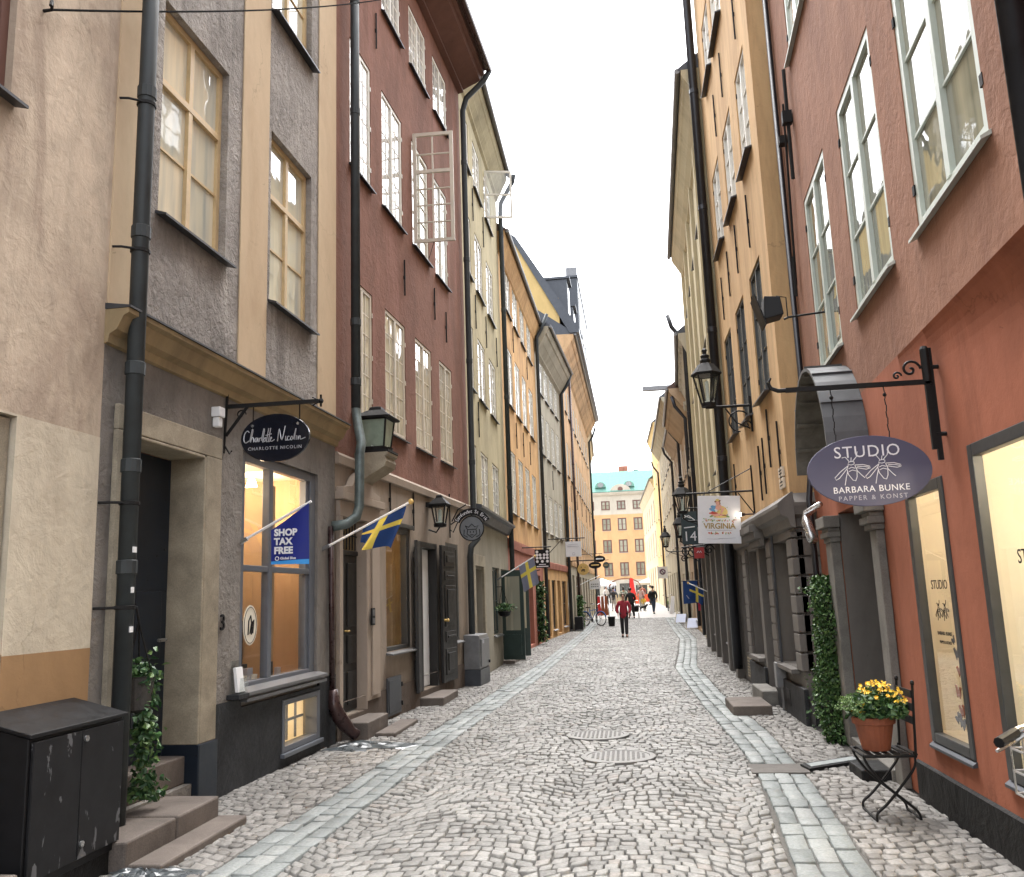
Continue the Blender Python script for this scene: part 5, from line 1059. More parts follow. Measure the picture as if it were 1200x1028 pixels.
# ---- wall lanterns
def lantern(label, c, wb, wt, hb, rot, parent_fr=None, glassm='lampglow0', bulb=True, name='wall_lantern', top='hip', seg=4, group=None, bars=.014):
    """glazed lantern: c = middle of its bottom plate"""
    t = thing(name,label,'lantern',tuple(c),group); c = Vector(c); q = MB(); g = MB()
    def R_(w,z): return [c+Vector((w*math.cos(rot+2*math.pi*(k+.5)/seg),w*math.sin(rot+2*math.pi*(k+.5)/seg),z)) for k in range(seg)]
    b0,b1 = R_(wb,0),R_(wt,hb)
    for k in range(seg):
        q.tube([b0[k],b1[k]],bars,6); q.tube([b0[k],b0[(k+1)%seg]],bars,6); q.tube([b1[k],b1[(k+1)%seg]],bars*1.1,6); g.quad(b0[k],b0[(k+1)%seg],b1[(k+1)%seg],b1[k])
    base = MB(); base.lathe(c,[(wb*.5,-.06),(wb*1.05,-.05),(wb*1.1,-.005),(wb*.9,.004)],seg*4); obj('base', base, M['iron'], t)
    obj('frame', q, M['iron'], t); obj('pane', g, M[glassm] if glassm in M else M['glass'], t); r = MB(); H = hb
    if top == 'hip': prof = [(wt*1.32,H+.0),(wt*1.36,H+.025),(wt*1.1,H+.06),(wt*.62,H+.12),(wt*.5,H+.13),(wt*.42,H+.17),(.02,H+.19)]
    else: prof = [(wt*1.18,H),(wt*1.2,H+.02),(wt*.62,H+.17),(wt*.36,H+.19),(wt*.42,H+.24),(wt*.3,H+.27),(wt*.36,H+.31),(wt*.15,H+.34),(.035,H+.37),(.045,H+.4),(.01,H+.44)]
    A_ = rot+math.pi/seg; vs=[]; 
    for w_,z in prof: vs += [c+Vector((w_*math.cos(A_+2*math.pi*k/seg),w_*math.sin(A_+2*math.pi*k/seg),z)) for k in range(seg)]
    n_ = len(prof); fs = [(i*seg+k,i*seg+(k+1)%seg,(i+1)*seg+(k+1)%seg,(i+1)*seg+k) for i in range(n_-1) for k in range(seg)]+[tuple(range(seg-1,-1,-1)),tuple(range((n_-1)*seg,n_*seg))]
    r.add(vs,fs); obj('roof', r, M['iron'], t)
    if bulb: obj('lamp', MB().lathe(c,[(wb*.75,.01),(wb*.75,.03),(wb*.3,.04),(wb*.3,hb*.75),(.01,hb*.8)],10), M['lampglass'], t)
    return t
lr = math.atan2(C.n.y,C.n.x)
t = lantern('square green-black lantern with frosted panes on a pale stone corbel at the red house',C.pt(.86,3.6,.25),.19,.25,.38,lr,glassm='greenglass',group='lanterns on the left facades')
q = MB(); q.prism(C,[(.003,3.0),(.05,3.0),(.09,3.08),(.12,3.16),(.22,3.22),(.32,3.27),(.42,3.33),(.44,3.4),(.42,3.46),(.46,3.48),(.46,3.52),(.003,3.52)],.65,1.07); obj('corbel', q, M['endgrey'] if False else M['surround'], t, bev=.008)
q = MB(); q.box(C,.65,1.07,3.521,3.55,.02,.47); obj('base_plate', q, M['iron'], t)
t = lantern('small black lantern tapering downward on the red house wall above the open double door',C.pt(4.05,2.84,.22),.1,.16,.3,lr,group='lanterns on the left facades')
obj('wall_arm', MB().tube([C.pt(4.05,2.8,.22),C.pt(4.05,2.7,.15),C.pt(4.05,2.75,.02)],.014,6).box(C,3.95,4.15,3.12,3.2,.003,.2), M['iron'], t)
GLR = 'lanterns on the right facades'
t = lantern('large old gas lantern with tall finial on an iron arm at the ochre house',(1.4,13.5,4.42),.1,.2,.45,.3,top='tall',seg=6,group=GLR)
q = MB(); q.tube([(2.03,13.5,4.36),(1.36,13.5,4.36)],.022,6); q.tube([(2.03,13.5,3.95),(2.03,13.5,4.5)],.02,6); q.tube([(1.85+.16*math.cos(a),13.5,4.12+.16*math.sin(a)) for a in [math.pi*(.2+i*.1) for i in range(14)]],.012,6); q.tube([(2.0,13.5,4.0),(1.8,13.5,4.1),(1.65,13.5,4.33)],.012,6); scroll(q,(1.95,13.5,4.06),X3,UP,.07,1.3,.01); obj('bracket', q, M['iron'], t)
for lab,(x,y,z),wx,k in (('black lantern with a white glazed body above the dark sign numbered 14',(1.34,20,3.35),2.13,1.),('small black lantern half hidden left of the dark sign numbered 14',(1.5,24,3.05),2.25,.85),('lantern on a long thin arm at the stone grey wall far along the right row',(1.55,34,3.3),2.74,.95)):
    t = lantern(lab,(x,y,z),.1*k,.19*k,.36*k,.3,top='tall',seg=6,group=GLR)
    q = MB(); q.tube([(x,y,z-.06),(x,y,z-.15),(x+.1,y,z-.22),(wx-.03,y,z-.22)],.02,6); q.tube([(wx-.03,y,z-.6),(wx-.03,y,z+.2)],.018,6); q.tube([(wx-.04,y,z-.55),(x+.3,y,z-.3),(x+.12,y,z-.22)],.012,6); obj('bracket', q, M['iron'], t)
# ---- right hand signs
t = thing('oval_sign','large oval slate blue STUDIO sign with two white line-drawn bees on an iron arm','sign',(1.61,5.94,2.1),'shop signs on brackets')
q = MB(); q.box(WF,2.055,2.085,2.38,3.13,-5.97,-5.94); q.box(WF,2.02,2.05,2.45,3.1,-5.955,-5.925); q.tube([(2.12,5.95,3.0),(2.03,5.95,3.0)],.015,6); q.tube([(2.12,5.95,2.55),(2.03,5.95,2.55)],.015,6); q.box(WF,1.13,2.06,2.885,2.915,-5.955,-5.925); q.lathe((2.04,5.94,2.9),[(.03,0),(.03,.22),(.02,.24)],8)
q.tube([(1.14,5.94,2.9),(1.08,5.94,2.9),(1.035,5.94,2.92),(1.02,5.94,2.96),(1.04,5.94,2.99)],[.015,.015,.014,.012,.007],6); scroll(q,(1.94,5.94,2.99),X3,UP,.065,1.25,.009); scroll(q,(1.85,5.94,2.95),X3,UP,.03,1.2,.007); obj('bracket', q, M['iron'], t)
for x,z in ((1.42,2.535),(1.76,2.545)):
    q = MB()
    for i in range(8): a0 = z+(2.89-z)*i/8; q.tube([(x,5.94,a0),(x+.004*(-1)**i,5.94,a0+(2.89-z)/8)],.004,5)
    q.ball((x,5.94,2.83),.014,6); obj('chain', q, M['iron'], t)
bd_ = obj('board', MB().plate((1.61,5.94,2.33),X3,UP,Y3,ell(.392,.232),.022), M['signslate'], t, bev=.003)
uu = Vector((math.cos(.012),0,math.sin(.012))); q = text_mb('STUDIO',.108,(1.605,5.928,2.455),uu,UP,t=.003,space=1.12); bees(q,(1.6,5.927,2.34),uu,UP,.092,.0026)
text_mb('BARBARA BUNKE',.058,(1.61,5.928,2.21),uu,UP,t=.003,mb=q,space=1.08); lt = obj('lettering', q, M['letter'], bd_)
obj('lettering', text_mb('PAPPER & KONST',.043,(1.615,5.928,2.155),uu,UP,t=.003,space=1.35), M['letterdim'], bd_)
t = thing('square_sign','white square shop sign with a painted woman and gold VIRGINIA lettering, beside the ochre house','sign',(1.5,14,2.3),'shop signs on brackets')
q = MB(); q.tube([(2.03,14,3.1),(1.0,14,3.1)],.015,6); q.tube([(2.03,14,2.6),(2.03,14,3.5)],.014,6); q.tube([(2.02,14,3.45),(1.35,14,3.12)],.009,5); q.tube([(2.02,14,2.75),(1.8,14,3.08)],.009,5); q.tube([(1.22,14,3.1),(1.22,14,3.05)],.008,5); q.tube([(1.76,14,3.1),(1.76,14,3.0)],.008,5); obj('bracket', q, M['iron'], t)
th = -.045; su = Vector((math.cos(th),0,math.sin(th))); sw_ = Vector((-math.sin(th),0,math.cos(th))); so3 = Vector((1.485,14,2.675))
bd_ = obj('board', MB().plate(so3,su,sw_,Y3,[(-.325,-.37),(.325,-.37),(.325,.37),(-.325,.37)],.03), M['lightboard'], t, bev=.003)
q = MB(); o = so3+Vector((0,-.0175,0)); pm_ = [plain('sign_brown',(.25,.13,.06),.6),plain('sign_blue',(.15,.36,.6),.6),plain('sign_yellow',(.75,.58,.2),.6),plain('sign_pink',(.75,.4,.3),.6),plain('sign_green',(.2,.35,.1),.6),plain('sign_red',(.55,.08,.06),.6)]
def blob(x,y,rx,ry,m,n=12,rot=0): q.plate(o-Vector((0,.0006*m+.0004*len(q.v)/60*.1,0)),su,sw_,Y3,[(x+rx*math.cos(a)*math.cos(rot)-ry*math.sin(a)*math.sin(rot),y+rx*math.cos(a)*math.sin(rot)+ry*math.sin(a)*math.cos(rot)) for a in [2*math.pi*i/n for i in range(n)]],.002,m)
for bx,by,rx_,ry_,m_,ro in ((-.02,.252,.03,.034,3,0),(-.02,.285,.05,.02,0,.2),(-.022,.302,.03,.02,2,.1),(.008,.255,.016,.03,0,.3),(-.005,.19,.05,.045,3,.2),(-.075,.185,.045,.025,1,.6),(-.105,.15,.05,.022,1,-.4),(-.1,.2,.03,.02,1,.2),(.045,.16,.07,.05,2,-.3),(.085,.12,.045,.055,2,.2),(.02,.11,.06,.04,2,.1),(-.09,.098,.07,.016,5,0),(-.1,.112,.02,.014,5,0),(-.07,.114,.018,.014,4,0),(-.05,.108,.016,.012,2,0),(-.03,.07,.1,.022,3,.05),(.07,.065,.06,.026,0,.1),(.02,.04,.11,.016,2,0),(.05,.14,.02,.05,3,-.5),(.1,.09,.02,.045,0,.4),(-.12,.05,.03,.012,4,.3),(.13,.045,.03,.012,4,-.3)): blob(bx,by,rx_,ry_,m_,14,ro)
for k in range(40): blob(random.uniform(-.13,.14),random.uniform(.03,.2),.009,.006,(0,1,2,3,5,4)[k%6],6,random.uniform(0,3))
for k in range(26): x = random.uniform(-.2,.22); blob(x,-.015+random.uniform(-.012,.012),.014,.007,(4,4,5,2)[k%4],6,random.uniform(0,3))
for k in range(22): x = random.uniform(-.17,.17); blob(x,-.2-.025*random.random(),.014,.008,(4,5,5,2)[k%4],6,random.uniform(0,3))
for sx in (-1,1):
    for k in range(6): blob(sx*random.uniform(.19,.26),random.uniform(-.06,.03),.012,.006,4+k%2,6,random.uniform(0,3))
q.plate(so3+Vector((0,-.0158,0)),su,sw_,Y3,[(-.3,-.25),(.3,-.25),(.3,.34),(-.3,.34)],.0015,6)
pc = obj('painting', q, pm_+[M['lightboard']], bd_)
q = text_mb('VIRGINIA',.122,o+sw_*-.105+Vector((0,-.004,0)),su,sw_,t=.003,space=.95,bold=.002)
obj('lettering', q, plain('sign_gold',(.38,.26,.07),.5), bd_)
q = MB(); stroke(q,o,su,sw_,[(-.2,-.3),(.0,-.305)],.002); stroke(q,o,su,sw_,[(-.02,-.295),(.24,-.285)],.003); stroke(q,o,su,sw_,[(-.19,-.17),(.19,-.17)],.003); obj('fine_print', q, M['letterdim'], bd_)
t = thing('sign_spotlight','little lit spotlight on a rod pointing at the white VIRGINIA sign','spotlight',(1.9,13.9,2.72)); obj('arm', MB().tube([(2.03,13.9,2.73),(1.85,13.9,2.73)],.012,6), M['shoe'], t); obj('head', MB().lathe((1.87,13.9,2.73),[(.02,0),(.03,-.05),(.035,-.06)][::1],8,axis=(1,0,0)), M['shoe'], t); obj('lens', MB().lathe((1.81,13.9,2.73),[(.03,0),(.02,-.012)],8,axis=(1,0,0)), glow('spot_lens',(1,.85,.65),6), t)
t = thing('square_sign','dark teal hanging sign with the white number 14, behind the white VIRGINIA sign','sign',(1.6,22,2.73),'shop signs on brackets')
bd_ = obj('board', MB().plate((1.6,22,3.12),X3,UP,Y3,[(-.19,-.4),(.19,-.4),(.19,.4),(-.19,.4)],.04), plain('teal_board',(.03,.05,.06),.5), t); q = text_mb('14',.34,(1.6,21.975,2.9),X3,UP,t=.004); stroke(q,(1.6,21.975,3.3),X3,UP,[(-.15,.05),(.0,.12),(.14,.0)],.012); stroke(q,(1.6,21.975,3.3),X3,UP,[(-.1,.12),(.05,.05)],.012); stroke(q,(1.6,21.975,3.12),X3,UP,[(-.13,0),(.13,.02)],.014); obj('lettering', q, M['letter'], bd_)
obj('bracket', MB().tube([(2.1,22,3.6),(1.4,22,3.6)],.015,6).tube([(1.5,22,3.52),(1.5,22,3.6)],.008,5).tube([(1.7,22,3.52),(1.7,22,3.6)],.008,5), M['iron'], t)
t = thing('iron_sign','ornate black wrought iron sign holding a small red panel, low behind the VIRGINIA sign','sign',(1.5,20,2.2),'shop signs on brackets')
q = MB(); q.tube([(2.1,20,2.62),(1.25,20,2.55)],.018,6)
for x,z,r in ((1.35,2.45,.12),(1.5,2.42,.14),(1.68,2.42,.14),(1.85,2.48,.12),(1.3,2.3,.08),(1.6,2.3,.09)): scroll(q,(x,20,z),X3,UP,r,1.5,.014)
obj('scrollwork', q, M['iron'], t); bp = obj('panel', MB().plate((1.63,19.98,2.42),X3,UP,Y3,[(-.11,-.12),(.11,-.12),(.11,.12),(-.11,.12)],.03), plain('dull_red',(.4,.03,.03),.5), t); q = MB(); stroke(q,(1.63,19.96,2.42),X3,UP,[(-.05,.0),(-.02,.04),(0,0),(.03,.04),(.05,0)],.008); obj('emblem', q, M['letter'], bp)
t = thing('flood_lamp','black box-shaped lamp on a thin arm high between terracotta and ochre house','lamp',(1.65,9.2,4.3))
obj('arm', MB().tube([(2.22,9.2,4.43),(1.85,9.2,4.4),(1.8,9.2,4.38)],.012,6).tube([(1.84,9.2,4.41),(1.84,9.2,4.62),(1.74,9.2,4.64)],.007,5), M['iron'], t)
q = MB(); q.hexa([(1.58,9.08,4.36),(1.78,9.06,4.4),(1.78,9.3,4.4),(1.58,9.32,4.36),(1.6,9.1,4.62),(1.76,9.08,4.6),(1.76,9.28,4.6),(1.6,9.3,4.62)]); obj('housing', q, M['black'], t, bev=.01)
obj('visor', MB().plate((1.56,9.2,4.42),Vector((0,1,0)),Vector((-.3,0,1)).normalized(),Vector((1,0,.3)),[(-.14,-.12),(.14,-.12),(.14,.22),(-.14,.22)],.012), M['black'], t)
# ---- left hand signs and flags
t = thing('round_sign','round grey metal sign with a crowned head under an arched black board lettered in white','sign',(-2.75,15.9,2.7),'shop signs on brackets')
q = MB(); q.tube([C.pt(5.45,2.7,.02),C.pt(5.45,3.5,.02)],.012,6); q.tube([(-3.12,15.9,3.0),(-3.0,15.9,3.22),(-2.85,15.9,3.3)],.012,6); q.tube([(-3.15,15.9,2.85),(-3.1,15.9,2.8),(-2.98,15.9,3.05)],.01,6); q.tube([(-3.14,15.9,2.95),(-2.9,15.9,3.1)],.012,6); obj('bracket', q, M['iron'], t)
ac = (-2.75,15.9,2.86); arcp = [(.37*math.cos(a),.37*math.sin(a)+.0) for a in [math.pi*(.14+.72*i/14) for i in range(15)]]+[(.25*math.cos(a),.25*math.sin(a)) for a in [math.pi*(.86-.72*i/14) for i in range(15)]]
bd_ = obj('arch_board', MB().plate(ac,X3,UP,Y3,arcp,.03), M['black'], t); q = MB(); S_ = 'Samfundet St Erik'
for i,ch_ in enumerate(S_):
    a = math.pi*(.83-.66*i/(len(S_)-1)); u = Vector((math.sin(a),0,-math.cos(a))); w_ = Vector((math.cos(a),0,math.sin(a)))
    if ch_ != ' ': text_mb(ch_,.092,Vector(ac)+w_*.31+Vector((0,-.018,0)),u,w_,t=.003,mb=q)
obj('lettering', q, M['letter'], bd_)
bd_ = obj('disc', MB().plate(ac,X3,UP,Y3,ell(.225,.225,28),.03), plain('pewter',(.17,.18,.19),.4,.4), t, bev=.006); q = MB(); o = Vector((ac[0],15.882,ac[2]))
q.tube([o+Vector((.222*math.cos(a),0,.222*math.sin(a))) for a in [i*.2244 for i in range(29)]],.012,5)
for s_ in ([(-.12,.05),(-.08,-.02),(.08,-.02),(.12,.05),(.06,.02),(0,.08),(-.06,.02),(-.12,.05)],[(-.08,-.03),(-.09,-.1),(0,-.17),(.09,-.1),(.08,-.03)],[(-.14,-.02),(-.15,-.12),(-.08,-.16)],[(.14,-.02),(.15,-.12),(.08,-.16)],[(-.03,-.05),(-.03,-.08)],[(.03,-.05),(.03,-.08)],[(-.03,-.12),(.03,-.12)]): stroke(q,o,X3,UP,s_,.008)
for i,ch_ in enumerate('STOCK'):
    a = math.pi*(.75-.5*i/4); u = Vector((math.sin(a),0,-math.cos(a))); w_ = Vector((math.cos(a),0,math.sin(a)))
obj('relief', q, M['iron'], bd_)
def flag(label, base, tip, a0, a1, drop, sway, cols, loc_y, knob='gold', fold=.35, name='flag', cat='flag', group=None, plainf=False, seed=0, bend=1.):
    t = thing(name,label,cat,tuple(base),group); base,tip = Vector(base),Vector(tip)
    obj('pole', MB().tube([base,tip],.014,8), M['whitepaint'], t); obj('knob', MB().ball(tip,.035,8), M[knob], t); obj('pole_socket', MB().tube([base-(tip-base).normalized()*.03,base+(tip-base).normalized()*.1],.024,8), M['sheetlight'], t)
    q = MB(); n = 22; dv = Vector(drop)
    def Pt(u,v):
        p = base.lerp(tip,a0+(a1-a0)*u)+dv*v*(bend+(1-bend)*u); ph = u*7+seed
        return p+Vector(sway)*(math.sin(ph)*fold*v**.7+.3*math.sin(ph*1.7+v*3)*fold*v)+Vector((0,.0,-.012))
    for i in range(n):
        for j in range(n):
            u,v = (i+.5)/n,(j+.5)/n; m = 1 if (.405<u<.595 or .33<v<.47) and not plainf else 0
            q.quad(Pt(i/n,j/n),Pt((i+1)/n,j/n),Pt((i+1)/n,(j+1)/n),Pt(i/n,(j+1)/n),m)
    obj('cloth', q, cols, t, smooth=True); return t
flag('blue and yellow flag on a white pole with gold knob at the dark red house',(-3.5,9.95,2.22),(-2.43,9.95,2.73),.45,.95,(-.24,.06,-.5),(.1,.14,.06),[M['flagblue'],M['flagyel']],0,fold=.5,seed=1.6,bend=.35,group='flags on slanting poles')
flag('faded grey flag with yellow cross hanging from a pole at the olive house',(-3.1,21.5,2.04),(-2.18,21.5,2.56),.56,.97,(.1,.03,-.62),(.02,.08,0),[M['flaggrey'],M['flagyel']],0,fold=.3,seed=2,group='flags on slanting poles')
flag('blue Swedish flag with yellow cross at the grey shops on the right',(2.4,26,1.5),(1.75,26,1.82),.35,.93,(-.03,.05,-.42),(.05,.1,0),[M['flagblue'],M['flagyel']],0,fold=.4,seed=4,group='flags on slanting poles')
t = thing('wall_banner','deep blue banner with pale curved mark just behind the right-hand blue flag','banner',(1.85,26.8,1.2)); obj('cloth', MB().plate((1.85,26.8,1.55),X3,UP,Y3,[(-.22,-.33),(.2,-.3),(.22,.33),(-.2,.33)],.01), M['flagblue'], t); q = MB(); stroke(q,(1.85,26.79,1.45),X3,UP,[(-.12,.02),(-.05,-.08),(.08,-.08),(.15,-.02)],.012); obj('emblem', q, M['letterdim'], t); obj('rail', MB().tube([(1.6,26.8,1.89),(2.35,26.8,1.89)],.012,6), M['iron'], t)
t = thing('wall_banner','narrow red cloth banner behind the Swedish flag on the right','banner',(2.2,27.6,.95)); obj('cloth', MB().plate((2.2,27.6,1.35),X3,UP,Y3,[(-.09,-.35),(.09,-.35),(.09,.35),(-.09,.35)],.012), plain('dull_red_cloth',(.4,.02,.05),.7), t); obj('rail', MB().tube([(2.1,27.6,1.71),(2.37,27.6,1.71)],.012,6), M['iron'], t)
t = thing('square_sign','black square hanging sign with white dots forming a letter','sign',(-2.42,26,2.4),'shop signs on brackets')
bd_ = obj('board', MB().plate((-2.42,26,2.68),X3,UP,Y3,[(-.22,-.27),(.22,-.27),(.22,.27),(-.22,.27)],.04), M['black'], t); q = MB()
for x,z in [(-.15,.2),(.15,.2),(-.15,.11),(-.06,.11),(.06,.11),(.15,.11),(-.15,.02),(-.05,.02),(.05,.02),(.15,.02),(-.15,-.08),(0,-.08),(.15,-.08)]: q.lathe((-2.42+x,25.98,2.68+z),[(.042,0),(.042,.004)],10,axis=(0,-1,0))
stroke(q,(-2.42,25.976,2.49),X3,UP,[(-.1,.02),(.1,.02)],.012); stroke(q,(-2.42,25.976,2.45),X3,UP,[(-.17,0),(.17,0)],.016); obj('dots', q, M['letter'], bd_)
obj('bracket', MB().tube([(-3.08,26,3.02),(-2.15,26,3.02)],.016,6).tube([(-2.6,26,2.95),(-2.6,26,3.02)],.008,5).tube([(-2.24,26,2.95),(-2.24,26,3.02)],.008,5).tube([(-3.07,26,2.5),(-2.75,26,2.3),(-2.5,26,2.36)],.014,6), M['iron'], t)
t = thing('square_sign','white rectangular hanging sign with thin grey lettering on a long iron arm','sign',(-1.95,34,3.04),'shop signs on brackets')
bd_ = obj('board', MB().plate((-1.95,34,3.33),X3,UP,Y3,[(-.3,-.29),(.3,-.29),(.3,.29),(-.3,.29)],.04), M['lightboard'], t); q = MB(); 
for z,a in ((.18,.18),(.1,.22)): 
    for k in range(9): stroke(q,(-1.95,33.975,3.33),X3,UP,[(-a+2*a*k/9,z),(-a+2*a*(k+.62)/9,z)],.014)
q.tube([(-1.95+.05*math.cos(a),33.975,3.15+.05*math.sin(a)) for a in [i*.5236 for i in range(13)]],.007,5); obj('lettering', q, M['letterdim'], bd_)
obj('bracket', MB().tube([(-2.95,34,3.74),(-1.5,34,3.74)],.02,6).tube([(-2.2,34,3.62),(-2.2,34,3.74)],.01,5).tube([(-1.7,34,3.62),(-1.7,34,3.74)],.01,5).tube([(-2.9,34,3.2),(-2.4,34,3.7)],.014,5), M['iron'], t)
t = thing('pretzel_sign','round golden sign disc with dark painted marks like a pretzel','sign',(-1.9,40,2.45),'shop signs on brackets')
bd_ = obj('disc', MB().plate((-1.9,40,2.72),X3,UP,Y3,ell(.26,.26,24),.05), M['gold'], t); q = MB(); stroke(q,(-1.9,39.97,2.72),X3,UP,[(-.08,-.1),(-.02,-.02),(.06,-.02),(.08,-.1),(0,-.06)],.026); stroke(q,(-1.9,39.97,2.72),X3,UP,[(-.1,.08),(-.06,.1)],.022); stroke(q,(-1.9,39.97,2.72),X3,UP,[(.08,.09),(.1,.08)],.022); obj('painted_mark', q, M['wood'], bd_)
obj('bracket', MB().tube([(-2.62,40,3.1),(-1.75,40,3.1)],.018,6).tube([(-1.9,40,2.98),(-1.9,40,3.1)],.01,5), M['iron'], t)
for lab,x,z,rx,rz,m_,y in (('black and white flat oval sign, upper one of the far left cluster',-1.32,3.38,.3,.17,'black',46),('black oval sign with gold edge, lower one of the far left cluster',-1.55,3.05,.32,.17,'black',45.5),('small greenish round sign at the far left cluster edge',-1.02,3.08,.17,.17,'pipeg',47)):
    t = thing('oval_sign',lab,'sign',(x,y,z-rz),'shop signs on brackets'); bd_ = obj('board', MB().plate((x,y,z),X3,UP,Y3,ell(rx,rz,24),.05), M[m_], t)
    q = MB(); stroke(q,(x,y-.03,z),X3,UP,[(-rx*.6,0),(rx*.6,0)],.035 if rx>.2 else .02); obj('lettering', q, M['letter' if 'white' in lab else 'gold'], bd_); obj('bracket', MB().tube([(-2.55,y,z+rz+.1),(x+.15,y,z+rz+.1)],.016,6).tube([(x,y,z+rz),(x,y,z+rz+.1)],.01,5), M['iron'], t)
t = thing('wall_banner','white cloth banner with grey lettering on a slanting pole far down on the left','banner',(-2.3,44,2.05)); obj('pole', MB().tube([(-2.58,44,1.95),(-1.3,44,2.5)],.015,6), M['whitepaint'], t)
q = MB(); q.plate((-1.55,44,2.1),X3,UP,Y3,[(-.27,-.26),(.27,-.26),(.27,.3),(-.27,.1)],.012); cl = obj('cloth', q, M['whitepaint'], t); q = MB()
for z in (-.02,-.14):
    for k in range(4): stroke(q,(-1.55,43.985,2.1),X3,UP,[(-.2+.1*k,z),(-.13+.1*k,z)],.018)
obj('lettering', q, M['iron'], cl)
t = thing('round_sign','small white square traffic sign with a dark ring near the yellow house','sign',(2.5,62,2.2)); obj('disc', MB().plate((2.5,62,2.9),X3,UP,Y3,[(-.35,-.4),(.35,-.4),(.35,.4),(-.35,.4)],.04), M['whitepaint'], t); obj('emblem', MB().tube([(2.5+.16*math.cos(a),61.96,2.95+.16*math.sin(a)) for a in [i*.3491 for i in range(19)]],.045,6).tube([(2.4,61.96,3.05),(2.6,61.96,2.85)],.03,5), plain('sign_maroon',(.12,.05,.09),.5), t); obj('bracket', MB().tube([(3.08,62,2.9),(2.5,62.03,2.9)],.02,6), M['iron'], t)
# ---- utility boxes
t = thing('utility_cabinet','dented grey utility cabinet on a dark base between red and olive houses','cabinet',(-3.0,16.9,0)); cf = Fr((-2.78,16.55),(-2.74,17.45))
obj('body', MB().prism(cf,[(0,.3),(.0,.86),(-.02,.92),(-.3,.93),(-.3,.3)],0,.88), M['sheetlight'], t, bev=.012); obj('base', MB().box(cf,.01,.89,0,.297,-.3,.01), M['sheet'], t, bev=.01); dr = obj('door', MB().box(cf,.1,.84,.34,.84,.001,.02), M['sheetlight'], t, bev=.006); obj('lock', MB().lathe(cf.pt(.75,.4,.02),[(.03,0),(.03,.03)],10,axis=(1,0,0)), M['iron'], dr)
obj('sticker', MB().box(cf,.2,.34,.76,.82,.0205,.022), M['letterdim'], dr)
t = thing('meter_box','small grey meter box on a post beside the stone step on the right','meter box',(1.98,12.45,0)); obj('post', MB().tube([(1.99,12.45,0),(1.99,12.45,.3)],.035,8), M['sheetlight'], t); obj('box', MB().hexa([(1.9,12.36,.3),(2.03,12.36,.3),(2.03,12.54,.3),(1.9,12.54,.3),(1.9,12.36,.62),(2.03,12.36,.62),(2.03,12.54,.62),(1.9,12.54,.62)]), M['sheetlight'], t, bev=.01); obj('conduit', MB().tube([(2.0,12.45,.62),(2.0,12.45,2.3)],.018,6), M['sheet'], t)
# ---- folding chair and flower pot
t = thing('folding_chair','black metal folding bistro chair with slatted back standing on the setts by the studio','chair',(1.8,6.8,0))
y0,y1 = 6.63,7.0; q = MB()
for y in (y0,y1): q.tube(spline([(1.99,y,.46),(1.98,y,.36),(1.86,y,.24),(1.72,y,.12),(1.63,y,.06),(1.62,y,.012)],4),.011,6)
q.tube([(1.62,y0,.012),(1.62,y1,.012)],.011,6); obj('leg', q, M['iron'], t)
q = MB()
for y in (y0+.03,y1-.03): q.tube(spline([(1.56,y,.44),(1.6,y,.36),(1.72,y,.24),(1.9,y,.12),(1.98,y,.06),(2.0,y,.012)],4),.011,6)
q.tube([(2.0,y0+.03,.012),(2.0,y1-.03,.012)],.011,6); obj('leg', q, M['iron'], t)
q = MB()
for y in (y0,y1): q.tube([(2.0,y,.42),(2.02,y,.7),(2.035,y,.9)],.012,6); q.ball((2.036,y,.915),.02,8)
obj('backrest', q, M['iron'], t)
for z in (.66,.75,.84): obj('back_slat', MB().hexa([(2.008,y0,z-.025),(2.018,y0,z-.025),(2.018,y1,z-.025),(2.008,y1,z-.025),(2.014,y0,z+.025),(2.024,y0,z+.025),(2.024,y1,z+.025),(2.014,y1,z+.025)]), M['iron'], t)
q = MB(); 
for y in (y0,y1): q.tube([(1.56,y,.43),(2.0,y,.43)],.011,6)
q.tube([(1.56,y0,.43),(1.56,y1,.43)],.011,6)
for k in range(6): x = 1.6+.075*k; q.hexa([(x,y0,.434),(x+.045,y0,.434),(x+.045,y1,.434),(x,y1,.434),(x,y0,.444),(x+.045,y0,.444),(x+.045,y1,.444),(x,y1,.444)])
obj('seat', q, M['iron'], t)
t.scale = (.78,1,1); t.location = (1.747,6.8,0)
t = thing('flower_pot','terracotta pot of yellow flowers and pale green sedum standing on the folding chair','flower pot',(1.69,6.8,.445))
pc_ = Vector((1.69,6.8,.445)); obj('pot', MB().lathe(pc_,[(.085,0),(.094,.005),(.13,.18),(.146,.185),(.15,.23),(.134,.23),(.126,.19)],24), M['terra'], t, smooth=False); obj('soil', MB().lathe(pc_,[(.127,.2),(.001,.215)],18), M['soil'], t)
pts = []
for _ in range(900):
    a = random.uniform(0,6.28); r = .2*math.sqrt(random.random()); z = .24+random.uniform(0,.2)*(1-(r/.24)**2); pts.append((pc_.x+.03+r*math.cos(a),pc_.y+r*math.sin(a),pc_.z+z))
obj('foliage', leaf_mb(pts,.045,droop=-.2), M['ivyl'], t)
q = MB()
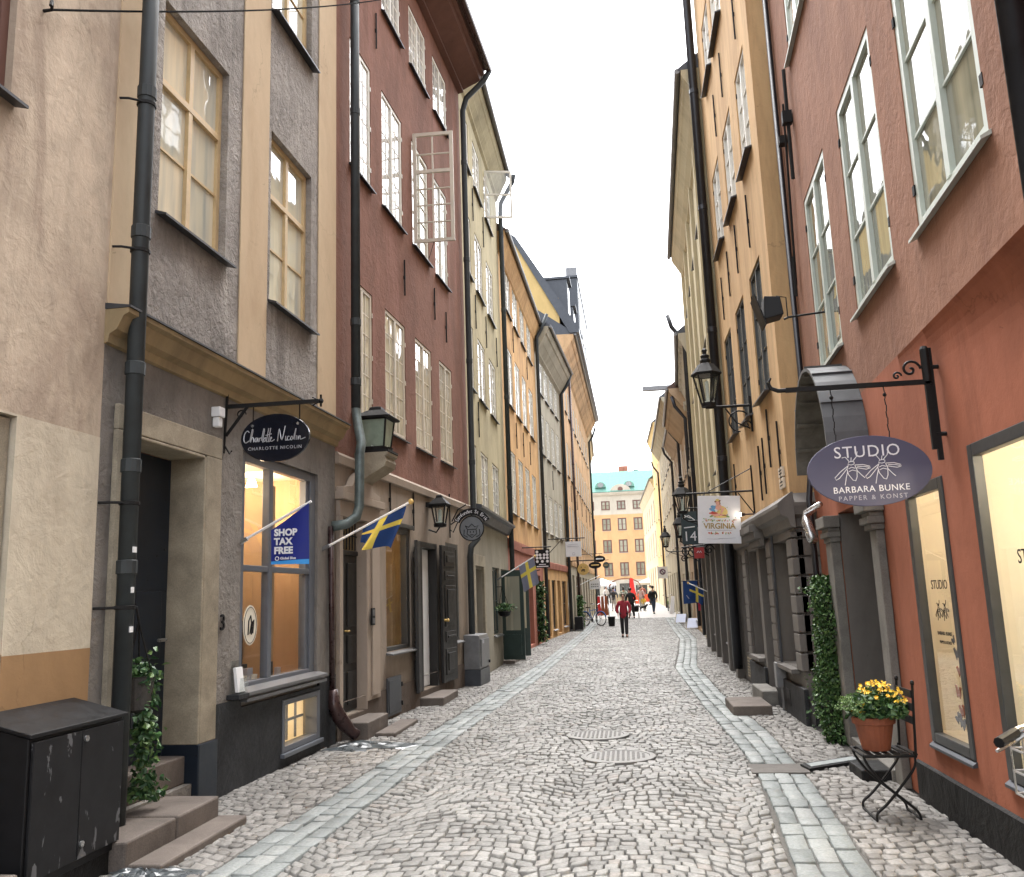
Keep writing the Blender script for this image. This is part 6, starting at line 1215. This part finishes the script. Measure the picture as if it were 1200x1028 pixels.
for _ in range(105):
    a = random.uniform(0,6.28); r = .2*math.sqrt(random.random()); c = Vector((pc_.x+.04+r*math.cos(a),pc_.y-.02+r*math.sin(a),pc_.z+.33+.13*(1-(r/.2)**2)+random.uniform(-.03,.03)))
    if c.x < pc_.x-.08: c.z -= .08
    nn = Vector((random.gauss(0,.6)-.2,random.gauss(0,.6)-.6,.8)).normalized(); uu_ = nn.orthogonal().normalized(); ww = nn.cross(uu_); k = random.uniform(.011,.018)
    for i in range(6):
        a0 = i*1.047; d0 = uu_*math.cos(a0)+ww*math.sin(a0); d1 = uu_*math.cos(a0+.5)+ww*math.sin(a0+.5); d2 = uu_*math.cos(a0-.5)+ww*math.sin(a0-.5); q.add([c,c+d2*k*.7+nn*.004,c+d0*k+nn*.002,c+d1*k*.7+nn*.004],[(0,1,2,3)])
obj('blossom', q, M['bloom'], t)
q = MB()
for _ in range(12):
    c = Vector((pc_.x-.15+random.gauss(0,.045),pc_.y-.07+random.gauss(0,.06),pc_.z+.27+random.uniform(-.03,.08)))
    for _ in range(60): v = Vector((random.gauss(0,1),random.gauss(0,1),abs(random.gauss(0,1)))).normalized(); p = c+v*.03; leaf_mb([p],.016,q,-.3)
obj('sedum', q, M['sedum'], t)
# ---- climbing greenery
def ivy(label, c, rx, ry, h, n, size, mat, trunk=True, z0=.0, lean=0):
    t = thing('ivy_column',label,'ivy',tuple(c),'columns of climbing ivy'); pts = []; c = Vector(c)
    for _ in range(n):
        a = random.uniform(0,6.283); z = h*random.random()**.92; k = (1+.26*math.sin(z*4.1+a*2)+.2*math.sin(z*10+a*3+1)); e = .72 if z > h*.94 else 1; r = k*e*(1-abs(random.gauss(0,.16)))*(1 if random.random()>.05 else random.uniform(1.1,1.5))
        pts.append(c+Vector((rx*r*math.cos(a)+lean*z,ry*r*math.sin(a),z0+z)))
    obj('foliage', leaf_mb(pts,size,droop=.6), mat, t)
    q = MB()
    for k in range(4): q.tube([c+Vector((rx*.3*math.cos(k*1.6)+lean*i*h/6+random.gauss(0,.015),ry*.3*math.sin(k*1.6)+random.gauss(0,.015),z0+h*.92*i/6)) for i in range(7)],.014,5)
    q.lathe(c+Vector((0,0,z0)),[(rx*.62,.0),(rx*.66,h*.3),(rx*.62,h*.7),(rx*.4,h*.93),(.01,h*.96)],10); obj('stem', q, plain('ivy_core',(.012,.018,.01),.9), t); return t
ivy('tall dense dark ivy column at the corner of the terracotta and ochre houses',(2.16,10.05,0),.175,.23,1.72,8500,.04,M['ivy'])
ivy('narrow green ivy strip climbing the orange house beside the faded flag',(-2.9,30,.1),.13,.2,2.0,900,.09,M['ivyl'])
ivy('dark leafy climber on the tall apricot house behind the bicycle',(-2.3,43,.0),.17,.3,1.6,700,.1,M['ivy'])
t = thing('hanging_plant','dark hanging bowl with green leaves at the green doors of the olive house','plant',(-2.93,21.2,1.1)); c = Vector((-2.93,21.2,1.25)); obj('bowl', MB().lathe(c,[(.02,-.12),(.12,-.08),(.17,.02),(.15,.02)],14), M['black'], t); obj('chain', MB().tube([c+Vector((.15,0,.02)),c+Vector((-.05,0,.6))],.007,5).tube([c+Vector((-.15,0,.02)),c+Vector((-.05,0,.6))],.007,5).tube([c+Vector((-.05,0,.6)),c+Vector((-.17,0,.6))],.01,5), M['iron'], t); obj('foliage', leaf_mb([c+Vector((random.gauss(0,.1),random.gauss(0,.1),.05+random.random()*.16)) for _ in range(220)],.06), M['ivyl'], t)
# ---- bicycles
def bicycle(label, loc, rotz, fm, name='bicycle', basket=False, lean=0.):
    t = thing(name,label,'bicycle',(0,0,0),'parked bicycles'); ir = M['iron']
    # built along +x (front at +x), then turned
    for cx,nm in ((.52,'front_wheel'),(-.52,'rear_wheel')):
        q = MB(); q.tube([(cx+.33*math.cos(a),0,.345+.33*math.sin(a)) for a in [i*.19635 for i in range(33)]],.019,6); wl = obj(nm, q, M['black'], t)
        q = MB(); q.tube([(cx+.305*math.cos(a),0,.345+.305*math.sin(a)) for a in [i*.19635 for i in range(33)]],.01,5); q.lathe((cx,-.04,.345),[(.02,0),(.02,.08)],8,axis=(0,1,0)); obj('rim', q, M['silver'], wl)
        q = MB(); [q.tube([(cx,0,.345),(cx+.3*math.cos(a),0,.345+.3*math.sin(a))],.0022,4) for a in [i*.3927 for i in range(16)]]; obj('spokes', q, M['silver'], wl)
        q = MB(); q.tube([(cx+.365*math.cos(a),0,.345+.365*math.sin(a)) for a in [.2+i*.2 for i in range(14)]],.02,5); obj('mudguard', q, fm, t)
    q = MB(); q.tube([(.33,0,.88),(-.05,0,.32)],.016,8); q.tube([(.34,0,.8),(-.2,0,.75)],.016,8); q.tube([(-.05,0,.3),(-.24,0,.86)],.016,8); q.tube([(-.05,0,.3),(-.52,0,.345)],.011,6); q.tube([(-.2,0,.74),(-.52,0,.345)],.01,6); obj('frame', q, fm, t)
    q = MB(); q.tube([(.31,0,1.0),(.37,0,.75),(.42,.05,.62),(.52,.05,.345)],.013,8); q.tube([(.42,.05,.62),(.42,-.05,.62),(.52,-.05,.345)],.012,8); obj('fork', q, M['silver'], t)
    q = MB(); q.tube(spline([(.2,.3,1.08),(.3,.2,1.1),(.34,.06,1.06),(.33,0,1.04),(.34,-.06,1.06),(.3,-.2,1.1),(.2,-.3,1.08)],4),.011,8); q.tube([(.31,0,.98),(.33,0,1.06)],.014,8); hb_ = obj('handlebar', q, M['silver'], t)
    for s_ in (1,-1): obj('grip', MB().tube([(.25,s_*.25,1.092),(.16,s_*.34,1.075)],.018,8), M['black'], hb_); obj('brake_lever', MB().tube([(.28,s_*.2,1.09),(.29,s_*.24,1.06),(.24,s_*.32,1.035)],[.009,.009,.006],6), M['silver'], hb_)
    q = MB(); q.add([(-.12,0,.93),(-.2,.03,.93),(-.34,.09,.93),(-.4,.06,.93),(-.4,-.06,.93),(-.34,-.09,.93),(-.2,-.03,.93),(-.12,0,.89),(-.2,.025,.89),(-.34,.08,.88),(-.4,.05,.88),(-.4,-.05,.88),(-.34,-.08,.88),(-.2,-.025,.89)],[tuple(range(7)),tuple(range(13,6,-1))]+[(i,(i+1)%7,7+(i+1)%7,7+i) for i in range(7)]); obj('saddle', q, M['black'], t, bev=.008); obj('seat_post', MB().tube([(-.23,0,.82),(-.26,0,.89)],.012,6), M['silver'], t)
    q = MB(); q.lathe((-.05,-.02,.3),[(.085,0),(.085,.01)],16,axis=(0,1,0)); q.tube([(-.05,-.06,.3),(.08,-.06,.2)],.009,5); q.tube([(-.05,.06,.3),(-.18,.06,.4)],.009,5); obj('crank', q, M['iron'], t)
    for x,y,z in ((.08,-.1,.2),(-.18,.1,.4)): obj('pedal', MB().hexa([(x-.04,y-.04,z-.01),(x+.04,y-.04,z-.01),(x+.04,y+.04,z-.01),(x-.04,y+.04,z-.01),(x-.04,y-.04,z+.01),(x+.04,y-.04,z+.01),(x+.04,y+.04,z+.01),(x-.04,y+.04,z+.01)]), M['black'], t)
    if basket:
        q = MB()
        for z in (.82,.9,.98,1.04): q.tube([(.4,-.13,z),(.4,.13,z),(.62,.13,z),(.62,-.13,z),(.4,-.13,z)],.005,5)
        for k in range(7): y = -.13+.26*k/6; q.tube([(.62,y,.82),(.62,y,1.04)],.004,4)
        obj('basket', q, M['silver'], t)
    t.location = loc; t.rotation_euler = (lean,0,rotz); return t
bicycle('bicycle at the right picture edge, only its black grip, brake lever and wire basket showing',(1.52,3.03,0),math.radians(90),M['black'],basket=True)
bicycle('blue bicycle parked at the far left shopfront, front wheel turned to the street',(-1.75,44.6,.05),math.radians(-40),plain('blue_bike_paint',(.03,.13,.4),.35))
bicycle('bicycle leaning on the cream wall near the square on the right',(2.75,62.5,.28),math.radians(85),plain('green_bike_paint',(.12,.2,.05),.35))
# ---- goods and boards outside the shops
def aboard(label, x, y, rot):
    z = zg(y); t = thing('sandwich_board',label,'sandwich board',(0,0,0),'white folding boards on the right pavement')
    for s_ in (1,-1):
        q = MB(); q.hexa([(-.24,s_*.31,.08),(.24,s_*.31,.08),(.24,s_*.29,.08),(-.24,s_*.29,.08),(-.24,s_*.03,.46),(.24,s_*.03,.46),(.24,s_*.01,.46),(-.24,s_*.01,.46)]); pn = obj('panel', q, plain('bluish_board',(.55,.6,.75),.5,0,.03), t)
        q = MB()
        for x_ in (-.25,.25): q.tube([(x_,s_*.36,0),(x_,s_*.02,.5)],.014,5)
        obj('board_frame', q, M['surround'], t)
    t.location = (x,y,z); t.rotation_euler = (0,0,rot); return t
aboard('white folding board on the right pavement, the nearer of the pair',2.72,38.5,math.radians(-20)); aboard('white folding board on the right pavement, the farther of the pair',2.55,44,math.radians(-20))
t = thing('easel_sign','pale narrow board leaning by the black pipe near the yellow house','board',(2.7,57,.2)); obj('panel', MB().hexa([(2.55,57,.22),(2.85,57,.22),(2.85,57.04,.22),(2.55,57.04,.22),(2.75,57.3,1.3),(2.95,57.3,1.3),(2.95,57.34,1.3),(2.75,57.34,1.3)]), M['lightboard'], t); obj('leg', MB().tube([(2.8,57.6,.21),(2.85,57.33,1.2)],.02,5), M['surround'], t)
t = thing('clothes_rack','clothes rack with red and rust garments outside the far left shop','clothes rack',(-1.2,46,.08)); z = .08
obj('rack', MB().tube([(-1.6,46,z),(-1.6,46,z+1.5),(-.98,46,z+1.5),(-.98,46,z)],.018,6).tube([(-1.6,45.8,z+.02),(-1.6,46.2,z+.02)],.018,6).tube([(-.98,45.8,z+.02),(-.98,46.2,z+.02)],.018,6), M['iron'], t)
for k,(x,m_) in enumerate(((-1.46,'red'),(-1.28,'rustg'),(-1.1,'rustg2'))):
    mm = M['red'] if m_=='red' else plain('rust_wool',(.35,.1,.04),.8); g = MB(); g.hexa([(x-.095,45.78,z+.42),(x+.095,45.78,z+.45),(x+.095,46.22,z+.45),(x-.095,46.22,z+.42),(x-.06,45.85,z+1.4),(x+.06,45.85,z+1.4),(x+.06,46.15,z+1.4),(x-.06,46.15,z+1.4)]); tag(obj('garment', g, mm),{'red':'bright red garment hanging on the far clothes rack','rustg':'rust brown garment beside the red one on the clothes rack','rustg2':'rust brown garment at the right end of the clothes rack'}[m_],'garment','garments on the clothes rack')
t = thing('waste_bin','small black bin standing at the far left beside the clothes rack','bin',(-.82,43.6,.05)); obj('body', MB().lathe((-.82,43.6,.05),[(.14,0),(.18,.42),(.19,.44),(.17,.44),(.16,.1)],16), M['black'], t); obj('rim', MB().lathe((-.82,43.6,.05),[(.191,.43),(.2,.46),(.17,.46)],16), M['sheet'], t)
t = thing('crate_stand','black slatted crate stand outside the far left shop','crate',(-2.2,40.5,0)); obj('box', MB().hexa([(-2.4,40.2,.05),(-2.05,40.2,.05),(-2.05,40.9,.05),(-2.4,40.9,.05),(-2.4,40.2,.62),(-2.05,40.2,.62),(-2.05,40.9,.62),(-2.4,40.9,.62)]), M['black'], t); q = MB(); [q.hexa([(-2.048,40.22,.1+.1*k),(-2.03,40.22,.1+.1*k),(-2.03,40.88,.1+.1*k),(-2.048,40.88,.1+.1*k),(-2.048,40.22,.16+.1*k),(-2.03,40.22,.16+.1*k),(-2.03,40.88,.16+.1*k),(-2.048,40.88,.16+.1*k)]) for k in range(5)]; obj('slats', q, M['wood'], t)
# ---- market on the square
Zs = .59
t = thing('market_stall','market stall with a brown arched canopy on the square','market stall',(0,92,Zs),'market stalls on the square')
q = MB(); AR = [(1.6*math.cos(a),.8*math.sin(a)) for a in [math.pi*i/14 for i in range(15)]]
q.plate((-.2,92,2.3),X3,UP,Y3,AR+[(1.5*math.cos(a),.72*math.sin(a)) for a in [math.pi*(14-i)/14 for i in range(15)]],2.2); obj('canopy', q, plain('brown_canvas',(.25,.12,.08),.8), t)
q = MB(); [q.tube([(x,y,Zs),(x,y,2.32)],.035,6) for x in (-1.75,1.35) for y in (91,93)]; obj('post', q, M['iron'], t); obj('counter', MB().hexa([(-1.5,91.2,Zs),(1.1,91.2,Zs),(1.1,92,Zs),(-1.5,92,Zs),(-1.5,91.2,1.45),(1.1,91.2,1.45),(1.1,92,1.45),(-1.5,92,1.45)]), M['cream'], t)
for lab,x,y,w_,mt in (('market stall with a pale blue-white canvas roof left on the square',-2.6,95,1.5,'lightboard'),('market stall with a grey canvas roof right on the square',2.4,98,1.4,'endgrey')):
    t = thing('market_stall',lab,'market stall',(x,y,Zs),'market stalls on the square'); q = MB(); q.add([(x-w_,y-1,2.6),(x+w_,y-1,2.6),(x+w_,y+1,2.6),(x-w_,y+1,2.6),(x,y,3.2),(x-w_,y-1,2.4),(x+w_,y-1,2.4),(x+w_,y+1,2.4),(x-w_,y+1,2.4)],[(0,1,4),(1,2,4),(2,3,4),(3,0,4),(0,1,6,5),(1,2,7,6),(2,3,8,7),(3,0,5,8)]); obj('canopy', q, M[mt], t); q = MB(); [q.tube([(x+a*w_*.95,y+b*.95,Zs),(x+a*w_*.95,y+b*.95,2.45)],.035,6) for a in (-1,1) for b in (-1,1)]; obj('post', q, M['iron'], t); obj('counter', MB().hexa([(x-w_*.9,y-.8,Zs),(x+w_*.9,y-.8,Zs),(x+w_*.9,y,Zs),(x-w_*.9,y,Zs),(x-w_*.9,y-.8,1.4),(x+w_*.9,y-.8,1.4),(x+w_*.9,y,1.4),(x-w_*.9,y,1.4)]), M['orange'] if x>0 else M['whitepaint'], t)
t = thing('feather_flag','tall bright red feather flag standing on the square','flag',(.42,84,.55)); obj('pole', MB().tube([(.25,84,.55),(.25,84,2.8),(.35,84,3.0)],.02,6), M['iron'], t); obj('cloth', MB().plate((.5,84,1.9),X3,UP,Y3,[(-.22,-.85),(.45,-1.0),(.2,.2),(.12,1.0),(-.1,1.1),(-.22,.9)],.02), M['red'], t); obj('base', MB().lathe((.25,84,.55),[(.25,0),(.25,.05),(.05,.06)],12), M['black'], t)
t = thing('barrier','orange-red cloth barrier on the square beside the red flag','barrier',(.95,82,.53)); obj('cloth', MB().hexa([(.7,82,.6),(1.35,82,.6),(1.35,82.04,.6),(.7,82.04,.6),(.75,82,1.5),(1.1,82,1.5),(1.1,82.04,1.5),(.75,82.04,1.5)]), M['orange'], t); obj('post', MB().tube([(.7,82.02,.53),(.73,82.02,1.55)],.03,6).tube([(1.36,82.02,.53),(1.12,82.02,1.55)],.03,6), M['iron'], t)
for x,y in ((-.3,100),(.9,101),(1.7,100)): pass
# ================================================================== people and a dog
def skin_mesh(name, V, E, Rd, mat, parent, sub=2, label=None):
    me = bpy.data.meshes.new(name); me.from_pydata(V, E, []); ob = bpy.data.objects.new(name, me); COL.objects.link(ob)
    md = ob.modifiers.new('skin','SKIN'); md.use_smooth_shade = True; md.branch_smoothing = .4
    for i,r in enumerate(Rd): me.skin_vertices[0].data[i].radius = (r,r) if not isinstance(r,tuple) else r
    me.skin_vertices[0].data[0].use_root = True
    sb = ob.modifiers.new('sub','SUBSURF'); sb.levels = sub; sb.render_levels = sub
    dg = bpy.context.evaluated_depsgraph_get(); dg.update(); ev = ob.evaluated_get(dg); m2 = bpy.data.meshes.new_from_object(ev, depsgraph=dg); m2.name = name; m2.materials.clear(); m2.materials.append(mat)
    bpy.data.objects.remove(ob); bpy.data.meshes.remove(me); m2.polygons.foreach_set('use_smooth',[True]*len(m2.polygons))
    o = bpy.data.objects.new(name, m2); COL.objects.link(o); o.parent = parent
    if label: o['label'] = label
    return o
def person(label, loc, rotz, H, jm, tm, hm, stride=.12, arms=((.24,.05),(.24,-.05)), hair=.03, bag=None, bent=0., group='people in the street', long_coat=.0, elbow=.1, bulk=1.):
    """facing -y in local space; arms = (outward, forward) reach of each wrist"""
    t = thing('person',label,'person',(0,0,0),group); k = H/1.72
    hip = [(.09,0,.9),(-.09,0,.9)]; kn = [(.085,-stride*.6-.02,.5),(-.085,stride*.3-.03,.5)]; an = [(.08,-stride,.09),(-.08,stride,.11)]; toe = [(.095,-stride-.16,.04),(-.095,stride-.14,.05)]
    sh = [(.175,0,1.385),(-.175,0,1.385)]; el = [(.185+a[0]*.28+elbow*.5,.03-a[1]*.2,1.13) for a in arms[:1]]+[(-(.185+arms[1][0]*.28+elbow*.5),.03-arms[1][1]*.2,1.13)]
    wr = [(arms[0][0]+.03,-arms[0][1],.92),(-(arms[1][0]+.03),-arms[1][1],.92)]
    V = [(0,0,.95),(0,.0,1.15),(0,.0,1.36),(0,-.01,1.47),(0,-.02,1.56),(0,-.035,1.63),(0,-.03,1.7),(0,-.115,1.605)]; R_ = [(.13,.1),(.12,.09),(.13,.09),.05,.072,.085,.06,.012]; E_2 = [(0,1),(1,2),(2,3),(3,4),(4,5),(5,6),(5,7)]
    def add(p,r,par): V.append(p); R_.append(r); E_2.append((par,len(V)-1)); return len(V)-1
    for s_ in (0,1):
        a = add(sh[s_],.052,2); b = add(el[s_],.042,a); c = add(wr[s_],.028,b); sx = 1 if s_==0 else -1
        pm = add((wr[s_][0],wr[s_][1]-.01,wr[s_][2]-.07),(.034,.018),c)
        for f,(dx,l) in enumerate(((-.024,.062),(-.008,.075),(.009,.07),(.025,.055))):
            q_ = add((wr[s_][0]+.2*dx*sx,wr[s_][1]-.012+dx,wr[s_][2]-.1),.009,pm); add((wr[s_][0]-.012*sx,wr[s_][1]-.02+dx,wr[s_][2]-.1-l*.9),.007,q_)
        add((wr[s_][0]-.02*sx,wr[s_][1]-.05,wr[s_][2]-.085),.009,pm)
        a = add(hip[s_],.085,0); b = add(kn[s_],.055,a); c = add(an[s_],.038,b); add(toe[s_],.03,c)
    sc = lambda P: [(x*k,(y-bent*max(0,z-.9))*k,z*k) for x,y,z in P]; rs = lambda Rr: [tuple(q*k for q in r) if isinstance(r,tuple) else r*k for r in Rr]
    skin_mesh('body', sc(V), E_2, rs(R_), M['skin'], t)
    zb = .76-long_coat
    JV = [(0,0,zb),(0,0,.98),(0,0,1.15),(0,0,1.35),(0,-.005,1.45)]; JR = [(.2*bulk,.155*bulk),(.18*bulk,.135*bulk),(.17*bulk,.13*bulk),(.16*bulk,.12*bulk),(.085,.075)]; JE = [(0,1),(1,2),(2,3),(3,4)]
    for s_ in (0,1):
        b0 = len(JV); JV += [sh[s_],el[s_],tuple(wr[s_][i]*.93+el[s_][i]*.07 for i in range(3))]; JR += [.078*bulk,.068*bulk,.056*bulk]; JE += [(3,b0),(b0,b0+1),(b0+1,b0+2)]
    skin_mesh('jacket', sc(JV), JE, rs(JR), jm, t)
    TV = [(0,0,.95)]; TR = [(.12,.1)]; TE = []
    for s_ in (0,1): b0 = len(TV); TV += [hip[s_],kn[s_],an[s_]]; TR += [.105,.08,.066]; TE += [(0,b0),(b0,b0+1),(b0+1,b0+2)]
    skin_mesh('trousers', sc(TV), TE, rs(TR), tm, t)
    for s_ in (0,1): skin_mesh('shoe', sc([(an[s_][0],an[s_][1]+.03,.05),toe[s_]]), [(0,1)], rs([.052,.045]), M['black'], t, 1)
    Hh = MB(); o = (0,(-.005-bent*.76)*k,1.655*k); Hh.ball(o,.105*k,14,sx=.95,sy=1.02,sz=.9)
    Hh.v = [v for v in Hh.v]; keep = []
    q = MB(); q.ball((0,(.012-bent*.76)*k,1.66*k),.103*k,14,sx=.95,sy=.95,sz=.92)
    if hair > .05: q.ball((0,(.05-bent*.7)*k,1.58*k),.085*k,12,sx=1.05,sy=.7,sz=1.3)
    WL[t] = Vector((0,0,0)); obj('hair', q, hm, t, smooth=True)
    q = MB(); 
    for sx in (-1,1): q.ball((sx*.032*k,(-.113-bent*.75)*k,1.632*k),.011*k,6)
    q.box(WF,-.025*k,.025*k,1.566*k,1.574*k,(.1+bent*.74)*k,(.108+bent*.74)*k); obj('face', q, M['wood'], t)
    if bag:
        q = MB(); q.ball((0,.19*k,1.2*k),.16*k,12,sx=.95,sy=.62,sz=1.35); bg_ = obj('backpack', q, bag, t, smooth=True)
    t.location = loc; t.rotation_euler = (0,0,rotz); return t
cl = lambda n,c: plain(n,c,.75,0,.2,20.)
dk = cl('dark_trousers',(.012,.012,.014)); hr = plain('grey_brown_hair',(.09,.06,.04),.6); hb2 = plain('dark_hair',(.02,.014,.01),.5)
person('elderly woman in a dark red jacket and black trousers walking towards the camera',(-.17,33.5,0),0,1.58,cl('dark_red_jacket',(.27,.014,.03)),dk,hr,.14,((.18,.17),(.2,.1)),elbow=.07,bulk=1.08,long_coat=.06)
person('man in black jacket and blue jeans with black backpack at the right',(1.62,58,.225),math.radians(150),1.76,cl('black_jacket',(.01,.01,.012)),cl('blue_jeans',(.03,.045,.08)),hb2,.16,bag=M['black'])
person('person in grey jacket and pale trousers with a dark backpack walking away to the square',(-1.02,66,.325),math.radians(185),1.72,cl('grey_jacket',(.12,.12,.14)),cl('pale_trousers',(.45,.42,.4)),hb2,.15,bag=cl('dark_pack',(.03,.03,.035)))
person('person dressed in black leaning forward with a pram, half hidden by the woman in red',(.2,52,.15),math.radians(200),1.72,cl('black_coat',(.009,.009,.011)),dk,hb2,.16,((.18,.3),(.18,.3)),bent=.18)
person('dark haired person in a pale green coat far off near the stalls',(-.28,69,.36),math.radians(180),1.7,cl('pale_green_coat',(.35,.4,.33)),cl('grey_trousers',(.2,.2,.2)),hb2,.1,hair=.08,long_coat=.2)
person('person in pale pink top near the square beside the dark haired one with the child',(1.05,72,.4),math.radians(170),1.68,cl('pale_pink_top',(.6,.42,.42)),cl('light_trousers',(.4,.38,.36)),hr,.1)
person('small child in a yellow jacket near the square',(1.13,65,.31),math.radians(160),1.02,cl('yellow_jacket',(.75,.5,.06)),cl('pale_leggings',(.5,.47,.42)),hr,.1)
for i,(x,y,c,lab) in enumerate(((-2.0,86,(.5,.5,.5),'person in light grey by the pale canvas stall'),(-1.3,89,(.08,.1,.2),'person in navy at the arched brown stall'),(1.5,88,(.3,.08,.06),'person in rust red at the orange barrier'),(2.0,79,(.55,.5,.4),'person in beige in front of the cream corner house'))): person(lab,(x,y,zg(y)),math.radians(40+80*i),1.7,cl('coat',c),dk,hb2 if i%2 else hr,.08)
# pram pushed by the person in black
t = thing('pram','dark pram pushed up the street behind the woman in red','pram',(.45,52.8,.16)); q = MB(); q.hexa([(.2,52.6,.5),(.6,52.6,.5),(.6,53.2,.55),(.2,53.2,.55),(.15,52.5,.85),(.65,52.5,.85),(.65,53.3,.9),(.15,53.3,.9)]); obj('carrycot', q, M['black'], t, bev=.03); q = MB(); [q.tube([(x,y+.14*math.cos(a),.3+.14*math.sin(a)) for a in [i*.5236 for i in range(13)]],.02,5) for x in (.2,.6) for y in (52.65,53.15)]; obj('wheels', q, M['iron'], t); obj('handle', MB().tube([(.2,52.6,.6),(.22,52.35,1.15),(.58,52.35,1.15),(.6,52.6,.6)],.015,6), M['silver'], t)
# small black dog
t = thing('dog','small black dog on the paving near the child in yellow','dog',(0,0,0))
V = [(0,.0,.3),(0,-.14,.31),(0,-.26,.33),(0,-.33,.4),(0,-.4,.44),(0,-.49,.42),(0,.14,.3),(0,.24,.36),(0,.32,.44)]; Rr = [.085,.1,.085,.06,.062,.03,.08,.03,.015]; Ee = [(0,1),(1,2),(2,3),(3,4),(4,5),(0,6),(6,7),(7,8)]
for sx in (-1,1):
    b = len(V); V += [(sx*.07,-.24,.22),(sx*.07,-.22,.13),(sx*.07,-.23,.02),(sx*.07,-.27,.015)]; Rr += [.04,.026,.022,.024]; Ee += [(2,b),(b,b+1),(b+1,b+2),(b+2,b+3)]
    b = len(V); V += [(sx*.07,.12,.22),(sx*.07,.17,.13),(sx*.07,.14,.02),(sx*.07,.1,.015)]; Rr += [.05,.024,.02,.024]; Ee += [(6,b),(b,b+1),(b+1,b+2),(b+2,b+3)]
    b = len(V); V += [(sx*.045,-.37,.51)]; Rr += [.018]; Ee += [(4,b)]
skin_mesh('body',V,Ee,Rr,M['black'],t); t.location = (1.0,63.5,.295); t.rotation_euler = (0,0,math.radians(60))
# ================================================================== camera and daylight
cam = bpy.data.cameras.new('camera'); co = bpy.data.objects.new('camera', cam); COL.objects.link(co); SC.camera = co
fpx = 1030.; d = Vector((135/fpx,-181/fpx,-1)); up = Vector((-.035,1,-.035*d.x+d.y)); d.normalize(); up.normalize(); ex = d.cross(up)
R3 = Matrix((ex,d,up)); co.matrix_world = Matrix.Translation((0,0,CAMZ)) @ R3.to_4x4()
cam.sensor_fit = 'HORIZONTAL'; cam.sensor_width = 36; cam.lens = 36*fpx/1200; cam.clip_start = .05; cam.clip_end = 2000
w = bpy.data.worlds.new('World'); SC.world = w; w.use_nodes = True; nt = w.node_tree; nt.nodes.clear()
sky = nt.nodes.new('ShaderNodeTexSky'); sky.sky_type = 'NISHITA'; sky.sun_disc = False
SE,SR = math.radians(68), math.radians(358)
sky.sun_elevation = SE; sky.sun_rotation = SR; sky.air_density = 1.; sky.dust_density = 4.; sky.ozone_density = 1.
hs = nt.nodes.new('ShaderNodeHueSaturation'); hs.inputs['Saturation'].default_value = .22; hs.inputs['Value'].default_value = 1.
bg = nt.nodes.new('ShaderNodeBackground'); bg.inputs['Strength'].default_value = .15; ow = nt.nodes.new('ShaderNodeOutputWorld')
nt.links.new(sky.outputs[0], hs.inputs['Color']); nt.links.new(hs.outputs[0], bg.inputs['Color']); nt.links.new(bg.outputs[0], ow.inputs['Surface'])
sl_ = bpy.data.lights.new('sun','SUN'); sl_.energy = 1.0; sl_.angle = math.radians(50); sl_.color = (1,.98,.95)
so_ = bpy.data.objects.new('sun', sl_); COL.objects.link(so_)
sd_ = Vector((math.sin(SR)*math.cos(SE), math.cos(SR)*math.cos(SE), math.sin(SE)))
so_.rotation_euler = sd_.to_track_quat('Z','Y').to_euler(); so_.location = (0,20,40)
def lamp(p, e, r=.08, c=(1,.72,.42)):
    l = bpy.data.lights.new('shop_light','POINT'); l.energy = e; l.shadow_soft_size = r; l.color = c; o = bpy.data.objects.new('shop_light', l); COL.objects.link(o); o.location = p
lamp(B.pt(2.5,2.75,-.6),7,c=(1,.8,.58)); lamp(B.pt(3.4,2.75,-.6),7,c=(1,.8,.58)); lamp(B.pt(3.3,.55,-.55),1.6); lamp(C.pt(2.4,2.3,-.7),5,c=(1,.85,.65))
lamp(Lw.pt(3.0,2.35,-.45),4.6,c=(1,.86,.66)); lamp(Lw.pt(1.3,2.35,-.5),5,c=(1,.86,.66)); lamp(Lw.pt(.2,2.35,-.5),5,c=(1,.86,.66))
vs = SC.view_settings; vs.view_transform = 'Standard'; vs.look = 'None'; vs.exposure = 2.65; vs.gamma = 1; vs.use_curve_mapping = False
SC.cycles.max_bounces = 8; SC.cycles.diffuse_bounces = 4; SC.cycles.glossy_bounces = 4; SC.cycles.transparent_max_bounces = 12; SC.cycles.caustics_reflective = False; SC.cycles.caustics_refractive = False
SC.cycles.sample_clamp_indirect = 6
